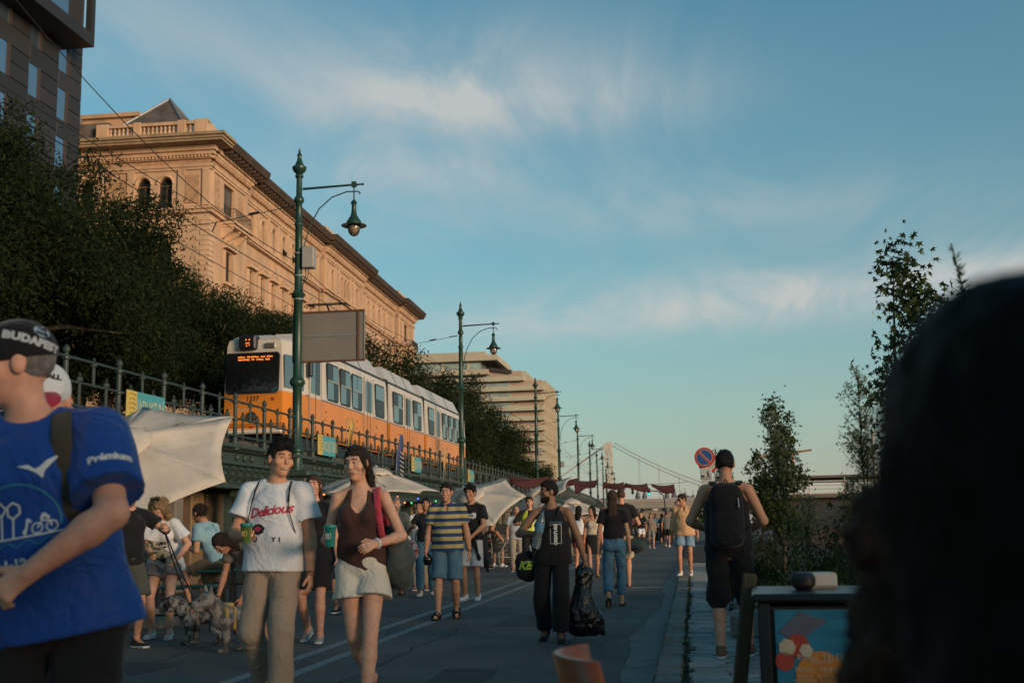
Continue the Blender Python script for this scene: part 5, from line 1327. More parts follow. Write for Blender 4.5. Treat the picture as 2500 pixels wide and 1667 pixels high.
tram_window(11.9, 13.5, open_top=True); tram_door(13.75, 14.9, 3); tram_window(15.3, 16.8, open_top=True)
tram_window(18.2, 19.4, split=False); tram_door(19.66, 20.7, 3)
for a in (21.15, 22.5, 23.85, 25.2): tram_window(a, a + 1.15, open_top=True)
# cab: windscreen, corner windows, route boxes, lights, bumper
def fprism(name, pts, m, y=0.0, d=.03, parent=tr, **k): q = MB(); q.prism(pts, (0, y - d, 0), (1, 0, 0), (0, 0, 1), (0, d, 0)); return q.build(name, m, parent, **k)
ws = fprism('windscreen', [(-.74, 5.13), (.70, 5.13), (.78, 5.22), (.80, 6.26), (.74, 6.34), (-.78, 6.34), (-.84, 6.26), (-.84, 5.22)], M_TGD, .05, .09)
fprism('route_display', [(-.50, 6.08), (.60, 6.08), (.60, 6.28), (-.50, 6.28)], M_TB, -.042, .01, ws)
M_LED = mat('orange_led', (.9, .3, .05), emit=(1.0, .22, .03), es=0.9, var=0)
rr = random.Random(2)
for rowz, wds in ((6.21, (5, 8, 3, 4)), (6.13, (8, 2, 5, 3))):
    x = -.46
    q = MB()
    for wlen in wds:
        for i in range(wlen): q.box(x, x + .034, -.058, -.053, rowz - .028 + rr.choice((0, .008)), rowz + .012 + rr.choice((0, .012))); x += .045
        x += .055
    q.build('display_letters', M_LED, ws, kind='stuff')
q = MB(); q.box(-.45, .5, -.06, -.045, 5.145, 5.21); q.build('dashboard', M_TB, ws)
rb = MB(); rb.bbox(-.40, .12, -.16, .3, 6.42, 6.86, .05); rb.v = [(x - .02, y, z) for x, y, z in rb.v]; ro = rb.build('route_box', M_TB, tr)
q = MB()
for dx, dz, w_, h_ in ((0, .0, .03, .05), (.10, .0, .03, .05), (.0, -.09, .13, .03), (.02, -.18, .03, .05), (.10, -.15, .03, .03)): q.box(-.20 + dx, -.20 + dx + w_, -.166, -.162, 6.68 + dz, 6.68 + dz + h_)
q.build('route_number', M_LED, ro)
q = MB(); q.bbox(.34, .66, -.02, .06, 6.46, 6.62, .02); vo = q.build('front_vent', M_CHR, tr)
q = MB()
for i in range(4): q.box(.36, .64, -.035, -.021, 6.475 + i * .036, 6.49 + i * .036)
q.build('vent_slats', M_TB, vo)
for sg in (-1, 1):
    q = MB(); A = Vector((sg * .905, .06, 0)); B = Vector((sg * 1.128, 1.16, 0)); d = (B - A); nrm = Vector((sg * d.y, -abs(d.x), 0)).normalized() * .02
    q.add([A + nrm + Vector((0, 0, z)) for z in (5.30, 6.28)] + [B + nrm + Vector((0, 0, z)) for z in (6.28, 5.30)], [(0, 1, 2, 3)]); q.build('corner_window', M_TGL, tr)
    q = MB(); q.bbox(sg * 1.26 - .07, sg * 1.26 + .07, 1.3, 1.5, 5.75, 6.2, .03); q.tube([(sg * 1.1, 1.4, 6.3), (sg * 1.26, 1.4, 6.15)], .02, 6); q.build('wing_mirror', M_TB, tr)
q = MB(); q.lathe([(0, 0), (.14, .0), (.15, .05), (.12, .08), (0, .09)], 16); hl = q.build('headlight', mat('headlight_glass', (.06, .06, .06), rough=.1, metal=.5), tr, 40); hl.location = (-.02, -.01, 4.46); hl.rotation_euler = (PI / 2, 0, 0)
for x in (-.62, .62): q = MB(); q.lathe([(0, 0), (.05, 0), (.05, .03), (0, .045)], 10); o = q.build('indicator', mat('indicator_amber', (.45, .10, .02), rough=.2), tr, 40); o.location = (x, -.002, 4.97); o.rotation_euler = (PI / 2, 0, 0)
q = MB(); q.bbox(-.90, .90, -.09, .1, 3.96, 4.10, .04); q.build('bumper', M_TW, tr)
for z in (4.17, 4.23): q = MB(); q.box(-.88, .885, -.012, -.001, z, z + .02); q.build('front_trim', M_TB, tr)
q = MB(); q.box(-.06, .02, -.03, -.001, 4.13, 4.20); q.build('tail_lamp', mat('red_lens', (.5, .02, .03), rough=.2), tr)
flat_text('1337', .20, M_TB, (-.02, -.006, 4.98), (1, 0, 0), (0, 0, 1), tr, 'fleet_number', bold=.003)
flat_text('1337', .10, M_CHR, (WX + .002, 4.9, 6.60), (0, 1, 0), (0, 0, 1), tr, 'fleet_number')
flat_text('JÓGVÉDŐ.BKV', .085, M_TW, (-.42, -.006, 4.66), (1, 0, 0), (0, 0, 1), tr, 'lettering')
for yy in (7.3, 19.0): flat_text('Budapest', .10, M_CHR, (WX + .002, yy, 6.60), (0, 1, 0), (0, 0, 1), tr, 'lettering')
for yy in (3.3, 6.9, 9.4, 12.9, 15.2, 19.9, 22.2):
    q = MB(); q.sphere((WX + .005, yy, 4.86), (.02, .03, .03), 8, 6); q.sphere((WX + .005, yy - .12, 4.62), (.015, .02, .02), 8, 6); q.sphere((WX + .005, yy + .02, 4.60), (.015, .02, .02), 8, 6); q.build('side_marker', M_RUST, tr, True)
uc = MB(); uc.box(-.95, .95, .5, 26.2, 3.5, 3.94); uc.build('underframe', M_TB, tr)
for y in (2.2, 4.0, 10.2, 12.2, 16.6, 18.5, 22.8, 24.6): q = MB(); q.lathe([(.33, -.06), (.36, -.06), (.36, -.02), (.33, .0), (.30, .06), (0, .07)], 16); o = q.build('wheel', M_TB, tr, 40); o.location = (.75, y, 3.62); o.rotation_euler = (0, PI / 2, 0)
# pantograph
pg = MB(); pb_ = (0, 5.9, 7.5)
pg.tube([(0, 6.4, 7.46), (.0, 8.6, 8.0)], .05, 6); pg.tube([(0, 8.6, 8.0), (0, 7.0, 9.05)], .035, 6); pg.tube([(-.3, 6.4, 7.5), (.3, 6.4, 7.5)], .05, 6)
for dy in (-.12, .12): pg.tube([(-.8, 7.0 + dy, 8.98), (-.7, 7.0 + dy, 9.07), (.7, 7.0 + dy, 9.07), (.8, 7.0 + dy, 8.98)], .022, 6)
for x in (-.5, .5): pg.tube([(x, 6.88, 9.07), (x, 7.12, 9.07)], .018, 5)
pg.build('pantograph', M_TB, tr)
# rails
for x in (-11.75, -13.2): q = MB(); q.box(x - .04, x + .04, 6, 240, 3.25, 3.36); q.build('tram_rail', M_RUST, kind='structure')
# ------------------------------------------------------------------ overhead wires
M_WIRE = mat('wire', (0.02, 0.02, 0.022), rough=0.6, var=0)
def wire(pts, label, r=.012, name='overhead_wire', sag=0.0, n=10, group='overhead wires above the tram'):
    pp = []
    for a, b in zip(pts, pts[1:]):
        a, b = Vector(a), Vector(b)
        for i in range(n): t = i / n; p = a.lerp(b, t); p.z -= sag * 4 * t * (1 - t); pp.append(p)
    pp.append(Vector(pts[-1])); q = MB(); q.tube(pp, r, 4); return q.build(name, M_WIRE, label=label, cat='wire', group=group)
def lampz(i, z): return (LAMPS[i][0], LAMPS[i][1], z)
wire([(-12.4, 8, 9.1), (-12.45, 29.2, 9.05)] + [(LAMPS[i][0] - 2.4, LAMPS[i][1], 9.05) for i in range(1, 9)], 'contact wire running above the tram rails', .014)
wire([(-12.9, 8, 10.2), (-12.6, 29.2, 9.75)] + [(LAMPS[i][0] - 2.5, LAMPS[i][1], 9.7) for i in range(1, 9)], 'carrier wire sagging above the contact wire', .012, sag=.25)
wire([(-15.2, 8, 10.4), (-15.0, 29.2, 9.85)] + [(LAMPS[i][0] - 4.9, LAMPS[i][1], 9.7) for i in range(1, 9)], 'second contact wire above the far tram track', .014)
wire([(-10.4, 16, 9.8)] + [lampz(i, 8.15) for i in range(0, 8)], 'slack cable strung from lamp to lamp', .012, sag=.55)
for i in range(0, 8):
    x, y = LAMPS[i]
    w_ = wire([(x - .1, y, 9.72), (x - 2.4, y + .1, 9.4), (x - 5.0, y + .2, 9.35), (x - 17, y + .6, 9.9)], 'cross-span wire from the ' + ('nearest', 'second', 'third', 'fourth', 'fifth', 'sixth', 'seventh', 'eighth')[i] + ' lamp over the tracks', .010, 'span_wire')
    q = MB(); q.tube([(x - .12, y, 9.72), (x - .5, y, 9.68)], .025, 5); q.tube([(x - 1.1, y, 9.6), (x - 1.4, y, 9.56)], .035, 5); q.tube([(x - 2.3, y, 9.41), (x - 2.42, y, 9.12)], .02, 5); q.build('insulator', M_WIRE, w_)
# ------------------------------------------------------------------ far things: bridge, signal, halls, overpass
M_WHT = mat('bridge_white', (0.62, 0.52, 0.44), rough=0.7, var=0.05); M_CABLE = mat('bridge_cable', (0.34, 0.29, 0.26), rough=0.7, var=0)  # cable tone lightened to stand in for distance haze
bg = thing('suspension_bridge', 'white suspension bridge with a tall pylon and drooping cables in the distance', 'bridge', (0, 850, 0))
for dx in (-1.2, 1.9):
    q = MB(); q.box(-58 + dx - 1.2, -58 + dx + 1.2, -2, 2, -4, 59 + dx * .2); q.build('pylon_leg', M_WHT, bg)
q = MB(); q.box(-60.2, -55, -1.8, 1.8, 53, 57); q.box(-60.2, -55, -1.8, 1.8, 30, 33); q.build('pylon_beam', M_WHT, bg)
def cz(x): t = (x + 54) / 150; return 56 - 46 * t * (2 - t) if t < 1 else 10
for dy, dz in ((-9, 0), (9, 3.2)):
    q = MB(); q.tube([(x, dy, cz(x) + dz) for x in range(-54, 250, 12)], .28, 5); q.build('main_cable', M_CABLE, bg)
    q = MB(); q.tube([(-60, dy, 55 + dz), (-140, dy, 4)], .3, 5); q.build('back_stay', mat('stay_red', (.45, .26, .2)), bg)
    for x in range(-36, 100, 14): q = MB(); q.tube([(x, dy, cz(x) + dz), (x, dy, 12)], .10, 4); q.build('hanger', M_CABLE, bg)
q = MB(); q.box(-200, 420, -12, 12, 9.5, 12); q.build('bridge_deck', M_WHT, bg)
q = MB(); q.box(-160, 420, -12.4, -12.1, 12.0, 13.1); q.build('bridge_parapet', M_CABLE, bg)
# overpass ramp across the road
ov = thing('overpass', 'pale concrete overpass ramp crossing the far end of the road', 'overpass', (0, 330, 0))
q = MB(); q.box(-32, 160, 0, 9, 5.2, 6.9); q.build('overpass_deck', mat('overpass_concrete', (.30, .26, .22), rough=.9, var=.15, vs=.1), ov)
for x in (-24, -12, 4, 18, 32, 50, 70): q = MB(); q.box(x - .8, x + .8, 3, 6, 0, 5.2); q.build('overpass_pier', mat('overpass_concrete', (.36, .27, .19)), ov)
q = MB(); q.box(-32, 160, -.2, -.05, 6.9, 7.8); q.build('overpass_rail', M_CABLE, ov)
# market halls and far blocks
M_HALL = mat('hall_roof', (.13, .13, .14), rough=.8, var=.2, vs=.1); M_HALLW = mat('hall_wall', (.28, .2, .15), rough=.9, var=.2, vs=.1)
mh = thing('market_hall', 'grey-roofed halls with pointed turrets beyond the overpass', 'building', (0, 700, 0))
q = MB(); q.box(-64, 12, 0, 40, 0, 8); q.build('hall_wall', M_HALLW, mh)
for x0, x1, zt in ((-62, -40, 16), (-40, -22, 13), (-20, 10, 17)): q = MB(); q.prism([(x0, 8), (x1, 8), (x1 - 3, zt * .8), ((x0 + x1) / 2 + 2, zt), ((x0 + x1) / 2 - 2, zt), (x0 + 3, zt * .8)], (0, 0, 0), (1, 0, 0), (0, 0, 1), (0, 30, 0)); q.build('hall_roof', M_HALL, mh)
for x in (-31, -27, -14, -10): q = MB(); q.lathe([(1.4, 8), (1.4, 16), (1.6, 16.2), (.7, 19), (.3, 20.5), (0, 22)], 8, (x, -1, 0)); q.build('turret', M_HALL, mh)
fb = thing('far_block', 'pale boxy city block with rooftop masts by the tan-shirted man', 'building', (0, 600, 0))
q = MB(); q.box(-10, 6.5, 0, 20, 0, 13.5); q.build('wall', mat('far_block_wall', (.40, .34, .31), rough=.9, var=.1), fb)
for r_ in range(4):
    for c_ in range(7): q = MB(); q.box(-9 + c_ * 2.1, -7.7 + c_ * 2.1, -.1, -.02, 2.5 + r_ * 2.7, 4.2 + r_ * 2.7); q.build('window', M_HD, fb)
for x, h_ in ((-8, 15.5), (-5, 14.6), (-3, 16), (1, 14.8), (4, 17)): q = MB(); q.box(x - .9, x + .6, 4, 8, 13.5, h_); q.tube([(x, 5, h_), (x, 5, h_ + 2.4)], .12, 4); q.build('roof_plant', M_HALL, fb)
fb2 = thing('far_block', 'reddish far block between the lamps and the traffic signal', 'building', (0, 560, 0))
q = MB(); q.box(-40, -31, 0, 20, 0, 11); q.build('wall', mat('far_block_red', (.36, .24, .21), rough=.9, var=.1), fb2)
for r_ in range(3):
    for c_ in range(4): q = MB(); q.box(-39.4 + c_ * 2.2, -38 + c_ * 2.2, -.1, -.02, 2.5 + r_ * 2.8, 4.2 + r_ * 2.8); q.build('window', M_HD, fb2)
# traffic signal with a curved mast arm
M_SIG = mat('signal_black', (.02, .022, .022), rough=.5)
ts_ = thing('traffic_signal', 'traffic signal on a curved mast arm showing green over the road', 'traffic light', (-4.4, 200, 0))
q = MB(); q.tube([(0, 0, 0), (0, 0, 4.8), (-.3, 0, 5.8), (-1.1, 0, 6.4), (-5.6, 0, 6.9)], [.12, .11, .10, .09, .06], 8); q.build('mast', M_SIG, ts_, True)
for x, zc, on in ((-2.55, 6.35, 'g'), (-5.3, 6.6, None)):
    q = MB(); q.bbox(x - .2, x + .2, -.25, .1, zc - .62, zc + .62, .06); ho = q.build('signal_head', M_SIG, ts_)
    for i, (c, nm) in enumerate((((.25, .02, .02), 'red'), ((.25, .14, .02), 'amber'), ((.02, .3, .22), 'green'))):
        l = (on == 'g' and i == 2); q = MB(); q.lathe([(0, 0), (.15, 0), (.13, .04), (0, .06)], 12); o = q.build('lens', mat('lens_%s_%d' % (nm, l), c if l else tuple(k * .15 for k in c), rough=.3, emit=(.03, .9, .6) if l else None, es=2.5 if l else 0), ho, 40); o.location = (x, -.26, zc + .4 - .4 * i); o.rotation_euler = (PI / 2, 0, 0)
# light mast, crane and shed on the river side
lp = thing('light_mast', 'slim grey light mast with two arms above the river planting', 'street lamp', (11.2, 75, 0))
q = MB(); q.tube([(0, 0, 0), (0, 0, 6.6)], [.14, .09], 8); q.tube([(0, 0, 6.45), (2.0, 0, 6.6)], .05, 6); q.build('mast', mat('mast_grey', (.33, .33, .32), rough=.5, metal=.3), lp); q = MB(); q.bbox(1.0, 2.1, -.15, .15, 6.58, 6.70, .02); q.build('lamp_head', M_ZINC, lp)
cr = thing('tower_crane', 'faint tower crane far beyond the sweetgums', 'crane', (42, 620, 0)); q = MB(); q.tube([(10, 0, 0), (10, 0, 36)], 1.0, 4); q.tube([(-8, 0, 33.5), (20, 0, 36.5)], .55, 4); q.tube([(10, 0, 40), (-4, 0, 34)], .15, 4); q.build('jib', mat('crane_yellow', (.40, .22, .12)), cr)
ship = thing('river_pavilion', 'low river-side pavilion with pale railings behind the planting', 'building', (0, 62, 0))
q = MB(); q.box(4.6, 16, 0, 9, 0, 2.3); q.build('wall', mat('pavilion_wood', (.045, .035, .03), rough=.8, var=.2), ship); q = MB(); q.box(4.2, 16.5, -.6, 9.6, 2.3, 2.48); q.box(3.6, 12, -.3, 8, 3.3, 3.42); q.build('roof', mat('pavilion_roof', (.12, .10, .085), rough=.7, var=.15), ship)
for i in range(4): q = MB(); q.tube([(4.2, -.5, 2.52 + i * .2), (16.4, -.5, 2.52 + i * .2)], .03, 5); q.build('rail', M_WHT, ship)
for i in range(8): q = MB(); q.tube([(4.2 + i * 1.74, -.5, 2.48), (4.2 + i * 1.74, -.5, 3.3)], .04, 5); q.build('post', M_WHT, ship)
for i in range(3): q = MB(); q.box(5 + i * 3.6, 7.6 + i * 3.6, -.05, -.01, .7, 2.0); q.build('window', M_GLASSD, ship)
# ------------------------------------------------------------------ trees and plants
def leaf_mat(name, c1, c2, trans=0.3, rough=0.75):
    m = bpy.data.materials.new(name); m.use_nodes = True; N = m.node_tree.nodes; L = m.node_tree.links; b = N['Principled BSDF']
    g = N.new('ShaderNodeNewGeometry'); cr = N.new('ShaderNodeValToRGB'); L.new(g.outputs['Random Per Island'], cr.inputs[0])
    cr.color_ramp.elements[0].color = (*c1, 1); cr.color_ramp.elements[1].color = (*c2, 1)
    L.new(cr.outputs[0], b.inputs['Base Color']); b.inputs['Roughness'].default_value = rough; b.inputs['Specular IOR Level'].default_value = 0.12
    t = N.new('ShaderNodeBsdfTranslucent'); L.new(cr.outputs[0], t.inputs[0]); mx = N.new('ShaderNodeMixShader'); mx.inputs[0].default_value = trans
    L.new(b.outputs[0], mx.inputs[1]); L.new(t.outputs[0], mx.inputs[2]); L.new(mx.outputs[0], N['Material Output'].inputs[0])
    return m
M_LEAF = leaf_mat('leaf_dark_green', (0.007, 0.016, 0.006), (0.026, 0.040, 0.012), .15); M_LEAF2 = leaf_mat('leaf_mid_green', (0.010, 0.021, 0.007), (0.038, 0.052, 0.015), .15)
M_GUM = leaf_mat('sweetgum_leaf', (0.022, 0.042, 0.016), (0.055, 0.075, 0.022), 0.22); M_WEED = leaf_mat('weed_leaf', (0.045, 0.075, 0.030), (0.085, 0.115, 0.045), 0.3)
M_PODS = leaf_mat('seed_pods', (0.16, 0.13, 0.05), (0.24, 0.20, 0.08), 0.3); M_BARK = mat('bark', (0.055, 0.042, 0.032), rough=0.95, var=0.35, vs=6, bump=1.0, bs=18, stretch=(1, 1, .3))
def raw_mesh(name, V, nf, k, m):
    """nf faces of k corners each, corners already in order"""
    me = bpy.data.meshes.new(name); me.vertices.add(len(V)); me.vertices.foreach_set('co', np.asarray(V, np.float32).ravel())
    me.loops.add(nf * k); me.polygons.add(nf); me.loops.foreach_set('vertex_index', np.arange(nf * k, dtype=np.int32)); me.polygons.foreach_set('loop_start', np.arange(0, nf * k, k, dtype=np.int32))
    me.materials.append(m); me.update(); return me
def leaves(rs, C, size, asp=0.36, droop=0.5, shape='leaf'):
    """one small pointed leaf at every point of C, tip hanging a little"""
    n = len(C); d = rs.normal(size=(n, 3)); d[:, 2] -= droop; d /= np.linalg.norm(d, axis=1)[:, None]
    w = np.cross(d, rs.normal(size=(n, 3))); w /= np.linalg.norm(w, axis=1)[:, None] + 1e-9
    s = (size * rs.uniform(0.65, 1.3, n))[:, None]
    if shape == 'leaf':
        V = np.stack([C, C + d * s * .45 + w * s * asp * .5, C + d * s, C + d * s * .45 - w * s * asp * .5], 1); return V.reshape(-1, 3), n, 4
    # five-pointed star leaf
    pts = [(0, 0)]
    for i, a in enumerate(np.radians([-105, -52, 0, 52, 105])):
        r_ = (.62, .88, 1.0, .88, .62)[i]; pts.append((r_ * math.sin(a), .12 + r_ * math.cos(a)))
        if i < 4: a2 = np.radians([-78, -26, 26, 78])[i]; pts.append((.36 * math.sin(a2), .12 + .36 * math.cos(a2)))
    V = np.stack([C + (w * p[0] + d * p[1]) * s * .62 for p in pts], 1); return V.reshape(-1, 3), n, len(pts)
def tree(name, label, loc, blobs, n, size, m, seed, trunk=0.22, clump=22, spread=0.55, cat='tree', group=None, droop=.6, shape='leaf', asp=.3, limbs=9, pods=0, hollow=.45, fork=2.2, lobes=0):
    rs = np.random.RandomState(seed); t = thing(name, label, cat, loc, 0, group)
    bl = np.array([b[:6] for b in blobs], float)
    if lobes:                                                  # smaller boughs push out of the main masses
        ex = []
        for b in bl:
            for _ in range(lobes): u = rs.normal(size=3); u /= np.linalg.norm(u); ex.append(np.r_[b[:3] + u * b[3:6] * .92, b[3:6] * rs.uniform(.22, .42)])
        bl = np.r_[bl * np.array([1, 1, 1, .86, .86, .86]), np.array(ex)]
    vol = bl[:, 3] * bl[:, 4] * bl[:, 5]; pick = rs.choice(len(bl), n // clump, p=vol ** .6 / (vol ** .6).sum())
    u = rs.normal(size=(len(pick), 3)); u /= np.linalg.norm(u, axis=1)[:, None]; rad = (hollow + (1 - hollow) * rs.uniform(0, 1, len(pick)) ** .6)
    ctr = bl[pick, :3] + u * rad[:, None] * bl[pick, 3:6]
    pts = np.repeat(ctr, clump, 0) + rs.normal(size=(len(ctr) * clump, 3)) * spread * np.array([1, 1, .7]) * .5
    V, nf, k = leaves(rs, pts, size, asp, droop, shape)
    put('crown', raw_mesh('crown', V, nf, k, m), t)
    if pods:
        c2 = ctr[rs.choice(len(ctr), pods)]; c2 = np.repeat(c2, 7, 0) + rs.normal(size=(pods * 7, 3)) * .12; V, nf, k = leaves(rs, c2, .16, .25, 2.5); put('seed_pods', raw_mesh('seed_pods', V, nf, k, M_PODS), t, kind='stuff')
    tk = MB(); zc = bl[:, 2].min(); top = Vector(bl[np.argmax(bl[:, 2]), :3]); j = lambda s_: rs.uniform(-s_, s_)
    mid = Vector((j(.25), j(.25), fork)); tk.tube([(0, 0, -.1), (j(.08), j(.08), fork * .5), mid], [trunk * 1.25, trunk, trunk * .85], 9)
    tk.tube([mid, mid.lerp(top, .5) + Vector((j(.3), j(.3), 0)), top], [trunk * .8, trunk * .45, trunk * .08], 7)
    for i in range(limbs):
        e = Vector(ctr[rs.randint(len(ctr))]); a = mid.lerp(top, rs.uniform(0, .55)); mm = a.lerp(e, .5) + Vector((j(.4), j(.4), .3))
        tk.tube([a, mm, e], [trunk * .42, trunk * .26, trunk * .05], 6)
    tk.build('trunk', M_BARK, t, True)
    return t
G_ = 'trees along the tram promenade'
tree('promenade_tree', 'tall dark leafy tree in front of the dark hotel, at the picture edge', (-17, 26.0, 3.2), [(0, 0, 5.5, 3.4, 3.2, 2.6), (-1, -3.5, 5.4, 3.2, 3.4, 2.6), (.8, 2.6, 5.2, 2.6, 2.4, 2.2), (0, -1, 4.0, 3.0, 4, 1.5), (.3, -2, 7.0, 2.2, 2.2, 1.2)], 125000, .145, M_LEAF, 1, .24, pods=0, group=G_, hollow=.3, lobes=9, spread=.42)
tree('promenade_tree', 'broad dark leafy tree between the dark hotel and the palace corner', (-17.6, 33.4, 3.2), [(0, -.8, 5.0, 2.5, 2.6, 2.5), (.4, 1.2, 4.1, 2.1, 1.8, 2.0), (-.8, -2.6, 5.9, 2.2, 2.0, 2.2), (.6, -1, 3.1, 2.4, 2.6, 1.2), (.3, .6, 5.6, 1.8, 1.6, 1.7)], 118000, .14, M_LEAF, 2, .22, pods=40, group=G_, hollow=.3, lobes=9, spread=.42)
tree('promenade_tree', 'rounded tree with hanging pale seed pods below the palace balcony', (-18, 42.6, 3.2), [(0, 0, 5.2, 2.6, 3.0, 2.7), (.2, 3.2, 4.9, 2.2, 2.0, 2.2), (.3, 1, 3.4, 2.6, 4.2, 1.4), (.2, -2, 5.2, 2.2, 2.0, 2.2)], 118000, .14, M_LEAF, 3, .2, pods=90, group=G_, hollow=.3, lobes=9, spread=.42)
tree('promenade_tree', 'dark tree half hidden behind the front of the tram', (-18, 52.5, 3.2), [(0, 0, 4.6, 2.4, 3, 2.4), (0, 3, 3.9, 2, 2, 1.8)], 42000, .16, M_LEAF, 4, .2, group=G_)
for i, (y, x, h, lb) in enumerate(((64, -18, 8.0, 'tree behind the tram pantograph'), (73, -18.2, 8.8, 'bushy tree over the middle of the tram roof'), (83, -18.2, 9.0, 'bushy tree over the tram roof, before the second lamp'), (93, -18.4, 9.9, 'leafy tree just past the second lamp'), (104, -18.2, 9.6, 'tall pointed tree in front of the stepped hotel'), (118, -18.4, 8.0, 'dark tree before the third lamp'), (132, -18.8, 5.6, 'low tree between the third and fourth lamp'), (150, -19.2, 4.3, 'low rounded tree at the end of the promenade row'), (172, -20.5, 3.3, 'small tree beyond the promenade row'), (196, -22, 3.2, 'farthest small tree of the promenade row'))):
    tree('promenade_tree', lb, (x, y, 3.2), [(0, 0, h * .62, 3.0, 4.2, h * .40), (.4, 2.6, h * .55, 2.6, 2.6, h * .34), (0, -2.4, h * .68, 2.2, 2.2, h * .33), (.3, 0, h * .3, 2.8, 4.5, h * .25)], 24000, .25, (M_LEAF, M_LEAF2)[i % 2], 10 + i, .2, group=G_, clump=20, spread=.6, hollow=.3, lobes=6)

# young sweetgums on the river side
G2 = 'young sweetgum trees on the river side'
def gum(label, loc, H, wid, n, seed, lean=0.0, size=.125):
    rs = np.random.RandomState(seed); bl = []
    for i in range(9):
        f = i / 8; r_ = wid * (1.05 - f) * (1 if i > 1 else .8) + .12; a = rs.uniform(0, 6.28)
        bl.append((math.cos(a) * r_ * .55 + lean * f * H, math.sin(a) * r_ * .55, H * (.30 + .66 * f), r_ * .75, r_ * .75, H * .075 + .08))
    bl.append((lean * H, 0, H * .97, .10, .10, .14))
    return tree('sweetgum_tree', label, loc, bl, n, size, M_GUM, seed, .045, 9, .22, group=G2, droop=1.0, shape='star', limbs=16, hollow=.2, fork=H * .3)
gum('young sweetgum with star-shaped leaves, tallest on the river side', (2.35, 12.6, 0.03), 4.02, .95, 5200, 31, -.035, .105)
gum('slender young sweetgum beside the man with the backpack', (1.92, 26.8, 0.03), 3.75, .55, 4200, 32, .0, .11)
gum('small sweetgum hidden behind the no-parking sign', (.85, 36.5, 0.03), 3.15, .6, 1800, 33, 0, .14)
gum('far young sweetgum along the river-side planting', (2.6, 47, 0.03), 3.9, .9, 1800, 34, 0, .16)

# tall wispy fleabane stems in the planting
def weed(label, loc, H, seed, lean=(0, 0), dens=1.0, plume=True):
    rs = np.random.RandomState(seed); t = thing('fleabane_weed', label, 'weed', loc, 0, 'tall weeds in the planting strip'); st = MB()
    L = Vector((lean[0], lean[1], 0)); P_ = lambda f: Vector((L.x * f * f * H, L.y * f * f * H, f * H))
    st.tube([P_(i / 8) for i in range(9)], [.010 - .0075 * i / 8 for i in range(9)], 6); C = []; 
    n = int(260 * dens * H)
    V = []
    for i in range(n):
        f = rs.uniform(.12, .86 if plume else .99); p = P_(f); a = rs.uniform(0, 6.28); ln_ = .16 * (1.12 - f) * rs.uniform(.7, 1.2); e = p + Vector((math.cos(a) * ln_, math.sin(a) * ln_, ln_ * rs.uniform(.2, .8))); w = Vector((-math.sin(a), math.cos(a), 0)) * .0045
        V += [p, p.lerp(e, .5) + w, e, p.lerp(e, .5) - w]
    put('leaf_mass', raw_mesh('leaf_mass', [tuple(v) for v in V], len(V) // 4, 4, M_WEED), t, kind='stuff')
    if plume:
        V = []
        for i in range(int(70 * dens)):
            f = rs.uniform(.72, .97); p = P_(f); a = rs.uniform(0, 6.28); ln_ = rs.uniform(.06, .20) * (1.15 - f) * 2.6; e = p + Vector((math.cos(a) * ln_ * .6, math.sin(a) * ln_ * .6, ln_ * rs.uniform(.5, 1)))
            st.tube([p, e], [.002, .0012], 3, False)
            for j in range(7):
                b = p.lerp(e, rs.uniform(.45, 1.05)) + Vector(rs.normal(size=3) * .012); d = Vector(rs.normal(size=3)).normalized() * .011; w = d.orthogonal().normalized() * .005
                V += [b - d, b + w, b + d, b - w]
        put('flower_heads', raw_mesh('flower_heads', [tuple(v) for v in V], len(V) // 4, 4, leaf_mat('weed_bud', (.10, .12, .06), (.22, .22, .13))), t, kind='stuff')
    st.build('stem', M_WEED, t)
weed('tall feathery fleabane stem standing clear against the sky', (.80, 5.7, .03), 1.88, 41, (.0, 0), 1.2)
weed('fleabane plume beside the slender sweetgum', (.60, 6.6, .03), 1.78, 42, (-.10, 0), 1.0)
weed('leaning fleabane tip at the dark head in front', (.98, 3.6, .03), 1.98, 43, (-.09, 0), 1.2, False)
weed('short fleabane plume above the far light mast', (.95, 6.9, .03), 1.56, 44, (.03, 0), 1.0)
weed('bushy fleabane beside the waist of the backpack man', (.78, 8.8, .03), 1.35, 45, (.05, 0), 1.3)
weed('fleabane stem half hidden behind the second plume', (.92, 7.8, .03), 1.45, 46, (.08, 0), 1.1)
weed('dense low fleabane behind the poster box', (.66, 5.9, .03), 1.12, 47, (.02, 0), 1.6, False)
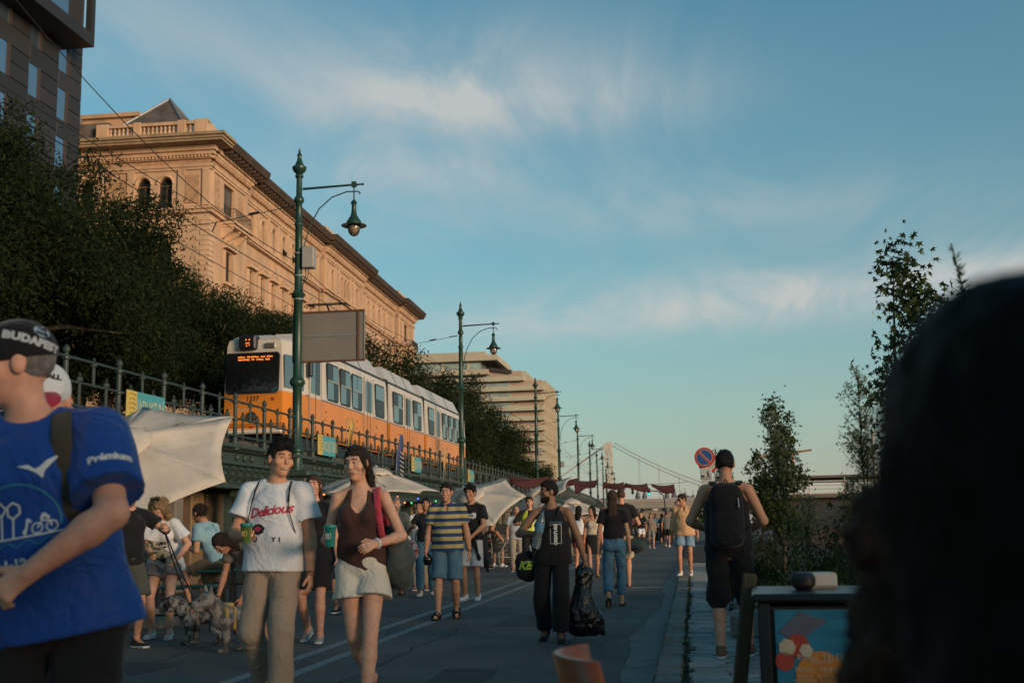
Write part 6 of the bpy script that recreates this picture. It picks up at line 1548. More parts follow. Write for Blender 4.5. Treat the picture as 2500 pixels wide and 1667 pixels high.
# shrubs of the planting strip
def shrub(label, loc, r, n, seed, m=None, size=.05):
    rs = np.random.RandomState(seed); t = thing('shrub', label, 'shrub', loc, 0, 'shrubs of the planting strip')
    u = rs.normal(size=(n, 3)); u /= np.linalg.norm(u, axis=1)[:, None]; u[:, 2] = np.abs(u[:, 2]); p = u * (rs.uniform(.25, 1, n) ** .5)[:, None] * np.array(r) + rs.normal(size=(n, 3)) * .05
    p[:, 2] = np.maximum(p[:, 2], .02); V, nf, k = leaves(rs, p, size, .35, -.5); put('foliage', raw_mesh('foliage', V, nf, k, m or M_WEED), t)
    st = MB()
    for i in range(14): e = Vector(p[rs.randint(n)]); st.tube([(0, 0, 0), e * .5 + Vector((0, 0, .05)), e], [.010, .007, .002], 5)
    st.build('stem', M_BARK, t)
SH = (((1.25, 7.6), (.62, .8, .85), 'leafy green shrub just behind the poster box'), ((1.5, 9.8), (.7, .9, 1.1), 'tall mixed shrub beside the backpack man'), ((1.35, 11.8), (.6, .9, .8), 'rounded shrub at the foot of the tallest sweetgum'), ((.95, 13.6), (.38, .6, .55), 'low shrub at the pavement edge behind the backpack man'),
      ((.85, 16), (.40, 1.0, .65), 'dark low shrub along the pavement, between the two walkers'), ((.70, 19), (.36, 1.3, .7), 'clipped dark shrub leading to the man in the tan shirt'), ((.62, 22), (.30, 1.4, .5), 'dark shrub right beside the man in the tan shirt'), ((1.6, 15), (.8, 1.4, 1.15), 'shrub mass under the slender sweetgum'), ((2.6, 10), (.9, 1.2, 1.25), 'dark shrub further towards the river'), ((2.4, 18), (.8, 1.3, .8), 'river-side shrub behind the pavement planting'), ((1.9, 6.2), (.7, .8, .95), 'shrub beside the dark head in front'), ((1.5, 29), (.8, 2, 1.0), 'far shrub behind the no-parking sign'))
for i, ((x, y), r_, lb) in enumerate(SH): shrub(lb, (x, y, .03), r_, 3600 if i != 3 else 1500, 60 + i, (M_WEED, M_LEAF2, M_LEAF)[i % 3], .055 + .01 * (i % 3))
# hedge added out of view, to hold the low sun off the road
for i in range(10):
    y_ = -8.5 + i * 2.45; rs_ = np.random.RandomState(90 + i); t = thing('shade_hedge_bush', 'tall dense hedge bush on the river bank', 'hedge', (6.2 + .2 * math.sin(i * 2), y_, .02), 0, 'hedge along the river bank')
    p = rs_.uniform(-1, 1, size=(4200, 3)) * np.array([.65, 1.3, 1.28]) + np.array([0, 0, 1.30]); p[:, 2] += .16 * np.sin(p[:, 1] * 4 + i) * (p[:, 2] / 2.6); V, nf, k = leaves(rs_, p, .12, .45, .2); put('foliage', raw_mesh('foliage', V, nf, k, M_LEAF2), t)
    st = MB()
    for j in range(7): st.tube([(rs_.uniform(-.3, .3), rs_.uniform(-1, 1), 0), (rs_.uniform(-.4, .4), rs_.uniform(-1.1, 1.1), 2.2)], [.03, .012], 6)
    st.build('stem', M_BARK, t)
# yellow-green ferny plant
shrub('bright yellow-green ferny plant behind the poster box', (.80, 7.0, .03), (.34, .32, .62), 2600, 77, leaf_mat('fern_leaf', (.10, .13, .03), (.17, .19, .05)), .05)
# low planting-bed wall of rough stone
for i, (x, y, w, l, h_) in enumerate(((.52, 12.3, .36, .5, .26), (.62, 15.2, .3, .7, .2))):
    s_ = MB(); s_.bbox(-w / 2, w / 2, -l / 2, l / 2, 0, h_, .04); s_.build('edging_stone', M_KERB[1], loc=(x, y, .05), label=('rough edging stone behind the feet of the backpack man', 'edging stone further along the planting strip')[i], cat='stone', group='edging stones of the planting strip')
gr = MB(); rs = random.Random(12); V = []
for i in range(5200):
    y = rs.uniform(6.5, 34); x = .98 + rs.gauss(0, .12) + abs(rs.gauss(0, .5)); h_ = rs.uniform(.05, .22); a = rs.uniform(0, 6.28); w = .006
    V += [(x - w * math.cos(a), y - w * math.sin(a), .03), (x + w * math.cos(a), y + w * math.sin(a), .03), (x + rs.uniform(-.06, .06), y + rs.uniform(-.06, .06), .03 + h_)]
put('grass', raw_mesh('grass', V, len(V) // 3, 3, M_WEED), label='rough grass and weeds along the planting strip', cat='grass', kind='stuff')
# ------------------------------------------------------------------ parasols
M_CANV = mat('parasol_canvas', (0.56, 0.49, 0.41), rough=0.9, var=0.12, vs=3.2, bump=0.25, bs=3, bd=2, bw=1.0, bz=.04, spec=0.15, col2=(.50, .43, .35), mixs=2.3, mixr=(.52, .8)); M_POLEW = mat('parasol_pole', (0.32, 0.28, 0.22), rough=0.5, var=0.15)
def parasol(label, hub, n, r, h, ph, k=6, base_z=0.0, strap=True, group='cream parasols in front of the viaduct'):
    hub = Vector(hub); n = Vector(n).normalized(); a = n.cross(Vector((0, 1, 0))).normalized(); b = n.cross(a)
    t = thing('parasol', label, 'parasol', (hub.x, hub.y, base_z), 0, group); O = Vector((hub.x, hub.y, base_z)); loc = lambda p: p - O
    cor = [hub - n * h + (a * math.cos(ph + 2 * PI * i / k) + b * math.sin(ph + 2 * PI * i / k)) * r for i in range(k)]
    c = MB(); M_ = 8; vs = []; rr = random.Random(int(r * 1000))
    for i in range(k):
        A, B = cor[i], cor[(i + 1) % k]; o = len(c.v); g_ = []
        for u in range(M_ + 1):
            for v in range(M_ + 1):
                f = u / M_; w = v / M_; e = A.lerp(B, w); sc_ = 1 - .075 * 4 * w * (1 - w)          # scalloped edge, slack cloth
                p = hub + (e - hub) * f * sc_ - n * (.055 * r * math.sin(PI * f) * 4 * w * (1 - w)) + n * .03 * math.sin(PI * f) + n * .006 * math.sin(9 * f + 7 * w + i)
                g_.append(loc(p))
        c.add(g_, [(u * (M_ + 1) + v, u * (M_ + 1) + v + 1, (u + 1) * (M_ + 1) + v + 1, (u + 1) * (M_ + 1) + v) for u in range(M_) for v in range(M_)])
    me = c.mesh('canopy', M_CANV, 22); co = put('canopy', me, t); sd = co.modifiers.new('thick', 'SOLIDIFY'); sd.thickness = .006
    cp = MB(); rings = []
    for j, (f, dz) in enumerate(((0.02, .075), (.10, .065), (.20, .02), (.27, -.035))):
        for i in range(24):
            an = ph + 2 * PI * i / 24; wob = .018 * math.sin(i * 2.6 + j) * (j > 1)
            rings.append(loc(hub + n * (dz + wob - h * f * .55) + (a * math.cos(an) + b * math.sin(an)) * r * f * (1 + wob * 2)))
    cp.add(rings, [(j * 24 + i, j * 24 + (i + 1) % 24, (j + 1) * 24 + (i + 1) % 24, (j + 1) * 24 + i) for j in range(3) for i in range(24)]); cpo = cp.build('vent_cap', M_CANV, t, True); sd = cpo.modifiers.new('thick', 'SOLIDIFY'); sd.thickness = .006
    fi = MB(); fi.tube([loc(hub + n * .06), loc(hub + n * .10)], [.065, .055], 12); fi.build('finial', M_ZINC, t)
    for A in cor:
        q = MB(); q.tube([loc(hub - n * .04), loc(A - n * .015)], .010, 5); q.build('rib', M_POLEW, t)
    low = hub - n * .75; q = MB(); q.tube([loc(hub + n * .02), loc(low), loc(Vector((low.x, low.y, base_z + .05)))], .022, 8); q.build('pole', M_POLEW, t)
    q = MB(); q.bbox(low.x - O.x - .32, low.x - O.x + .32, low.y - O.y - .32, low.y - O.y + .32, 0, .09, .02); q.lathe([(.05, .09), (.05, .4)], 10, (low.x - O.x, low.y - O.y, 0)); q.build('base', M_STN, t)
    if strap:
        i = strap if strap is not True else 0
        A = cor[i]; m1 = hub.lerp(A, .52) + n * .05; q = MB(); d = (cor[(i + 1) % k] - A).normalized(); 
        q.tube([loc(m1), loc(m1 + d * .16 + (A - hub) * .06 - n * .04), loc(m1 + d * .36 + (A - hub) * .13 - n * .10)], .010, 5, flat=.4); q.tube([loc(m1 + d * .24 + (A - hub) * .09 - n * .055), loc(m1 + d * .34 + (A - hub) * .20 - n * .08)], .010, 5, flat=.4); q.build('tie_strap', mat('strap_grey', (.14, .12, .10)), t)
parasol('large cream parasol tipped towards the road, behind the man in blue', (-8.18, 16.0, 2.54), (-.039, -.632, .774), 1.73, .527, -1.353, strap=5)
parasol('upright cream parasol between the white-shirted couple and the striped polo', pix(862, 1078, 27.5), (.03, -.06, 1), 1.55, .52, .2, 8, strap=2)
parasol('cream parasol tipped sideways behind the teenager in black', (-6.35, 33.8, 2.15), (-.182, -.5, .847), 1.59, .444, 5.142, strap=0)
parasol('small white parasol behind the man in the yellow vest', pix(1222, 1128, 41), (-.5, -.25, .8), 1.5, .42, .3, 6, strap=0)
parasol('far white parasol between the tank-top man and the long-haired woman', pix(1312, 1148, 46), (.05, -.1, 1), 1.5, .45, .3, 8, strap=0)

# ------------------------------------------------------------------ banners and flags on the railing
M_BY = mat('banner_yellow', (.58, .43, .10), rough=.6, var=.05); M_BT = mat('banner_teal', (.07, .33, .38), rough=.6, var=.05); M_BLT = mat('banner_letter', (.50, .46, .28), rough=.6, var=0); M_BOR = mat('banner_brown_print', (.28, .20, .06), rough=.6)
BN = 'railing banners reading VIADUKT BAR'
def banner(label, y0, y1, z0=3.20, z1=3.74):
    t = thing('banner', label, 'banner', (-9.935, y0, 0), 0, BN); w = y1 - y0; s_ = .26 * w
    q = MB(); q.box(0, .012, 0, s_, z0, z1); q.build('yellow_panel', M_BY, t); q = MB(); q.box(0, .012, s_, w, z0, z1); q.build('teal_panel', M_BT, t)
    flat_text('VIADUKT BÁR', .30 * w / 1.55, M_BLT, (.0145, s_ + (w - s_) / 2, (z0 + z1) / 2 - .03), (0, .74, 0), (0, 0, 1.35), t, bold=.004)
    for i in range(5):
        q = MB(); zz = z1 - .08 - i * .085; ww = (.28, .22, .26, .20, .16)[i] * w / 1.55; q.tube([(.014, s_ / 2 + ww * u, zz + .03 * (1 - 4 * u * u)) for u in (-.5, -.25, 0, .25, .5)], .014, 4, flat=.4); q.build('emblem_line', M_BOR, t)
banner('yellow and teal banner above the largest parasol', 19.7, 21.25); banner('yellow and teal banner beside the nearest lamp', 30.72, 32.3); banner('yellow and teal banner behind the brown-topped woman, farther along', 41.6, 43.1); banner('yellow and teal banner just past the second lamp', 52.5, 53.9)
def flag(label, y, z1, h, w, m, lean, lines, seed):
    t = thing('feather_flag', label, 'flag', (-9.9, y, 0), 0, 'feather flags tied to the railing'); q = MB(); N_ = 10; vs = []
    for i in range(N_ + 1):
        f = i / N_; wd = w * (math.sin(PI * min(1, f * .9 + .12)) ** .8); z = z1 - h * f; x = .05 + .05 * math.sin(4 * f + seed)
        vs += [(x, lean * f - wd / 2, z), (x + .03 * math.sin(6 * f), lean * f + wd / 2, z + .04)]
    q.add(vs, [(2 * i, 2 * i + 1, 2 * i + 3, 2 * i + 2) for i in range(N_)]); o = q.build('cloth', m, t, True); sd = o.modifiers.new('thick', 'SOLIDIFY'); sd.thickness = .006
    q = MB(); q.tube([(0, -w / 2, z1 - h - .1), (0, -w / 2 + .02, z1), (.02, lean * .1, z1 + .02)], .012, 5); q.build('rod', M_ZINC, t)
    for i in range(lines):
        z = z1 - h * (.36 + .085 * i); l = MB(); yl = lean * (.36 + .085 * i); l.add([(.125, yl - w * .33, z + .05), (.125, yl + w * .30, z - .02), (.125, yl + w * .30, z - .05), (.125, yl - w * .33, z + .02)], [(0, 1, 2, 3)]); l.build('lettering', mat('flag_print', (.55, .55, .52), var=0) if m.name != 'flag_yellow' else M_BOR, o)
M_FY = mat('flag_yellow', (.50, .33, .08), rough=.7, var=.08); M_FB = mat('flag_blue', (.045, .075, .17), rough=.7, var=.1)
flag('yellow feather flag hanging above the brown-topped woman', 33.5, 4.38, 1.0, .42, M_FY, .1, 4, 1); flag('dark blue feather flag over the upright parasol', 39.6, 4.35, 1.75, .78, M_FB, -.1, 6, 2); flag('yellow feather flag near the rear of the tram', 47.2, 4.3, 1.2, .3, M_FY, .1, 0, 3)
# coloured bulbs strung under the girder
M_BU = [mat('bulb_%s' % k, c, emit=c, es=1.8, var=0) for k, c in (('blue', (.05, .16, .9)), ('orange', (.9, .25, .06)), ('green', (.05, .6, .2)), ('pink', (.9, .12, .35)))]
t = thing('light_string', 'string of small coloured bulbs hanging under the viaduct girder', 'string lights', (-9.7, 30, 0)); q = MB(); pp = [(0, i * .5, 2.28 - .22 * abs(math.sin(i * .55))) for i in range(34)]; q.tube(pp, .006, 4); q.build('cord', M_WIRE, t)
for i in range(1, 34, 2):
    q = MB(); q.sphere((0.02, pp[i][1], pp[i][2] - .05), .034, 8, 6); q.build('bulb', M_BU[(0, 1, 2, 1, 3, 2, 1, 0)[i % 8]], t, True)
# ------------------------------------------------------------------ red cloths strung over the road
M_RED = mat('red_cloth', (.055, .012, .013), rough=.85, var=.18, vs=2, bump=.4, bs=6); 
A_ = pix(1120, 1092, 42); B_ = pix(1580, 1106, 72)
wo = wire([A_, B_], 'line that carries the red cloths over the road', .012, 'hanging_line', .25, 14, 'hanging lines')
RC = ['long red cloth nearest the viaduct', 'second red cloth from the viaduct', 'third red cloth, drooping above the tank-top man', 'red cloth just right of the lamp poles', 'red cloth above the long-haired woman', 'red cloth farthest from the viaduct']
for i, (x0, x1, y0, y1, Y) in enumerate(((1168, 1262, 1092, 1114, 45), (1256, 1326, 1096, 1122, 49), (1316, 1374, 1099, 1131, 53), (1385, 1432, 1105, 1129, 60), (1436, 1486, 1108, 1131, 65), (1494, 1548, 1110, 1131, 70))):
    a0, a1 = pix(x0, y0, Y), pix(x1, y0 + 1, Y + 2.2); dz = (y1 - y0) / 2700 * Y; t = MB(); N_ = 9; vs = []
    for u in range(N_ + 1):
        for v in range(N_ + 1):
            a, b = u / N_, v / N_; p = a0.lerp(a1, a); sh = .25 * dz * math.sin(2.5 * a + 1.3 * i)
            p += Vector((.10 * b * math.sin(3 * i + 4 * a), .30 * b + .12 * math.sin(6 * a + i), -dz * b * (.72 + .28 * math.sin(PI * a * 1.3 + .9 * i)) - .10 * 4 * a * (1 - a) + .05 * math.sin(8 * a + 3 * b + i) * b)); p.x += sh * b; vs.append(p)
    t.add(vs, [(u * (N_ + 1) + v, u * (N_ + 1) + v + 1, (u + 1) * (N_ + 1) + v + 1, (u + 1) * (N_ + 1) + v) for u in range(N_) for v in range(N_)])
    o = t.build('hanging_cloth', M_RED, None, True, label=RC[i], cat='cloth', group='red cloths strung over the road'); sd = o.modifiers.new('thick', 'SOLIDIFY'); sd.thickness = .008
# ------------------------------------------------------------------ no-parking sign
M_SR = mat('sign_red', (.42, .035, .015), rough=.35, var=.05); M_SBL = mat('sign_blue', (.012, .07, .22), rough=.35, var=.05); M_SW = mat('sign_white', (.42, .42, .38), rough=.4, var=.05)
sp = pix(1618, 1050, 34.0); sg_ = thing('traffic_sign', 'round blue and red no-parking sign with a pictogram plate on a pole', 'sign', (sp.x, sp.y, .03)); zc = sp.z - .03
q = MB(); q.tube([(.03, .06, 0), (.03, .06, zc + .25)], .03, 8); q.build('pole', M_ZINC, sg_)
def disc(name, x, z, r, m, y, parent, d=.012, n=28): q = MB(); q.prism([(x + r * math.cos(2 * PI * i / n), z + r * math.sin(2 * PI * i / n)) for i in range(n)], (0, y, 0), (1, 0, 0), (0, 0, 1), (0, d, 0)); return q.build(name, m, parent)
dsk = disc('plate', 0, zc, .285, M_SR, 0, sg_); disc('white_ring', 0, zc, .222, M_SW, -.004, dsk, .003); disc('blue_field', 0, zc, .212, M_SBL, -.008, dsk, .003)
q = MB(); s2 = .7071
def bar(w, y, m, nm, L=.215): q = MB(); q.prism([(-L * s2 - w * s2, L * s2 - w * s2), (L * s2 - w * s2, -L * s2 - w * s2), (L * s2 + w * s2, -L * s2 + w * s2), (-L * s2 + w * s2, L * s2 + w * s2)], (0, y, zc), (1, 0, 0), (0, 0, 1), (0, .003, 0)); q.build(nm, m, dsk)
bar(.034, -.012, M_SW, 'white_bar', .212); bar(.024, -.016, M_SR, 'red_bar', .218)
d2 = disc('rear_plate', .10, zc - .16, .285, M_SR, .10, sg_); disc('rear_face', .10, zc - .16, .215, M_SW, .095, d2, .004)
q = MB(); q.bbox(-.13, .19, -.005, .01, zc - .64, zc - .30, .008); pl = q.build('pictogram_plate', M_SW, sg_); q = MB(); q.bbox(-.11, .19, -.005, .01, zc - .86, zc - .648, .008); q.build('text_plate', M_SW, sg_)
q = MB(); y = -.009
for pts in ([(.06, -.38), (.08, -.36), (.09, -.40), (.06, -.42)], [(.05, -.42), (.09, -.41), (.10, -.50), (.06, -.50)], [(.06, -.50), (.09, -.50), (.04, -.60), (.02, -.60)], [(.08, -.50), (.10, -.50), (.13, -.60), (.11, -.60)], [(.09, -.43), (.10, -.43), (.17, -.58), (.16, -.58)], [(-.12, -.50), (-.02, -.50), (-.02, -.56), (-.12, -.56)], [(-.11, -.56), (-.09, -.56), (-.09, -.60), (-.11, -.60)], [(-.05, -.56), (-.03, -.56), (-.03, -.60), (-.05, -.60)], [(-.12, -.40), (-.11, -.40), (-.11, -.50), (-.12, -.50)], [(-.12, -.605), (.18, -.605), (.18, -.615), (-.12, -.615)]):
    q.prism(pts, (0, y, zc), (1, 0, 0), (0, 0, 1), (0, .003, 0))
q.build('pictogram', M_SIG, pl)
# ------------------------------------------------------------------ tables, stools, chalkboard, bicycle
M_TGN = mat('table_green_paint', (.03, .13, .10), rough=.5, var=.15, vs=6); M_LEGB = mat('furniture_black', (.012, .012, .012), rough=.5, var=.1)
def bar_table(label, x, y, z, w, l, rz=0):
    t = thing('bar_table', label, 'table', (x, y, 0), rz, 'green bar tables and benches')
    for i in range(5): q = MB(); q.bbox(-w / 2, w / 2, -l / 2 + i * l / 5 + .006, -l / 2 + (i + 1) * l / 5 - .006, z - .03, z, .006); q.build('slat', M_TGN, t)
    for sx in (-1, 1):
        for sy in (-1, 1): q = MB(); q.tube([(sx * (w / 2 - .08), sy * (l / 2 - .06), z - .03), (sx * (w / 2 - .03), sy * (l / 2 - .01), 0)], .018, 6); q.build('leg', M_LEGB, t)
    q = MB(); q.tube([(-w / 2 + .06, 0, z * .35), (w / 2 - .06, 0, z * .35)], .012, 5); q.tube([(-w / 2 + .06, -l / 2 + .04, z * .35), (-w / 2 + .06, l / 2 - .04, z * .35)], .012, 5); q.tube([(w / 2 - .06, -l / 2 + .04, z * .35), (w / 2 - .06, l / 2 - .04, z * .35)], .012, 5); q.build('stretcher', M_LEGB, t)
bar_table('green bar table beside the seated man in light blue', -5.45, 14.5, .86, .9, .6, .2); bar_table('green bench behind the woman in white', -6.35, 14.0, .55, 1.1, .34, .1); bar_table('green stool under the seated man in light blue', -6.2, 15.05, .70, .42, .42); bar_table('green bar table farther back by the viaduct', -7.6, 17.6, .95, 1.2, .6, .3); bar_table('green table behind the man in dark clothes', -6.6, 19.5, .78, 1.4, .7, .1)
pw = MB(); pw.bbox(-.45, .45, -.3, .3, 0, .11, .02); pw.build('weight_slab', mat('weight_concrete', (.20, .185, .16), rough=.9, var=.15, bump=.4, bs=20), loc=(-7.05, 14.5, 0), label='concrete weight slab on the road behind the curly-haired woman', cat='slab')
cb = thing('chalkboard', 'black chalkboard sign with chalk writing beside the bar tables', 'chalkboard', (-5.75, 36.5, 0), .15)
q = MB(); q.bbox(-.5, .5, -.02, .02, .05, 1.25, .01); q.build('board', mat('chalkboard_black', (.016, .018, .017), rough=.6, var=.3, vs=4), cb)
for x in (-.52, .48): q = MB(); q.bbox(x, x + .04, -.03, .03, 0, 1.27, .006); q.build('frame', M_LEGB, cb)
q = MB(); q.add([(-.45, .03, 1.2), (.45, .03, 1.2), (.45, .4, 0), (-.45, .4, 0)], [(0, 1, 2, 3)]); q.build('rear_support', M_LEGB, cb)
for i, s_ in enumerate(('happy hour', 'spritz  limonade', 'wine & beer', '~~~~~~~~', 'today', 'open  16 - 24')):
    flat_text(s_, .085, mat('chalk', (.30, .30, .29), rough=1), (.0, -.0235, .92 - i * .12), (1, 0, 0), (0, 0, 1), cb, 'chalk_writing')
def bicycle(label, loc, rz):
    t = thing('bicycle', label, 'bicycle', loc, rz)
    for x in (-.52, .52):
        q = MB(); q.tube([(x + .33 * math.cos(a), 0, .34 + .33 * math.sin(a)) for a in np.linspace(0, 2 * PI, 25)], .014, 6, False); w = q.build('wheel', M_LEGB, t, True); q = MB()
        for k in range(8): a = k * PI / 4; q.tube([(x, 0, .34), (x + .32 * math.cos(a), 0, .34 + .32 * math.sin(a))], .003, 4)
        q.build('spokes', M_ZINC, w)
    q = MB(); q.tube([(-.52, 0, .34), (-.2, 0, .85), (.38, 0, .82), (-.05, 0, .30), (-.52, 0, .34)], .017, 6); q.tube([(-.05, 0, .30), (-.22, 0, .95)], .015, 6); q.tube([(.52, 0, .34), (.36, 0, .95)], .016, 6); q.build('frame', mat('bike_white', (.5, .5, .48), rough=.3), t, True)
    q = MB(); q.tube([(.36, -.26, 1.0), (.40, 0, .98), (.36, .26, 1.0)], .013, 6); q.build('handlebar', M_LEGB, t); q = MB(); q.sphere((-.24, 0, .97), (.13, .07, .035), 10, 6); q.build('saddle', M_LEGB, t, True)
bicycle('white bicycle parked behind the man in the yellow vest', (-5.0, 33.5, 0), .5); 
# ------------------------------------------------------------------ poster box and wooden chair close by
M_BXW = mat('box_wood', (.075, .060, .030), rough=.8, var=.35, vs=5, bump=.6, bs=20, stretch=(4, 4, .6)); M_BXM = mat('box_metal', (.022, .030, .034), rough=.35, metal=.5, var=.15)
bx = thing('poster_box', 'dark wooden box with a metal top and a colourful festival poster on its side', 'box', (.24, 4.6, .03), -.05); W_, D_, H_ = .50, .50, .90
for i in range(6): q = MB(); q.bbox(-.01, .012, i * D_ / 6 + .004, (i + 1) * D_ / 6 - .004, .02, H_ - .04, .004); q.build('side_plank', M_BXW, bx)
q = MB(); q.box(.013, W_, .02, D_, 0, H_ - .05); q.build('core', M_LEGB, bx)
q = MB(); q.bbox(-.03, W_ + .03, -.03, D_ + .03, H_ - .03, H_, .008); q.build('top', M_BXM, bx)
for x in (-.012, W_ - .03): q = MB(); q.bbox(x, x + .045, -.012, .018, 0, H_ - .032, .006); q.build('corner_post', M_BXM, bx)
M_PO = [mat('poster_%s' % k, c, rough=.45, var=.12, vs=8) for k, c in (('blue', (.02, .19, .30)), ('orange', (.55, .20, .03)), ('red', (.38, .05, .03)), ('grey', (.10, .11, .15)), ('navy', (.03, .035, .09)), ('yellow', (.6, .35, .04)), ('cream', (.5, .42, .3)), ('green', (.05, .14, .05)))]
q = MB(); q.box(.05, W_ - .05, .004, .012, .03, H_ - .06); po = q.build('poster', M_PO[0], bx)
def blob(x, z, r, m, y, k=20, e=1.0, nm='poster_shape'): x, z, r = .05 + (x - .05) * .72, .875 - (.875 - z) * .56, r * .64; q = MB(); q.prism([(x + r * math.cos(2 * PI * i / k), z + e * r * math.sin(2 * PI * i / k)) for i in range(k)], (0, y, 0), (1, 0, 0), (0, 0, 1), (0, .0015, 0)); q.build(nm, m, po)
q = MB(); q.prism([(.06, .76), (.14, .835), (.24, .80), (.13, .72)], (0, .001, 0), (1, 0, 0), (0, 0, 1), (0, .002, 0)); q.build('poster_shape', M_PO[3], po)
blob(.27, .38, .145, M_PO[1], .0010); blob(.16, .58, .065, M_PO[2], -.0002); blob(.105, .57, .05, M_PO[6], -.0014, 7); blob(.20, .55, .04, M_PO[6], -.0026, 6); blob(.09, .48, .055, M_PO[2], -.0014, 9)
blob(.10, .20, .075, M_PO[4], -.0002); blob(.075, .17, .022, M_PO[5], -.0014); blob(.10, .21, .018, M_PO[6], -.0014, 8); blob(.42, .22, .07, M_PO[7], -.0002, 9); blob(.40, .12, .075, M_PO[2], -.0014, 7); blob(.45, .16, .04, M_PO[6], -.0026, 8); blob(.22, .11, .06, M_PO[4], -.0026, 4); blob(.22, .11, .034, M_PO[3], -.004, 4)
for s_, x, z, sz in (('Rudas  TELEP', .27, .505, .042), ('OPEN AIR', .27, .475, .024), ('FEDO · TRIPTIL · LEE', .30, .425, .036), ('BENCZ · ELTRON · JOST', .28, .385, .024), ('MARTIN M · ROBERT GOHM', .28, .355, .024), ('ROSALGODE', .27, .325, .024), ('2024.07.18 - 20:00', .27, .28, .020), ('BUDAPEST', .27, .258, .020)):
    flat_text(s_, sz * .72, M_PO[6], (.05 + (x - .05) * .72, -.006, .875 - (.875 - z) * .56), (1, 0, 0), (0, 0, 1), po, 'poster_lettering')
q = MB(); q.prism([(0, 0), (.02, .0), (.04, .10), (.0, .14)], (-.022, .02, .70), (0, 1, 0), (0, 0, 1), (.004, 0, 0)); q.build('sticker', M_PO[0], bx)
bl = MB(); bl.lathe([(.0, 0), (.05, .0), (.085, .03), (.09, .07), (.07, .10), (.0, .11)], 16); bl.build('upturned_bowl', M_LEGB, None, 40, scale=(.55, .55, .65), loc=(.42, 4.82, .93), label='black upturned bowl on top of the poster box', cat='bowl')
tk = MB(); tk.bbox(-.06, .06, -.05, .05, 0, .06, .01); tk.build('takeaway_carton', mat('carton_white', (.5, .47, .40), rough=.8), None, loc=(.50, 4.99, .93), rot=(0, 0, .2), label='white takeaway carton behind the bowl on the poster box', cat='carton')
q = MB(); q.bbox(-.03, .03, -.02, .02, 0, .95, .008); q.build('leaning_plank', M_BXW, None, loc=(.10, 5.15, .04), rot=(0, .14, 0), label='dark plank leaning against the side of the poster box', cat='plank')
def cafe_chair(label, loc, rz, sm, group=None):
    t = thing('chair', label, 'chair', loc, rz, group)
    q = MB(); N_ = 8; vs = []
    for i in range(N_ + 1):
        a = (i / N_ - .5) * 1.1; x = .22 * math.sin(a) / math.sin(.55); yb = .20 - .06 * (math.cos(a) - math.cos(.55)) * -4
        for z, dy in ((.66, 0), (.86, .045)): vs.append((x, .17 + .09 * (1 - (i / N_ * 2 - 1) ** 2) + dy, z))
    q.add(vs, [(2 * i, 2 * i + 2, 2 * i + 3, 2 * i + 1) for i in range(N_)]); o = q.build('backrest', sm, t, True); sd = o.modifiers.new('thick', 'SOLIDIFY'); sd.thickness = .014
    q = MB(); q.bbox(-.20, .20, -.21, .19, .44, .465, .012); q.build('seat', sm, t)
    for sx in (-1, 1):
        q = MB(); q.tube([(sx * .20, .26, 0), (sx * .195, .17, .44), (sx * .19, .20, .80)], .012, 7); q.build('leg', M_ZINC, t); q = MB(); q.tube([(sx * .20, -.22, 0), (sx * .18, -.18, .44)], .012, 7); q.build('leg', M_ZINC, t)
        q = MB(); q.sphere((sx * .14, .18, .76), .012, 8, 6); q.build('rivet', M_ZINC, o)
M_PLY = mat('plywood_orange', (.26, .075, .020), rough=.35, var=.2, vs=6, stretch=(1, 1, 6))
cafe_chair('orange plywood cafe chair at the bottom edge of the picture', (-.05, 2.98, 0.03), 1.72, M_PLY)

# kiosk added unseen behind the seats: it keeps the low sun off the nearest people
ks = thing('shade_kiosk', 'wooden bar kiosk behind the seats on the pavement', 'kiosk', (3.0, -2.2, .03), -.64)
for i in range(11): q = MB(); q.bbox(-.04, 0, -1.9 + i * .28, -1.9 + i * .28 + .27, 0, 2.55, .01); q.build('wall_plank', M_BXW, ks)
q = MB(); q.box(.02, 1.6, -1.9, 1.15, 0, 2.5); q.build('core', M_LEGB, ks); q = MB(); q.bbox(-.4, 1.9, -2.1, 1.3, 2.56, 2.68, .02); q.build('roof', M_BXM, ks); q = MB(); q.bbox(-.3, -.042, -1.5, 1.1, 1.02, 1.07, .01); q.build('counter', M_PLY, ks)
parasol('cream parasol shading the seats closest to the camera', (1.0, -.55, 2.62), (0, .05, 1), 2.0, .45, .3, 8, strap=0)  # unseen canopy added overhead to darken the nearest seated people
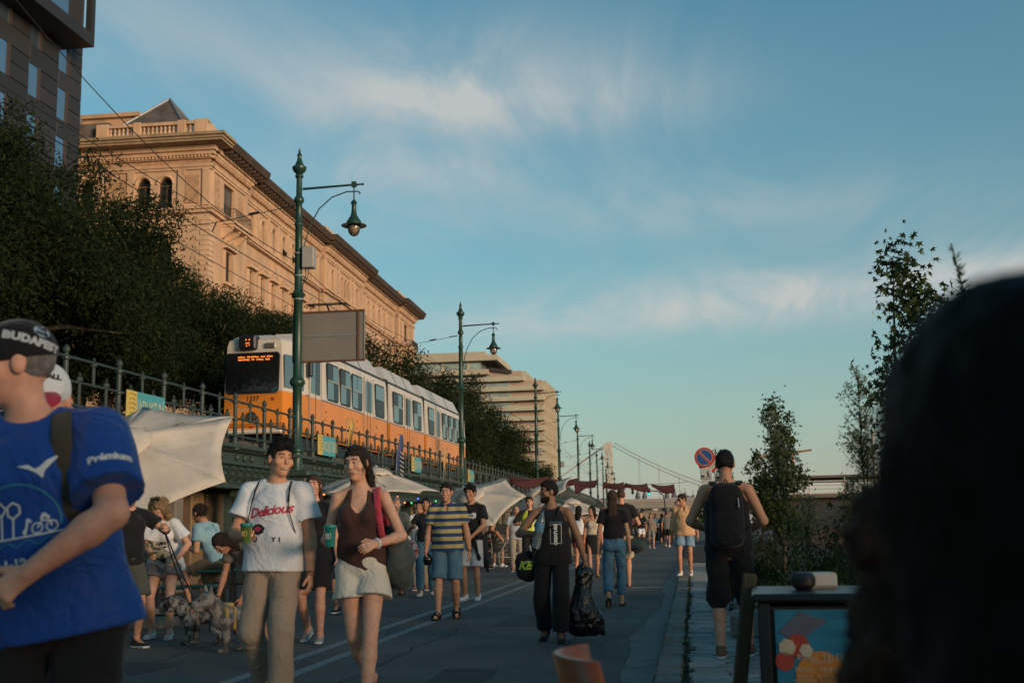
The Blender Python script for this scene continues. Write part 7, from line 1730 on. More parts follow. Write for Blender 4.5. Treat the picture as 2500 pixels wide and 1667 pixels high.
# ------------------------------------------------------------------ things people carry
def print_gen(F, o, ax, ay, d, verts, faces, m, parent, name='print', lift=.003, h0=.25, step=.02):
    """flat artwork laid on a soft body from a given side: origin o, axes ax / ay, seen along -d"""
    verts, faces = refine2(verts, faces, step); o, ax, ay, d = (np.array(q, float) for q in (o, ax, ay, d))
    P0 = np.array([o + ax * a + ay * b for a, b in verts]); h = np.full(len(P0), h0)
    for _ in range(60): h = h - np.clip(F.at(P0 + d[None] * h[:, None]), -.02, .05) * .8
    mb = MB(); mb.add(P0 + d[None] * (h + lift)[:, None], faces); return mb.build(name, m, parent)
def cup(label, p, c, lid=None, h=.125, liquid=None, mark=None, tilt=(0, 0)):
    t = thing('drink_cup', label, 'cup', (p.x, p.y, p.z - h * .45)); t.rotation_euler = (tilt[0], tilt[1], 0)
    q = MB(); q.lathe([(.030, 0), (.031, .003), (.040, h), (.043, h + .003), (.041, h)], 16, cap=False); q.add([(.03 * math.cos(a), .03 * math.sin(a), 0) for a in np.linspace(0, 2 * PI, 17)[:-1]], [tuple(range(16))]); o = q.build('cup_wall', c, t, True)
    if liquid: q = MB(); q.lathe([(.0, .004), (.028, .004), (.0355, h * .72), (.0, h * .72)], 16); q.build('drink', liquid, t, True)
    if lid: q = MB(); q.lathe([(.0, h + .006), (.036, h + .006), (.043, h + .0), (.044, h - .016), (.041, h - .016)], 16); q.build('rim_band', lid, t, True)
    if mark:
        q = MB(); 
        for a0 in (-1.9, -1.35): q.tube([((.0375) * math.cos(a0 + .22 * math.cos(u)), .0375 * math.sin(a0 + .22 * math.cos(u)), h * .5 + .018 * math.sin(u)) for u in np.linspace(0, 2 * PI, 13)], .0022, 4, False)
        q.build('logo_ring', mark, o)
M_TEAL = mat('cup_teal', (.03, .30, .24), rough=.25, var=.05, trans=.35); M_TEALR = mat('cup_teal_rim', (.02, .27, .23), rough=.4, var=.05); M_DRK = mat('lemon_drink', (.22, .21, .03), rough=.2, var=.1); M_CUPG = mat('cup_green', (.13, .20, .05), rough=.25, var=.08, trans=.3); M_PRW = mat('print_white', (.62, .62, .60), rough=.7, var=.05); M_PRB = mat('print_black', (.02, .018, .018), rough=.8, var=0); M_PRR = mat('print_red', (.50, .035, .075), rough=.7, var=.1); M_SILV = mat('silver_grey_print', (.42, .43, .44), rough=.5, var=.15, vs=30)
M_BLK = cloth('black_cotton', (.012, .012, .013)); M_BLK2 = cloth('black_canvas', (.010, .010, .011)); M_WHT_ = cloth('white_cotton', (.70, .70, .71)); M_CRM = cloth('cream_denim', (.64, .59, .50)); M_KHA = cloth('khaki_twill', (.34, .255, .19)); M_BRN = cloth('brown_knit', (.060, .028, .022)); M_DEN = cloth('blue_denim', (.085, .165, .215), var=.25, vs=9); M_DEN2 = cloth('mid_blue_denim', (.075, .17, .25), var=.2, vs=9); M_GRYC = cloth('grey_cotton', (.20, .19, .18)); M_TAU = cloth('taupe_cotton', (.17, .15, .125)); M_LBL = cloth('light_blue_cotton', (.26, .42, .47)); M_TANS = cloth('tan_linen', (.60, .35, .18)); M_OLV = cloth('olive_canvas', (.075, .078, .06)); M_NAVY = cloth('navy_cotton', (.018, .025, .05)); M_PNK = cloth('pink_cotton', (.55, .12, .16)); M_BEI = cloth('beige_linen', (.43, .36, .27)); M_RUN = cloth('royal_blue_jersey', (.008, .055, .26), rough=.6, bump=.5, bs=5); M_WSN = cloth('white_leather', (.62, .62, .60), bump=.2, bs=30); M_GSN = cloth('grey_mesh', (.24, .27, .27), bump=.3, bs=60); M_BSN = cloth('black_mesh', (.016, .016, .018), bump=.3, bs=60); M_BRS = cloth('brown_suede', (.17, .095, .055))
def stripes(name, c1, c2, per, duty=.5, z0=0.0):
    m = bpy.data.materials.new(name); m.use_nodes = True; N = m.node_tree.nodes; L = m.node_tree.links; b = N['Principled BSDF']; b.inputs['Roughness'].default_value = .85; b.inputs['Specular IOR Level'].default_value = .2
    tc = N.new('ShaderNodeTexCoord'); s_ = N.new('ShaderNodeSeparateXYZ'); L.new(tc.outputs['Object'], s_.inputs[0])
    def M(op, a, v): x = N.new('ShaderNodeMath'); x.operation = op; L.new(a, x.inputs[0]); x.inputs[1].default_value = v; return x.outputs[0]
    nz = N.new('ShaderNodeTexNoise'); nz.inputs['Scale'].default_value = 3.5; L.new(tc.outputs['Object'], nz.inputs['Vector'])
    x = N.new('ShaderNodeMath'); x.operation = 'MULTIPLY_ADD'; L.new(nz.outputs[0], x.inputs[0]); x.inputs[1].default_value = .018; L.new(s_.outputs[2], x.inputs[2])
    f = M('LESS_THAN', M('FRACT', M('DIVIDE', M('ADD', x.outputs[0], z0), per), 1.0), duty)
    mx = N.new('ShaderNodeMixRGB'); L.new(f, mx.inputs[0]); mx.inputs[1].default_value = (*c1, 1); mx.inputs[2].default_value = (*c2, 1); L.new(mx.outputs[0], b.inputs['Base Color'])
    n2 = N.new('ShaderNodeTexNoise'); n2.inputs['Scale'].default_value = 8; n2.inputs['Detail'].default_value = 6; L.new(tc.outputs['Object'], n2.inputs['Vector']); bp = N.new('ShaderNodeBump'); bp.inputs['Strength'].default_value = .5; bp.inputs['Distance'].default_value = .02; L.new(n2.outputs[0], bp.inputs['Height']); L.new(bp.outputs[0], b.inputs['Normal'])
    return m
def cap_on(J, m, mbrim, det=2, back=False, res=.006):
    Hd, hR, hs = J['Hd'], J['hR'], J['hs']; A = Field(); sg = -1 if back else 1
    A.ell(Hd(0, -.010, .030), _v(.086, .107, .098) * hs, .02, hR); A.plane(Hd(0, 0, .004), -_nz(J['hu'] * 1.0 + J['hf'] * .12 * sg)); o = put('cap', A.mesh('cap', m, res), J['root'])
    B = Field(); B.ell(Hd(0, sg * .125, .020), _v(.072, .078, .016) * hs, .01, _rot(J['hx'], .25 * sg) @ hR); B.ell(Hd(0, sg * .125, -.004), _v(.085, .10, .022) * hs, .004, _rot(J['hx'], .25 * sg) @ hR, 's'); put('brim', B.mesh('brim', mbrim, res * .8), o)
    return o, A
def strap_on(J, pts, m, w=.022, parent=None, name='strap', flat=.3):
    q = MB(); q.tube([J['T'](*p) for p in pts], w, 8, flat=flat); return q.build(name, m, parent or J['root'], True)
def over_shoulder(sg, w=.13, front=.14, low=.30): return [(sg * w, .118, low), (sg * w, .122, .38), (sg * (w - .005), .10, .455), (sg * (w - .015), .045, .525), (sg * (w - .02), -.03, .528), (sg * (w - .01), -.10, .46), (sg * w, -.125, .36), (sg * w, -.12, low)]

# ------------------------------------------------------------------ 1 man in the white printed tee
J = person('man in a white printed t-shirt and khaki trousers, smiling at the woman beside him', (-2.90, 8.0, 0), .02, 1.83, det=3, skin='tan', mouth=1.0, hair=('quiff', 'black'), seed=3,
    top=dict(m=M_WHT_, loose=.026, e=.02, hem=-.055, slv=.62, sl=.03, wr=.0065), bot=dict(t='trousers', m=M_KHA, len=1.88, loose=.042, wr=.005, fr=24), shoes=('sneaker', cloth('pale_blue_canvas', (.22, .27, .36)), M_SOLE, M_PRW),
    pose=dict(head=(46, 5, 4), hr=(-.115, -.28, 1.105), er=(-.7, .6, -.6), gr=.62, pnr=(.4, -.6, 0), thr=(.5, 0, 1), hl=(.262, -.03, .855), fl=(.10, -.12, .085), fr=(-.10, .16, .15), pr=30, gl=.35, side=1, lean=-2))
v, f = text_mesh('Delicious', .088, shear=.45, bold=.0022, space=.9); a_ = .14; v = [(x * math.cos(a_) - y * math.sin(a_), x * math.sin(a_) + y * math.cos(a_)) for x, y in v]
print_on(J, J['top'], v, f, M_PRR, .0, .338, J['top']['o'], 'script_print')
v, f = grid_poly([(.05 * math.cos(a) * (1 + .12 * math.sin(7 * a)), .036 * math.sin(a)) for a in np.linspace(0, 2 * PI, 22)[:-1]]); print_on(J, J['top'], v, f, M_PRB, -.075, .218, J['top']['o'])
v, f = grid_poly([(.022 * math.cos(a) * (1 + .3 * math.sin(5 * a)), .015 * math.sin(a)) for a in np.linspace(0, 2 * PI, 16)[:-1]]); print_on(J, J['top'], v, f, M_PRR, -.075, .222, J['top']['o'], lift=.005)
for s_, u in (('U', -.09), ('Y', .045), ('I', .082)): v, f = text_mesh(s_, .042, bold=.002); print_on(J, J['top'], v, f, M_PRB, u, .150, J['top']['o'], 'letter_print')
for sg in (-1, 1): strap_on(J, [(sg * .125, .120, .40), (sg * .118, .088, .470), (sg * .112, .03, .540), (sg * .11, -.04, .535), (sg * .12, -.12, .42)], M_BLK, .007, J['top']['o'], flat=.8); strap_on(J, [(sg * .125, .120, .405), (sg * .135, .128, .33), (sg * .165, .10, .22), (sg * .185, .03, .12)], M_BLK, .004, J['top']['o'], flat=.8)
def wristband(J, nm, m, off=.0, r=.031, w=.006, name='bracelet'):
    a = J['w' + nm]; d = _nz(a - J['e' + nm]); u = _nz(np.cross(d, _v(.3, .9, .2))); v_ = np.cross(d, u); q = MB()
    q.tube([a - d * off + (u * math.cos(t_) + v_ * math.sin(t_)) * r * J['s'] for t_ in np.linspace(0, 2 * PI, 15)], w, 6, False); return q.build(name, m, J['root'], True)
for k, m_ in ((.0, M_BRS), (.014, M_BLK), (-.014, M_BRS)): wristband(J, 'l', m_, k, .030, .004)
P_ = J['palmr']; cup('clear green plastic cup held by the man in the white t-shirt', J['world'](P_ + _v(.0, -.012, -.01)), M_CUPG, M_TEALR, .128, M_DRK, M_BY)

# ------------------------------------------------------------------ 2 woman in the brown top
J = person('woman in a brown v-neck top and cream shorts holding a teal cup', (-2.22, 7.85, 0), .10, 1.77, 'f', .98, 3, 'fair', mouth=.3, hair=('long', 'dark', .20), seed=5,
    top=dict(t='v', slv=0, m=M_BRN, hem=-.02, e=.012, loose=.018, dia=.42, wr=.006), bot=dict(t='shorts', n='shorts', m=M_CRM, len=.40, loose=.052, rise=.13, wr=.006), shoes=('sandal', M_BLK, M_SOLEB),
    pose=dict(head=(-20, 8, -5), hr=(-.20, -.24, 1.13), er=(-.25, 1, -.5), gr=.6, pnr=(.8, -.4, 0), thr=(.3, 0, 1), hl=(.13, -.235, 1.085), el=(.75, .7, -.4), gl=.45, pnl=(-.2, .9, -.3), fl=(.06, -.20, .085), fr=(.015, .26, .19), pr=48, side=-1))
P_ = J['palmr']; cup('teal plastic cup with a darker rim held by the woman in brown', J['world'](P_ + _v(.005, -.01, .0)), M_TEAL, M_TEALR, .135, None, M_PRW)
strap_on(J, [(.165, -.02, .10), (.150, .095, .22), (.138, .120, .34), (.125, .095, .44), (.115, .045, .515), (.11, -.03, .525), (.13, -.10, .40), (.17, -.10, .16)], cloth('coral_strap', (.55, .055, .085)), .024, name='shoulder_strap')
wristband(J, 'l', M_WSN, .012, .029, .009, 'watch_strap')
q = MB(); q.sphere(J['Hd'](0.0, .035, .112), (.075, .022, .012), 12, 6); q.build('sunglasses', mat('dark_lens', (.01, .01, .012)), J['root'], True)
B = Field(); c0 = J['T'](.245, -.05, .02); B.ell(c0, (.10, .13, .17), .03); B.cone(c0 + _v(.02, .02, -.12), c0 + _v(-.06, .04, -.16), .06, .05, .04); B.cone(c0 + _v(-.02, 0, .12), c0 + _v(-.07, .02, .22), .06, .035, .04); B.wrinkle(.012, 26, 4); o = put('shoulder_bag', B.mesh('shoulder_bag', cloth('bag_grey_green', (.055, .066, .058), rough=.6), .010), None, (-2.22, 7.85, 0), (0, 0, .10), label='grey-green shoulder bag at the hip of the woman in brown', cat='bag')
# ------------------------------------------------------------------ 3 man in the striped polo
M_STR = stripes('striped_jersey', (.46, .36, .145), (.030, .060, .150), .098, .47, .0)
J = person('man in a yellow and blue striped polo shirt and denim shorts', (-3.24, 15.6, 0), .06, 1.79, 'm', 1.06, 2, 'tan', mouth=.6, hair=('crop', 'dark'), belly=.06, seed=7,
    top=dict(t='polo', m=M_STR, cm=cloth('polo_blue', (.035, .065, .15)), hem=-.075, slv=.62, loose=.02, sl=.02), bot=dict(t='shorts', n='shorts', m=M_DEN, len=.98, loose=.045, wr=.005, fr=30), shoes=('sandal', M_BSN, M_SOLEB),
    pose=dict(head=(-4, 6, 0), hr=(-.275, -.06, .86), gr=.7, hl=(.285, .02, .86), gl=.4, fr=(-.10, -.22, .085), fl=(.09, .14, .135), pl=22))
q = MB(); q.lathe([(0, 0), (.04, .0), (.062, .05), (.066, .09), (.045, .13), (.02, .15), (0, .15)], 14); p_ = J['world'](J['palmr']); q.build('helmet_pouch', mat('glossy_black', (.01, .01, .011), rough=.15), None, 40, loc=(p_.x, p_.y, p_.z - .10), label='round black pouch in the hand of the man in stripes', cat='pouch')
wristband(J, 'l', mat('orange_strap', (.5, .14, .03)), .01, .034, .009, 'watch_strap'); q = MB(); p_ = J['wl'] + _v(.022, -.022, 0); q.lathe([(0, -.006), (.022, -.006), (.022, .006), (0, .008)], 12); q.v = [(p_[0] + z, p_[1] - x * .3 + y * .0 - z, p_[2] + y) for x, y, z in q.v]; q.build('watch', M_LEGB, J['root'])
for u, m_ in ((-.006, M_PRW), (-.006, M_PRW)): pass
# ------------------------------------------------------------------ 4 teenager
J = person('teenager in a black t-shirt with a silver winged print and pale shorts', (-3.62, 19.4, 0), -.05, 1.88, 'm', .88, 2, 'olive', hair=('afro', 'black'), seed=9,
    top=dict(m=M_BLK, hem=-.02, slv=.62, sl=.03, loose=.02), bot=dict(t='shorts', n='shorts', m=cloth('pale_grey_jersey', (.46, .45, .44)), len=.98, loose=.062), shoes=('sneaker', M_WSN, M_SOLE, M_PRW),
    pose=dict(head=(-12, 4, 0), hr=(-.30, .03, .86), hl=(.05, -.22, .96), el=(1, .2, -.4), gl=.5, pnl=(-.3, .9, 0), fl=(.09, 0, .085), fr=(-.10, -.04, .085), tr=-16, lean=0))
bat = [(0, .030), (.012, .050), (.018, .036), (.03, .034), (.05, .06), (.098, .052), (.10, .01), (.094, -.03), (.07, -.022), (.055, -.045), (.035, -.024), (.016, -.034), (0, -.075)]; bat = bat + [(-x, y) for x, y in bat[::-1][1:-1]] + [] ; v, f = grid_poly(bat); print_on(J, J['top'], v, f, M_SILV, 0, .335, J['top']['o'], 'winged_print'); v, f = text_mesh('FOREVER', .03, bold=.001); print_on(J, J['top'], v, f, M_PRB, 0, .345, J['top']['o'], 'letter_print', lift=.006)
B = Field(); T = J['T']
for a in np.linspace(.2, 6.1, 12): B.ell(T(.185 * math.sin(a), .03 + .14 * math.cos(a), .03 + .015 * math.sin(3 * a)), .045, .02)
B.cone(T(.02, .15, .02), T(.0, .17, -.14), .030, .026, .02); B.cone(T(.06, .15, .02), T(.15, .17, -.30), .034, .026, .02); B.flat(T(.15, -.10, 0), T(.20, -.10, -.36), _v(.4, 1, 0), (.14, .03), (.10, .02), .02); B.cone(T(.20, -.10, -.36), T(.235, -.10, -.52), .07, .012, .02); B.wrinkle(.008, 30, 3); put('tied_jacket', B.mesh('tied_jacket', M_BLK2, .013), J['root'])
# ------------------------------------------------------------------ 5 man with the bin bag
J = person('bearded man in a black tank top and black trousers carrying a bin bag', (-1.47, 12.5, 0), .0, 1.665, 'm', 1.05, 2, 'brown', hair=('short', 'black'), beard='black', seed=11,
    top=dict(t='tank', slv=0, m=M_BLK, hem=-.10, loose=.03, e=.016, n='tank_top'), bot=dict(t='trousers', m=M_BLK2, len=1.93, loose=.055, wr=.006, fr=20), shoes=('boot', M_BSN, M_SOLEB),
    pose=dict(head=(-62, 2, 0), hr=(-.165, -.25, 1.17), er=(-.9, .3, -.5), gr=.55, pnr=(.5, -.6, 0), thr=(.4, 0, 1), hl=(.385, -.03, .80), gl=.85, el=(.6, .6, .3), fl=(.09, -.14, .085), fr=(-.11, .12, .12), pr=18))
for pts in ([(-.062, .082), (.062, .082), (.062, .074), (-.062, .074)], [(-.062, .082), (-.056, .082), (-.056, -.13), (-.062, -.13)], [(.056, .082), (.062, .082), (.062, -.13), (.056, -.13)], [(-.062, -.123), (.062, -.123), (.062, -.13), (-.062, -.13)]): v, f = grid_poly(pts); print_on(J, J['top'], v, f, M_SILV, .06, .26, J['top']['o'], 'frame_print')
v, f = text_mesh('THE CROWN', .024, bold=.001); print_on(J, J['top'], v, f, mat('print_blue', (.06, .16, .28)), .06, .36, J['top']['o'], 'letter_print')
v, f = text_mesh('CREATURE', .046, bold=.003); v = [(-y, x) for x, y in v]; print_on(J, J['top'], v, f, M_PRW, .06, .23, J['top']['o'], 'letter_print')
p_ = J['world'](J['palmr'] + _v(-.01, -.015, .0)); t = thing('water_bottle', 'clear plastic water bottle held by the man in the tank top', 'bottle', (p_.x, p_.y, p_.z - .15)); t.rotation_euler = (0, .22, 0)
M_PET = mat('clear_plastic', (.55, .62, .66), rough=.08, trans=.8, var=.05); q = MB(); q.lathe([(.0, 0), (.038, 0), (.045, .02), (.045, .10), (.040, .13), (.045, .16), (.045, .27), (.03, .33), (.016, .36), (.016, .385)], 14); q.build('bottle_body', M_PET, t, 40); q = MB(); q.lathe([(.0455, .17), (.0465, .18), (.0465, .26), (.0455, .265)], 14, cap=False); q.build('bottle_label', mat('label_blue', (.10, .24, .36), rough=.4), t, True); q = MB(); q.lathe([(.018, .375), (.018, .40), (0, .402)], 12); q.build('bottle_cap', M_SBL, t, 40)
hb_ = J['world'](J['palml']); B = Field(); B.cone((0, 0, 0), (0, 0, -.10), .030, .075, .03); B.cone((0, 0, -.08), (.0, 0, -.20), .085, .06, .04); B.cone((0, 0, -.20), (-.03, 0, -.44), .07, .155, .04); B.ell((-.02, 0, -.56), (.205, .15, .17), .06); B.cone((.06, 0, -.58), (.17, 0, -.685), .08, .03, .05); B.wrinkle(.010, 34, 6, (1, 1, .12)); B.wrinkle(.006, 60, 9)
M_BINB = mat('bin_bag_plastic', (.008, .008, .009), rough=.28, var=.2, bump=.9, bs=14, stretch=(1, 1, .25), spec=.5); put('bin_bag', B.mesh('bin_bag', M_BINB, .011), None, (hb_.x, hb_.y, hb_.z + .02), label='full black plastic bin bag carried by the man in the tank top', cat='bin bag')
B = Field(); B.ell((0, 0, 0), (.11, .09, .14), .02); B.ell((.02, 0, -.08), (.10, .08, .10), .05); B.wrinkle(.008, 26, 3); sb_ = J['world'](_v(-.29, .03, .79)); o = put('shoulder_bag', B.mesh('shoulder_bag', M_BLK2, .012), None, sb_, label='black shoulder bag with lime green letters on the man in the tank top', cat='bag')
v, f = text_mesh('KE', .115, shear=.35, bold=.006); print_gen(B, (0, 0, -.01), (1, 0, 0), (0, 0, 1), (0, -1, 0), v, f, mat('lime_print', (.26, .42, .03), rough=.6, var=.1), o, 'lime_letters')
strap_on(J, [(-.20, .08, .0), (-.10, .13, .18), (.0, .142, .30), (.08, .11, .44), (.10, .04, .525), (.08, -.06, .50), (-.05, -.13, .25), (-.2, -.08, .02)], M_BLK2, .015)
# ------------------------------------------------------------------ 6, 7 walking away
J = person('woman with waist-long brown hair in a black t-shirt and blue jeans, walking away', (-1.16, 17.65, 0), PI, 1.70, 'f', .97, 2, 'tan', hair=('longback', 'brown', .50), seed=13,
    top=dict(m=M_BLK, hem=.07, slv=.55, loose=.012, e=.012), bot=dict(t='trousers', m=M_DEN2, len=1.80, loose=.03, rise=.10, e=.010, wr=.005, fr=30), shoes=('sandal', M_BRS, M_SOLEB),
    pose=dict(hl=(.235, .02, .86), hr=(-.235, -.02, .86), fl=(.09, .22, .15), pl=45, fr=(-.085, -.12, .085), noface=1))
J = person('man in a black t-shirt walking away beside the long-haired woman', (-1.32, 22.6, 0), PI + .1, 1.86, 'm', 1.0, 1, 'tan', hair=('stubble', 'brown'), seed=14,
    top=dict(m=M_BLK, hem=-.03, slv=.6, loose=.02), bot=dict(t='shorts', n='shorts', m=M_BEI, len=.9, loose=.05), shoes=('sandal', M_BRS, M_SOLEB), pose=dict(hl=(.29, -.02, .85), hr=(-.22, -.26, 1.08), fl=(.1, .15, .12), pl=25, fr=(-.1, -.15, .085), noface=1))
p_ = Vector((-1.02, 22.4, .78)); B = Field(); B.ell((0, 0, 0), (.17, .11, .13), .02); B.cone((-.1, 0, .1), (.1, 0, .12), .04, .03, .05); B.wrinkle(.012, 28, 2); put('hand_bag', B.mesh('hand_bag', cloth('dark_green_bag', (.025, .04, .042)), .014), None, p_, label='dark crumpled bag hanging beside the man walking away', cat='bag')
# ------------------------------------------------------------------ 8 backpack man
J = person('man from behind in a black sleeveless top and shorts with a backpack on the pavement', (.30, 10.4, .062), PI - .05, 1.765, 'm', 1.04, 2, 'tan', hair=('crop', 'black'), seed=15,
    top=dict(t='tank', slv=0, m=M_BLK, hem=-.05, loose=.018, n='tank_top'), bot=dict(t='shorts', n='shorts', m=M_BLK, len=1.02, loose=.06, wr=.008), shoes=('sneaker', M_BRS, M_SOLE, M_PRW),
    pose=dict(hl=(.19, -.26, 1.06), hr=(-.17, -.26, 1.05), el=(.8, .8, -.2), er=(-.8, .8, -.2), fl=(.10, .06, .085), fr=(-.135, -.12, .085), tl=-6, noface=1, head=(0, 8, 0)))
t = thing('backpack', 'large black backpack on the man standing on the pavement', 'backpack', (.30, 10.4, .062), PI - .05); T = J['T']; B = Field(); B.flat(T(0, -.20, .06), T(0, -.19, .40), _v(1, 0, 0), (.150, .095), (.135, .085), .03); B.flat(T(0, -.255, .04), T(0, -.25, .20), _v(1, 0, 0), (.11, .05), (.10, .045), .04); B.ell(T(0, -.19, .44), (.125, .075, .08), .04); B.wrinkle(.004, 30, 4); put('pack_body', B.mesh('pack_body', M_BLK2, .011), t)
for sg in (-1, 1): q = MB(); q.tube([T(sg * .10, -.12, .50), T(sg * .115, -.03, .535), T(sg * .125, .06, .49), T(sg * .14, .12, .38), T(sg * .155, .06, .22), T(sg * .14, -.12, .12)], .03, 8, flat=.3); q.build('pack_strap', M_BLK2, t, True)
q = MB(); q.tube([T(-.03, -.13, .50), T(0, -.16, .545), T(.03, -.13, .50)], .008, 6); q.build('grab_handle', M_BLK2, t, True); q = MB(); q.tube([T(-.10, -.265, .38), T(-.105, -.285, .30)], .006, 5); q.build('zip_pull', M_ZINC, t); q = MB(); q.box(-.03, .03, .306, .309, .965, .973); q.build('pack_logo', M_ZINC, t)
wristband(J, 'r', M_BLK, .0, .032, .006)
# ------------------------------------------------------------------ 9 man in the tan shirt
J = person('man in a tan linen shirt and light blue shorts walking on the pavement edge', (-.17, 26.2, .06), -.12, 1.76, 'm', 1.08, 1, 'olive', hair=('short', 'dark'), belly=.12, seed=17, glasses=True,
    top=dict(t='shirt', m=M_TANS, hem=-.08, slv=1.62, loose=.035, e=.02), bot=dict(t='shorts', n='shorts', m=cloth('light_blue_denim', (.17, .27, .36)), len=.68, loose=.05), shoes=('sneaker', M_WSN, M_SOLE), pose=dict(head=(-50, 10, 0), hl=(.28, -.03, .86), hr=(-.28, .03, .86), fl=(.08, .10, .10), fr=(-.11, -.12, .085), pl=15))
p_ = J['world'](J['Hd'](0, .135, -.055)); q = MB(); q.sphere((0, 0, 0), .062, 16, 12); q.build('gum_bubble', mat('pink_bubble', (.62, .28, .26), rough=.08, trans=.6, var=.05), None, True, loc=p_, label='pink gum bubble at the mouth of the man in tan', cat='bubble')
# ------------------------------------------------------------------ 10 curly woman
J = person('curly-haired woman in a white gin t-shirt looking down at her phone', (-6.02, 12.95, 0), .12, 1.70, 'f', 1.05, 2, 'fair', hair=('curly', 'blond'), seed=19,
    top=dict(m=M_WHT_, hem=-.12, slv=.7, loose=.035, sl=.035), bot=dict(t='shorts', n='shorts', m=M_GRYC, len=.45, loose=.05), shoes=('sneaker', M_WSN, M_SOLE, M_PRW), pose=dict(lean=24, pel=(0, .10, -.02), head=(2, 42, 4), hr=(-.03, -.36, .98), hl=(.21, -.20, .90), gl=.55, gr=.5, fl=(.13, -.08, .085), fr=(-.12, .05, .085), el=(1, .5, 0), neck=.03))
v, f = text_mesh('GIN', .062, bold=.004); print_on(J, J['top'], v, f, M_PRB, .02, .27, J['top']['o'], 'letter_print'); v, f = text_mesh('TONIC', .036, bold=.002); print_on(J, J['top'], v, f, M_PRB, .03, .225, J['top']['o'], 'letter_print')
T = J['T']; B = Field(); B.flat(T(-.13, .15, .24), T(.08, .19, .12), _v(0, 0, 1), (.075, .05), (.07, .05), .03); B.wrinkle(.004, 30, 3); put('waist_pack', B.mesh('waist_pack', mat('pack_pattern', (.30, .25, .18), rough=.8, var=.1, col2=(.03, .028, .025), mixs=11, mixr=(.47, .52)), .012), J['root']); strap_on(J, [(-.16, .11, .27), (-.15, .09, .40), (-.10, .06, .52), (-.06, -.04, .53), (.06, -.13, .30), (.16, -.03, .14), (.12, .13, .12)], M_BLK, .016)
p_ = J['world'](J['palml']); cup('clear plastic cup in the lowered hand of the curly-haired woman', p_ + Vector((0, -.01, 0)), mat('cup_clear', (.5, .52, .5), rough=.1, trans=.7, var=0), None, .14, mat('pale_drink', (.20, .21, .18), rough=.2))
p_ = J['world'](J['palmr']); q = MB(); q.bbox(-.036, .036, -.005, .005, -.075, .075, .004); q.build('phone', mat('phone_teal', (.02, .08, .07), rough=.3), None, loc=p_ + Vector((-.02, -.03, .01)), rot=(1.1, 0, 1.3), label='mobile phone held by the curly-haired woman', cat='phone')
q = MB(); q.box(-.03, .03, -.02, .02, -.012, .014); q.build('hair_clip', M_BLK, J['root'], loc=J['Hd'](0, -.02, .155), rot=(.4, .2, .3))
# ------------------------------------------------------------------ 11 man with the tattooed arm
M_TAT = mat('tattoo_sleeve', (.30, .20, .15), rough=.5, var=.2, vs=12, col2=(.055, .05, .05), mixs=16, mixr=(.44, .58)); J = person('man with a tattooed forearm holding a dog lead, half hidden', (-5.98, 12.0, 0), .95, 1.74, 'm', 1.0, 2, 'tan', hair=('crop', 'black'), seed=21,
    top=dict(m=M_BLK, hem=-.06, slv=.6), bot=dict(t='shorts', n='shorts', m=M_OLV, len=.9, loose=.06), shoes=('sneaker', M_BSN, M_SOLE), pose=dict(head=(-20, 12, 0), hl=(.22, -.42, 1.24), gl=.8, el=(.9, .2, -.6), hr=(-.25, -.1, .95), fl=(.1, -.06, .085), fr=(-.12, .1, .085)))
B = Field(); B.cone(J['el'] * .75 + J['sl'] * .25, J['el'], .046, .046, .01, 2); B.cone(J['el'], J['el'] * .72 + J['wl'] * .28, .046, .0475, .01); B.cone(J['el'] * .72 + J['wl'] * .28, J['wl'], .0465, .031, .01, 1); put('tattoo', B.mesh('tattoo', M_TAT, .011), J['root']); LEAD = J['world'](J['palml'])
# ------------------------------------------------------------------ 12 seated man in light blue
J = person('seated man in a light blue t-shirt and khaki shorts with his back half turned', (-6.2, 15.05, 0), -1.75, 1.78, 'm', 1.0, 1, 'tan', hair=('bun', 'dark'), seed=23, glasses=False,
    top=dict(m=M_LBL, hem=-.04, slv=.6, sl=.02), bot=dict(t='shorts', n='shorts', m=cloth('khaki_dark', (.16, .12, .075)), len=.8, loose=.045), shoes=('sneaker', M_WSN, M_SOLE), pose=dict(pel=(0, .0, -.12), lean=28, head=(-10, 18, 0), hl=(.12, -.42, 1.0), hr=(-.14, -.40, 1.0), gl=.5, gr=.5, fl=(.14, -.36, .26), fr=(-.12, -.20, .14), pr=30, kl=(.1, -1, .6), kr=(-.1, -1, .6)))
strap_on(J, [(-.06, .10, .40), (-.11, .04, .52), (-.09, -.06, .51), (.02, -.135, .36), (.14, -.09, .18)], M_BLK, .008)
# ------------------------------------------------------------------ 13 woman stroking the dog
J = person('woman in a taupe t-shirt bending down to stroke the spotted dog', (-4.66, 12.4, 0), -.55, 1.68, 'f', 1.0, 2, 'olive', hair=('wavy', 'dark', .12), seed=25,
    top=dict(m=M_TAU, hem=-.03, slv=.55), bot=dict(t='shorts', n='shorts', m=cloth('pale_shorts', (.42, .42, .41)), len=.42, loose=.04), shoes=('sandal', M_BSN, M_SOLEB), pose=dict(pel=(0, .16, -.05), lean=68, head=(-15, 58, 0), hr=(-.16, -.44, .50), hl=(.10, -.30, .52), gr=.4, er=(-.6, .6, 0), fl=(.12, .0, .085), fr=(-.10, .05, .085), neck=.02))
wristband(J, 'r', M_BLK, .0, .028, .006)
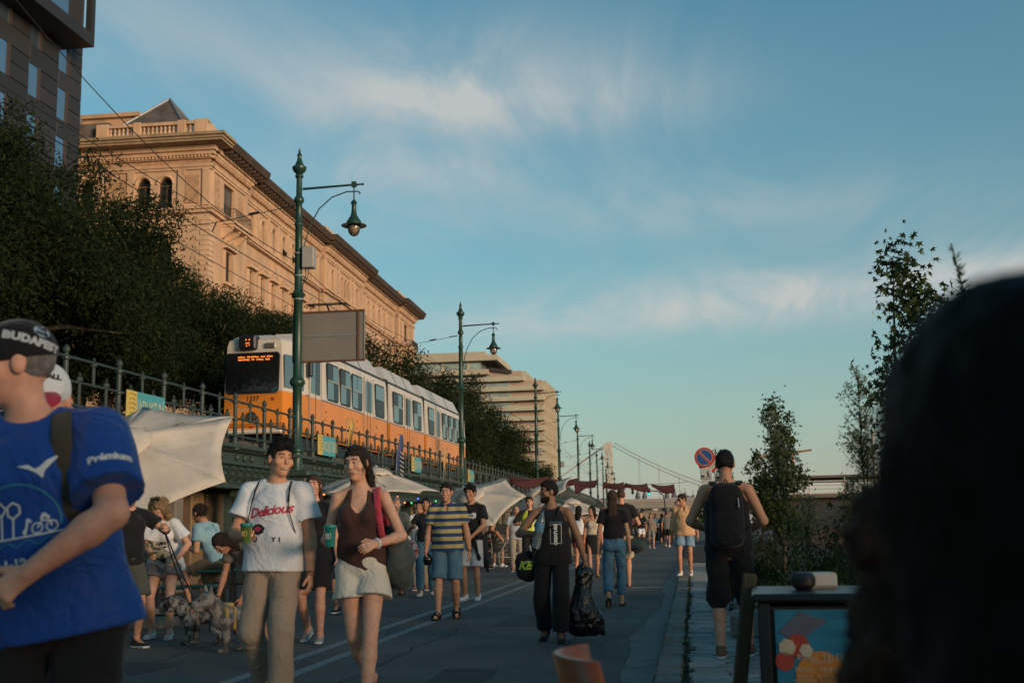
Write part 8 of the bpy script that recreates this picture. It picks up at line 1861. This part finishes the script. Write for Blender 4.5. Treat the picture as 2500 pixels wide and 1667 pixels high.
# ------------------------------------------------------------------ behind the couple
J = person('person in a loose black t-shirt and long black shorts behind the white-shirted man', (-4.07, 12.5, 0), .05, 1.80, 'f', 1.05, 2, 'pink', hair=('wavy', 'brown', .1), seed=27, top=dict(m=M_BLK, hem=-.14, slv=.75, loose=.045, sl=.045), bot=dict(t='shorts', n='shorts', m=M_BLK, len=.85, loose=.06), shoes=('sneaker', M_GSN, M_SOLE, M_PRW), pose=dict(hl=(.27, -.08, .86), gl=.35, fl=(.09, -.10, .085), fr=(-.10, .14, .13), pr=20))
J = person('person in a black top and navy shorts farther behind the brown-topped woman', (-4.95, 16.5, 0), .1, 1.72, 'm', 1.1, 1, 'tan', hair=('short', 'dark'), seed=28, top=dict(m=M_BLK, hem=-.10, loose=.03), bot=dict(t='shorts', n='shorts', m=M_NAVY, len=.95, loose=.06), shoes=('sneaker', M_BSN, M_SOLE), pose=dict(fl=(.1, -.1, .085), fr=(-.1, .1, .1)))
J = person('man in an open grey-green jacket and wide beige trousers', (-5.40, 21.3, 0), .25, 1.76, 'm', 1.02, 1, 'pink', hair=('short', 'grey'), seed=29, top=dict(m=cloth('grey_green_jacket', (.10, .11, .095)), hem=-.10, slv=1.9, loose=.05), bot=dict(t='trousers', m=M_BEI, len=1.92, loose=.06), shoes=('sandal', M_BRS, M_SOLEB), pose=dict(head=(30, 0, 0), hl=(.15, -.28, 1.1), hr=(-.26, 0, .86), fl=(.1, -.05, .085), fr=(-.12, .08, .085)))
J = person('smiling man in a white shirt and sand-coloured trousers', (-5.22, 22.6, 0), .1, 1.72, 'm', .98, 1, 'olive', hair=('short', 'black'), mouth=1, seed=30, top=dict(t='shirt', m=M_WHT_, hem=-.06, slv=1.5, loose=.03), bot=dict(t='trousers', m=cloth('sand_linen', (.33, .28, .20)), len=1.92, loose=.05), shoes=('sneaker', M_BRS, M_SOLE), pose=dict(head=(-20, 0, 0), hl=(.14, -.3, 1.15), hr=(-.26, -.05, .86)))
J = person('woman in a dark top and blue jeans with a raised hand', (-4.68, 20.7, 0), .1, 1.73, 'f', 1.0, 1, 'olive', hair=('bun', 'black'), seed=31, top=dict(m=cloth('dark_top', (.022, .020, .024)), hem=.02, slv=.5), bot=dict(t='trousers', m=M_DEN2, len=1.92, loose=.035), shoes=('sneaker', M_WSN, M_SOLE), pose=dict(hr=(-.22, -.26, 1.22), er=(-.6, .5, -.8), gr=.5, hl=(.26, -.02, .86), fr=(-.1, -.12, .085), fl=(.09, .14, .1)))
B = Field(); B.ell((0, 0, 0), (.13, .035, .17), .02); B.wrinkle(.01, 26, 5); put('tote_bag', B.mesh('tote_bag', mat('patterned_tote', (.45, .40, .38), rough=.8, col2=(.22, .035, .04), mixs=13, mixr=(.48, .54), var=.1), .013), None, (-4.86, 20.45, .78), (0, .1, .9), label='pale patterned tote bag beside the woman in jeans', cat='bag')
B = Field(); B.ell((0, 0, 0), (.12, .07, .17), .02); B.wrinkle(.014, 26, 7); put('foil_bag', B.mesh('foil_bag', mat('silver_foil', (.55, .60, .62), rough=.18, metal=.9, bump=1.0, bs=12, var=.1), .012), None, (-4.98, 21.6, 1.02), label='crumpled silver foil bag held at chest height behind the striped man', cat='bag')
# ------------------------------------------------------------------ yellow vest group
M_VEST = mat('hi_vis_yellow', (.52, .60, .02), rough=.55, var=.1, bump=.4, bs=8); J = person('young man in a yellow high-visibility vest over black clothes', (-3.72, 27.3, 0), .15, 1.86, 'm', .98, 1, 'tan', hair=('short', 'dark'), seed=33, top=dict(m=M_BLK, hem=-.06, slv=1.0), bot=dict(t='trousers', m=M_BLK, len=1.9, loose=.03), shoes=('sneaker', M_WSN, M_SOLE), pose=dict(hr=(-.12, -.28, 1.15), er=(-.9, .3, -.4), hl=(.26, -.05, .86), gr=.6, fl=(.1, -.12, .085), fr=(-.1, .1, .1)))
V_ = Field(); T = J['T']; s_ = J['s']; V_.flat(T(0, 0, .02), T(0, 0, .36), J['ts'], (.185 * s_, .14 * s_), (.198 * s_, .142 * s_), .04); V_.flat(T(0, 0, .36), T(0, 0, .47), J['ts'], (.195 * s_, .14 * s_), (.13 * s_, .085 * s_), .04); V_.ell(T(0, .15, .40), _v(.055, .13, .26) * s_, .004, None, 's'); V_.ell(T(0, .02, .57), _v(.09, .11, .07) * s_, .004, None, 's')
for sg in (1, -1): V_.ell(T(sg * .235, 0, .42), _v(.06, .14, .12) * s_, .004, None, 's')
V_.plane(T(0, 0, .0), -J['tu']); vo = put('safety_vest', V_.mesh('safety_vest', M_VEST, .016), J['root']); cup('red plastic cup in the hand of the man in the yellow vest', J['world'](J['palmr']), mat('cup_red', (.5, .09, .06), rough=.3), None, .13)
for u in (-.10, .10): v, f = grid_poly([(-.022, -.18), (.022, -.18), (.022, .16), (-.022, .16)]); print_gen(V_, T(u, 0, .2), J['ts'], J['tu'], J['tf'], v, f, mat('reflective_tape', (.45, .46, .42), rough=.3), vo, 'reflective_tape')
J = person('elderly man with a bald head in a white polo and beige trousers', (-4.62, 31.2, 0), .2, 1.72, 'm', 1.05, 1, 'pink', hair=('bald', 'grey'), seed=34, belly=.1, top=dict(t='polo', m=cloth('white_polo', (.58, .56, .56)), hem=-.08, slv=.6), bot=dict(t='trousers', m=M_BEI, len=1.9, loose=.04), shoes=('sneaker', M_BRS, M_SOLE), pose=dict(head=(10, 8, 0), hr=(-.26, -.08, .86)))
J = person('seated person in a black basketball vest with white numerals by the parasol', (-5.9, 34.5, 0), 2.7, 1.78, 'm', 1.0, 1, 'olive', hair=('short', 'black'), seed=35, top=dict(t='tank', slv=0, m=M_BLK, hem=-.06), bot=dict(t='shorts', n='shorts', m=M_BLK, len=.9), shoes=('sneaker', M_WSN, M_SOLE), pose=dict(pel=(0, 0, -.40), hl=(.2, -.35, .85), hr=(-.2, -.35, .85), fl=(.14, -.42, .085), fr=(-.14, -.42, .085), kl=(.1, -1, .8), kr=(-.1, -1, .8), lean=12)); v, f = text_mesh('25', .16, bold=.008); print_on(J, J['top'], v, f, M_PRW, 0, .33, J['top']['o'], 'numerals', 'b')
cafe_chair('black chair under the person in the basketball vest', (-5.9, 34.5, 0), 2.7, M_LEGB)
J = person('seated person in a pink shirt beside the chalkboard', (-6.15, 33.4, 0), 1.2, 1.70, 'f', 1.05, 1, 'brown', hair=('crop', 'black'), seed=36, top=dict(m=M_PNK, hem=-.06, slv=.6), bot=dict(t='trousers', m=M_BLK, len=1.9), shoes=('sneaker', M_BSN, M_SOLE), pose=dict(pel=(0, 0, -.42), hl=(.2, -.35, .80), hr=(-.2, -.35, .80), fl=(.14, -.42, .085), fr=(-.14, -.42, .085), kl=(.1, -1, .8), kr=(-.1, -1, .8), lean=15, head=(0, 15, 0)))
cafe_chair('black chair under the person in pink', (-6.15, 33.4, 0), 1.2, M_LEGB)
# ------------------------------------------------------------------ between tank-top man and the long-haired woman
J = person('woman in a cream crochet camisole and black skirt looking aside', (-2.24, 27, 0), .1, 1.62, 'f', 1.0, 1, 'olive', hair=('wavy', 'black', .18), seed=37, top=dict(t='cami', slv=0, m=cloth('cream_crochet', (.52, .44, .35), bump=1.0, bs=40), hem=.10, e=.010, loose=.004), bot=dict(t='skirt', n='skirt', m=M_BLK, len=.85, rise=.12, loose=.03), shoes=('sandal', M_BRS, M_SOLEB), pose=dict(head=(-50, 0, 0), fr=(-.08, -.1, .085), fl=(.08, .12, .1)))
J = person('woman from behind with dark hair in a white strappy top', (-2.75, 29, 0), PI - .3, 1.66, 'f', 1.0, 1, 'tan', hair=('long', 'black', .12), seed=38, top=dict(t='cami', slv=0, m=M_WHT_, hem=.06), bot=dict(t='shorts', n='shorts', m=cloth('red_shorts', (.22, .025, .03)), len=.5, loose=.04), shoes=('sneaker', M_WSN, M_SOLE), pose=dict(noface=1))
# ------------------------------------------------------------------ far crowd on the road
G3 = 'strollers far down the road'
TOPS = [('grey-brown', cloth('far_taupe', (.22, .18, .14))), ('black', M_BLK), ('grey', cloth('far_grey', (.15, .15, .15))), ('white', M_WHT_), ('rust', cloth('far_rust', (.25, .09, .05))), ('navy', M_NAVY), ('beige', M_BEI), ('pink', M_PNK), ('dark green', M_OLV)]
CR_ = [(-1.92, 56, 0, 1.66, 'f', 0, 'shorts', 'grey', 'walking towards the camera with a shoulder bag', .1), (-2.66, 63, 0, 1.80, 'm', 1, 'shorts', 'white', 'walking beside the woman in grey-brown', -.1), (-1.25, 59, 0, 1.74, 'm', 2, 'shorts', 'dark', 'walking away past the tan-shirted man', PI), (-1.62, 66, 0, 1.68, 'f', 1, 'skirt', 'dark', 'walking away in a long dark skirt', PI), (-2.2, 72, 0, 1.75, 'm', 3, 'trousers', 'dark', 'in the middle of the far crowd', 0), (-3.0, 76, 0, 1.65, 'f', 4, 'shorts', 'grey', 'at the left of the far crowd', .2), (-.9, 78, 0, 1.78, 'm', 5, 'trousers', 'dark', 'at the right of the far crowd', PI),
       (-3.7, 84, 0, 1.7, 'm', 6, 'shorts', 'grey', 'under the red cloths', 0), (-2.0, 90, 0, 1.7, 'f', 7, 'shorts', 'white', 'far off below the signal', 0), (-1.1, 96, 0, 1.76, 'm', 2, 'trousers', 'dark', 'far off near the pavement', 0), (-3.1, 102, 0, 1.7, 'f', 3, 'skirt', 'grey', 'far off by the double line', PI), (-4.4, 92, 0, 1.74, 'm', 8, 'trousers', 'dark', 'far off by the railing', 0), (-5.2, 70, 0, 1.72, 'm', 3, 'shorts', 'grey', 'far off below the lamp row', .3), (-4.6, 58, 0, 1.68, 'f', 4, 'trousers', 'dark', 'behind the far parasol', .3), (-2.3, 112, 0, 1.74, 'm', 1, 'trousers', 'dark', 'farthest on the road centre', 0), (-1.6, 120, 0, 1.7, 'f', 6, 'skirt', 'grey', 'farthest near the kerb', 0), (-3.9, 50, 0, 1.70, 'f', 0, 'trousers', 'dark', 'behind the cream-topped woman', 0), (-3.3, 44, 0, 1.76, 'm', 3, 'shorts', 'grey', 'half hidden behind the tank-top man', 0)]
BT = {'grey': M_GRYC, 'white': M_WHT_, 'dark': M_BLK}
for i, (x, y, z, H, sx, tp, bt, bc, where, rz) in enumerate(CR_):
    st = (-1) ** i
    J = person('distant %s in %s top and %s, %s' % ('woman' if sx == 'f' else 'man', TOPS[tp][0], bt, where), (x, y, 0), rz, H, sx, 1.0 + .06 * (i % 3 - 1), 0 if y > 57 else 1, ('tan', 'fair', 'olive')[i % 3], hair=(('long', 'black', .12) if i % 2 else ('wavy', 'brown', .1)) if sx == 'f' else ('short', ('dark', 'black', 'brown')[i % 3]), seed=40 + i, group=G3,
        top=dict(m=TOPS[tp][1], hem=-.05, slv=.55, loose=.02), bot=dict(t=bt, m=BT[bc], len={'shorts': .75, 'trousers': 1.9, 'skirt': 1.2}[bt], loose=.045, n={'shorts': 'shorts', 'trousers': 'trousers', 'skirt': 'skirt'}[bt]), shoes=('sneaker', (M_WSN, M_BSN)[i % 2], M_SOLE), pose=dict(fl=(.09, -.14 * st, .10), fr=(-.09, .14 * st, .10), hl=(.24, .08 * st, .87), hr=(-.24, -.08 * st, .87), noface=1 if abs(rz) > 2 else 0))
FAR_ = PEOPLE[-18:]
for i, (x, y, rz) in enumerate(((-2.9, 68, 0), (-1.9, 75, 3), (-.85, 70, 0), (-1.4, 82, .2), (-2.6, 86, 3.1), (-3.4, 95, 0), (-1.5, 104, 3.1), (-2.5, 98, 0), (-.8, 88, .1), (-2.9, 118, 0), (-1.9, 128, 3), (-4.2, 108, .2), (-3.6, 70, 3.2), (-5.4, 84, .3))):
    c = dup(FAR_[(i * 5 + 2) % 14 + 2]); c.location = (x, y, 0); c.rotation_euler = (0, 0, rz); c['label'] = 'indistinct stroller deep in the far crowd on the road'; c['group'] = 'indistinct crowd deep down the road'
# ------------------------------------------------------------------ close: man in blue, man in the white cap
J = person('man in a royal blue sports shirt and black cap, cut by the picture edge', (-1.90, 3.36, 0), .14, 1.86, 'm', 1.15, 3, 'pink', hair=('stubble', 'grey'), seed=51, belly=.06,
    top=dict(m=M_RUN, hem=-.08, slv=.78, loose=.022, e=.02, sl=.030, wr=.007, fr=17), bot=dict(t='trousers', m=M_BLK, len=1.85, loose=.03), shoes=('sneaker', M_BSN, M_SOLE), pose=dict(head=(-66, 4, 0), side=-9, hl=(.02, -.24, 1.03), el=(1.0, -.05, .1), gl=.75, pnl=(-.5, .5, -.5), thl=(0, 0, 1), hr=(-.26, -.1, .95), fl=(.1, .1, .085), fr=(-.1, -.15, .085), lean=4))
co_, CA = cap_on(J, cloth('black_cap', (.010, .010, .012)), M_BLK, back=False); Hd = J['Hd']; hx, hf, hu = J['hx'], J['hf'], J['hu']; sd_ = _nz(hx * .93 - hf * .36); al_ = _nz(np.cross(hu, sd_)); ax_ = _nz(al_ * .93 - hu * .30); ay_ = np.cross(sd_, ax_)
if ay_ @ hu < 0: ay_ = -ay_
v, f = text_mesh('BUDAPEST', .034, bold=.0022, space=1.05); print_gen(CA, Hd(0, -.02, .052), ax_, ay_, sd_, v, f, M_SILV, co_, 'cap_lettering', .0025)
q_ = [(.026 * math.cos(a), .019 * math.sin(a)) for a in np.linspace(0, 2 * PI, 19)[:-1]]; v, f = grid_poly(q_); print_gen(CA, Hd(0, -.05, .082), ax_, ay_, sd_, v, f, mat('badge_blue', (.30, .42, .48), rough=.6), co_, 'cap_badge', .0025); v, f = text_mesh('THE\nWNR', .017, bold=.0012); print_gen(CA, Hd(0, -.05, .082), ax_, ay_, sd_, v, f, M_NAVY, co_, 'cap_lettering', .0045)
T = J['T']; tp = J['top']; br_ = [(-.06, .012), (-.03, .012), (-.012, -.002), (.0, .002), (.02, .018), (.055, .028), (.03, .006), (.012, -.012), (.006, -.030), (-.008, -.014), (-.03, .0)]; v, f = grid_poly(br_); print_on(J, tp, v, f, M_PRW, .068, .385, tp['o'], 'bird_logo')
def line_print(J, tp, pts, w, m, u0, v0, nm='line_print'):
    v, f = [], []
    for (x0, y0), (x1, y1) in zip(pts, pts[1:]):
        L = math.hypot(x1 - x0, y1 - y0) + 1e-9; nx, ny = -(y1 - y0) / L * w, (x1 - x0) / L * w; o = len(v); v += [(x0 + nx, y0 + ny), (x1 + nx, y1 + ny), (x1 - nx, y1 - ny), (x0 - nx, y0 - ny)]; f.append((o, o + 1, o + 2, o + 3))
    return print_on(J, tp, v, f, m, u0, v0, tp['o'], nm, lift=.0032)
M_CY = mat('print_cyan', (.03, .22, .34), rough=.7); line_print(J, tp, [(.115 * math.cos(a), .115 * math.sin(a)) for a in np.linspace(-.1, PI * .9, 22)], .0024, M_CY, -.01, .235); line_print(J, tp, [(-.12, 0), (.125, .002)], .0022, M_PRW, -.01, .205); line_print(J, tp, [(-.1 + .01 * i, .008 * math.sin(i * 1.1)) for i in range(22)], .0014, M_CY, -.01, .19)
for cx_ in (.055, .092): line_print(J, tp, [(cx_ + .014 * math.cos(a), .016 + .014 * math.sin(a)) for a in np.linspace(0, 2 * PI, 11)], .0018, M_PRW, -.01, .208)
line_print(J, tp, [(.055, .016), (.068, .034), (.088, .032), (.092, .016)], .002, M_PRW, -.01, .208); line_print(J, tp, [(.066, .036), (.072, .052), (.086, .038)], .004, M_PRW, -.01, .208); line_print(J, tp, [(.022, .002), (.028, .022), (.030, .044), (.040, .034)], .0032, M_PRW, -.01, .208); line_print(J, tp, [(.028, .022), (.018, .008)], .0028, M_PRW, -.01, .208)
line_print(J, tp, [(-.008, 0), (-.008, .05), (-.022, .062), (-.02, .085), (-.004, .094), (.012, .084), (.012, .064), (-.008, .05)], .0026, M_PRW, -.01, .208); line_print(J, tp, [(-.04, 0), (-.04, .06), (-.055, .08), (-.04, .10), (-.025, .08), (-.04, .06)], .0026, M_PRW, -.01, .208)
v, f = text_mesh('1·126', .038, bold=.002); print_on(J, tp, v, f, M_PRW, -.012, .135, tp['o'], 'letter_print'); v, f = text_mesh('BUDAPEST', .014); print_on(J, tp, v, f, M_PRW, -.005, .112, tp['o'], 'letter_print')
sl_, el_ = J['sl'], J['el']; dn_ = _nz(el_ - sl_); sd_ = _nz(np.cross(dn_, _v(.75, .65, 0))); od_ = _nz(_v(.45, -.85, .1)); od_ = _nz(od_ - dn_ * (od_ @ dn_)); ax_ = np.cross(dn_, od_)
if ax_ @ _v(1, -.3, 0) < 0: ax_ = -ax_
v, f = text_mesh('Prémium', .034, bold=.0016); print_gen(tp['F'], sl_ + (el_ - sl_) * .60, ax_, -dn_, od_, v, f, M_PRW, tp['o'], 'sleeve_lettering', .003, .12)
strap_on(J, over_shoulder(1, .125, low=.16), cloth('olive_webbing', (.055, .045, .028), bump=.4, bs=40), .032, name='pack_strap'); 
B = Field(); B.flat(T(0, -.22, .02), T(0, -.20, .36), J['ts'], (.15, .09), (.13, .07), .03); B.wrinkle(.010, 22, 3); t = put('day_pack', B.mesh('day_pack', cloth('olive_pack', (.045, .040, .027)), .012), None, (-1.90, 3.36, 0), (0, 0, .14), label='olive day pack on the back of the man in blue', cat='backpack')
J = person('man in a white cap with a red brim, half hidden behind the man in blue', (-2.31, 3.98, 0), .25, 1.82, 'm', 1.0, 2, 'pink', hair=('stubble', 'brown'), seed=53, top=dict(m=M_NAVY, hem=-.06), bot=dict(t='shorts', n='shorts', m=M_BLK, len=.9), shoes=('sneaker', M_WSN, M_SOLE), pose=dict(head=(8, 16, 0), fl=(.1, .1, .085), fr=(-.1, -.1, .085)))
co_, CA = cap_on(J, cloth('white_cap', (.60, .62, .64)), cloth('red_brim', (.36, .022, .045)), res=.007); Hd = J['Hd']; fd_ = _nz(J['hf'] + J['hu'] * .45); v, f = text_mesh('OFF\nTHE WALL', .026, bold=.002); print_gen(CA, Hd(0, 0, .075), J['hx'], np.cross(fd_, J['hx']) * -1 if np.cross(fd_, J['hx']) @ J['hu'] < 0 else np.cross(fd_, J['hx']), fd_, v, f, M_PRB, co_, 'cap_lettering', .003)
# ------------------------------------------------------------------ close: seated people at the right edge
SIT = dict(pel=(0, 0, -.46), hl=(.16, -.40, .74), hr=(-.16, -.40, .74), fl=(.13, -.42, .085), fr=(-.13, -.42, .085), kl=(.1, -1, .9), kr=(-.1, -1, .9), gl=.5, gr=.5)
J = person('seated person with dark hair very close to the camera at the right edge', (.186, .67, 0), 2.75, 1.765, 'm', 1.0, 2, 'brown', hair=('wavy', 'black', .10), seed=55, top=dict(m=M_BLK, hem=-.06), bot=dict(t='trousers', m=M_BLK, len=1.9), shoes=('sneaker', M_BSN, M_SOLE), pose=dict(SIT, pel=(0, 0, -.42), head=(20, 8, 0), hl=(.16, -.40, .74)))
cafe_chair('chair of the person closest to the camera', (.186, .67, 0), 2.75, M_PLY)
J = person('seated person with curly brown hair just beyond the closest head', (.27, 1.27, 0), 2.9, 1.66, 'f', .95, 2, 'brown', hair=('curly', 'brown'), seed=56, top=dict(m=M_NAVY, hem=-.06, slv=1.9), bot=dict(t='trousers', m=M_BLK, len=1.9), shoes=('sneaker', M_BSN, M_SOLE), pose=dict(SIT, pel=(0, 0, -.44), head=(0, 10, 0), noface=1))
cafe_chair('chair of the curly brown-haired seated person', (.27, 1.27, 0), 2.9, M_PLY)
# ------------------------------------------------------------------ dogs
def merle(name, a, b, s_=11): return mat(name, a, rough=.9, var=.25, vs=22, col2=b, mixs=s_, mixr=(.44, .56), bump=1.0, bs=70)
def dog(label, loc, rz, L, H, m, fluffy, harness, seed, head_up=0.0):
    k = H / .40; t = thing('dog', label, 'dog', loc, rz, None); A = Field(); h2 = L / 2
    A.ell((0, -h2 * .50, .285 * k), (.095 * k, .13 * k, .105 * k), .04); A.ell((0, h2 * .10, .285 * k), (.085 * k, .15 * k, .085 * k), .05); A.ell((0, h2 * .62, .29 * k), (.085 * k, .11 * k, .09 * k), .05)
    hz = (.40 + head_up) * k; hy = -h2 - .10 * k
    A.cone((0, -h2 * .70, .33 * k), (0, hy + .03, hz), .075 * k, .07 * k, .04); A.ell((0, hy, hz), (.082 * k, .085 * k, .075 * k), .03); A.ell((0, hy - .075 * k, hz - .025 * k), (.052 * k, .05 * k, .042 * k), .02); A.ell((0, hy - .115 * k, hz - .008 * k), (.018 * k, .012 * k, .012 * k), .006); A.ell((0, hy - .06 * k, hz - .062 * k), (.042 * k, .05 * k, .02 * k), .012)
    for sg in (-1, 1):
        if fluffy: A.cone((sg * .07 * k, hy + .02, hz + .04 * k), (sg * .10 * k, hy + .02, hz - .05 * k), .03 * k, .035 * k, .02)
        else: A.cone((sg * .05 * k, hy + .02, hz + .05 * k), (sg * .075 * k, hy + .02, hz + .125 * k), .032 * k, .012 * k, .015)
        f0 = (-.015 if sg > 0 else .035); fx = sg * .062 * k
        A.cone((fx, -h2 * .55 + f0, .25 * k), (fx * 1.05, -h2 * .52 + f0, .13 * k), .045 * k, .032 * k, .03); A.cone((fx * 1.05, -h2 * .52 + f0, .13 * k), (fx * 1.08, -h2 * .58 + f0, .02 * k), .031 * k, .026 * k, .015); A.ell((fx * 1.08, -h2 * .58 + f0 - .025 * k, .018 * k), (.030 * k, .042 * k, .018 * k), .012)
        b0 = (.03 if sg > 0 else -.02); A.cone((sg * .06 * k, h2 * .66 + b0, .27 * k), (sg * .066 * k, h2 * .52 + b0, .165 * k), .062 * k, .042 * k, .03); A.cone((sg * .066 * k, h2 * .52 + b0, .165 * k), (sg * .064 * k, h2 * .86 + b0, .10 * k), .038 * k, .024 * k, .015); A.cone((sg * .064 * k, h2 * .86 + b0, .10 * k), (sg * .064 * k, h2 * .80 + b0, .02 * k), .024 * k, .023 * k, .01); A.ell((sg * .064 * k, h2 * .80 + b0 - .025 * k, .017 * k), (.027 * k, .04 * k, .017 * k), .01)
    A.cone((0, h2 * .95, .34 * k), (0, h2 * 1.06, .37 * k), .022 * k, .014 * k, .02)
    A.wrinkle(.004 if fluffy else .0015, 60 if fluffy else 40, seed, (1, 1, 1))
    dm = A.mesh('body', m, .0085); do = put('body', dm, t)
    strands(do, dm, m, 9000 if fluffy else 5000, lambda N0, z: N0 * .35 + _v(0, .7, -.35) + z * .3, .008 if fluffy else .004, .028 if fluffy else .010, .0016, 'fur')
    for sg in (-1, 1): q = MB(); q.sphere((sg * .042 * k, hy - .068 * k, hz + .012 * k), .010 * k, 8, 6); q.build('eye', M_IRIS, t, True)
    q = MB(); q.sphere((0, hy - .124 * k, hz - .006 * k), (.016 * k, .010 * k, .010 * k), 8, 6); q.build('nose', M_PRB, t, True)
    B = Field(); B.flat((0, -h2 * .62, .20 * k), (0, -h2 * .62, .36 * k), (1, 0, 0), (.10 * k, .03 * k), (.105 * k, .03 * k), .01); B.flat((0, -h2 * .15, .20 * k), (0, -h2 * .15, .36 * k), (1, 0, 0), (.098 * k, .022 * k), (.10 * k, .022 * k), .01); B.cone((0, -h2 * .62, .395 * k), (0, -h2 * .15, .39 * k), .022 * k, .022 * k, .01); put('harness', B.mesh('harness', harness, .010), t)
    if not fluffy: q = MB(); q.tube([(0, hy - .09 * k, hz - .062 * k), (.004, hy - .125 * k, hz - .075 * k)], [.016 * k, .010 * k], 6); q.build('tongue', M_PNK, t, True)
    return Vector(loc) + Vector((0, 0, .40 * k))
D1 = dog('fluffy merle dog with a beige harness being stroked', (-5.28, 12.38, 0), -1.42, .46, .43, merle('merle_fur', (.36, .33, .30), (.04, .037, .037), 13), True, cloth('beige_harness', (.22, .19, .14)), 3, .01)
D2 = dog('stocky merle bulldog with a yellow harness and open mouth', (-4.62, 11.62, 0), -.85, .36, .47, merle('merle_short_fur', (.30, .265, .235), (.085, .078, .076), 9), False, cloth('yellow_harness', (.45, .28, .07)), 8, .03)
for nm, e_, lb in (('dog_lead', D1 + Vector((-.12, -.05, -.02)), 'black dog lead running down to the fluffy dog'), ('dog_lead', D2 + Vector((-.05, .0, .0)), 'black dog lead slung to the stocky bulldog')):
    q = MB(); m1 = LEAD.lerp(e_, .5) + Vector((.03, 0, -.12 if 'fluffy' in lb else -.42)); q.tube([LEAD, LEAD.lerp(m1, .55) + Vector((0, 0, -.03)), m1, m1.lerp(e_, .6) + Vector((0, 0, -.02)), e_], .008, 6); q.build(nm, M_BLK, None, True, label=lb, cat='dog lead')
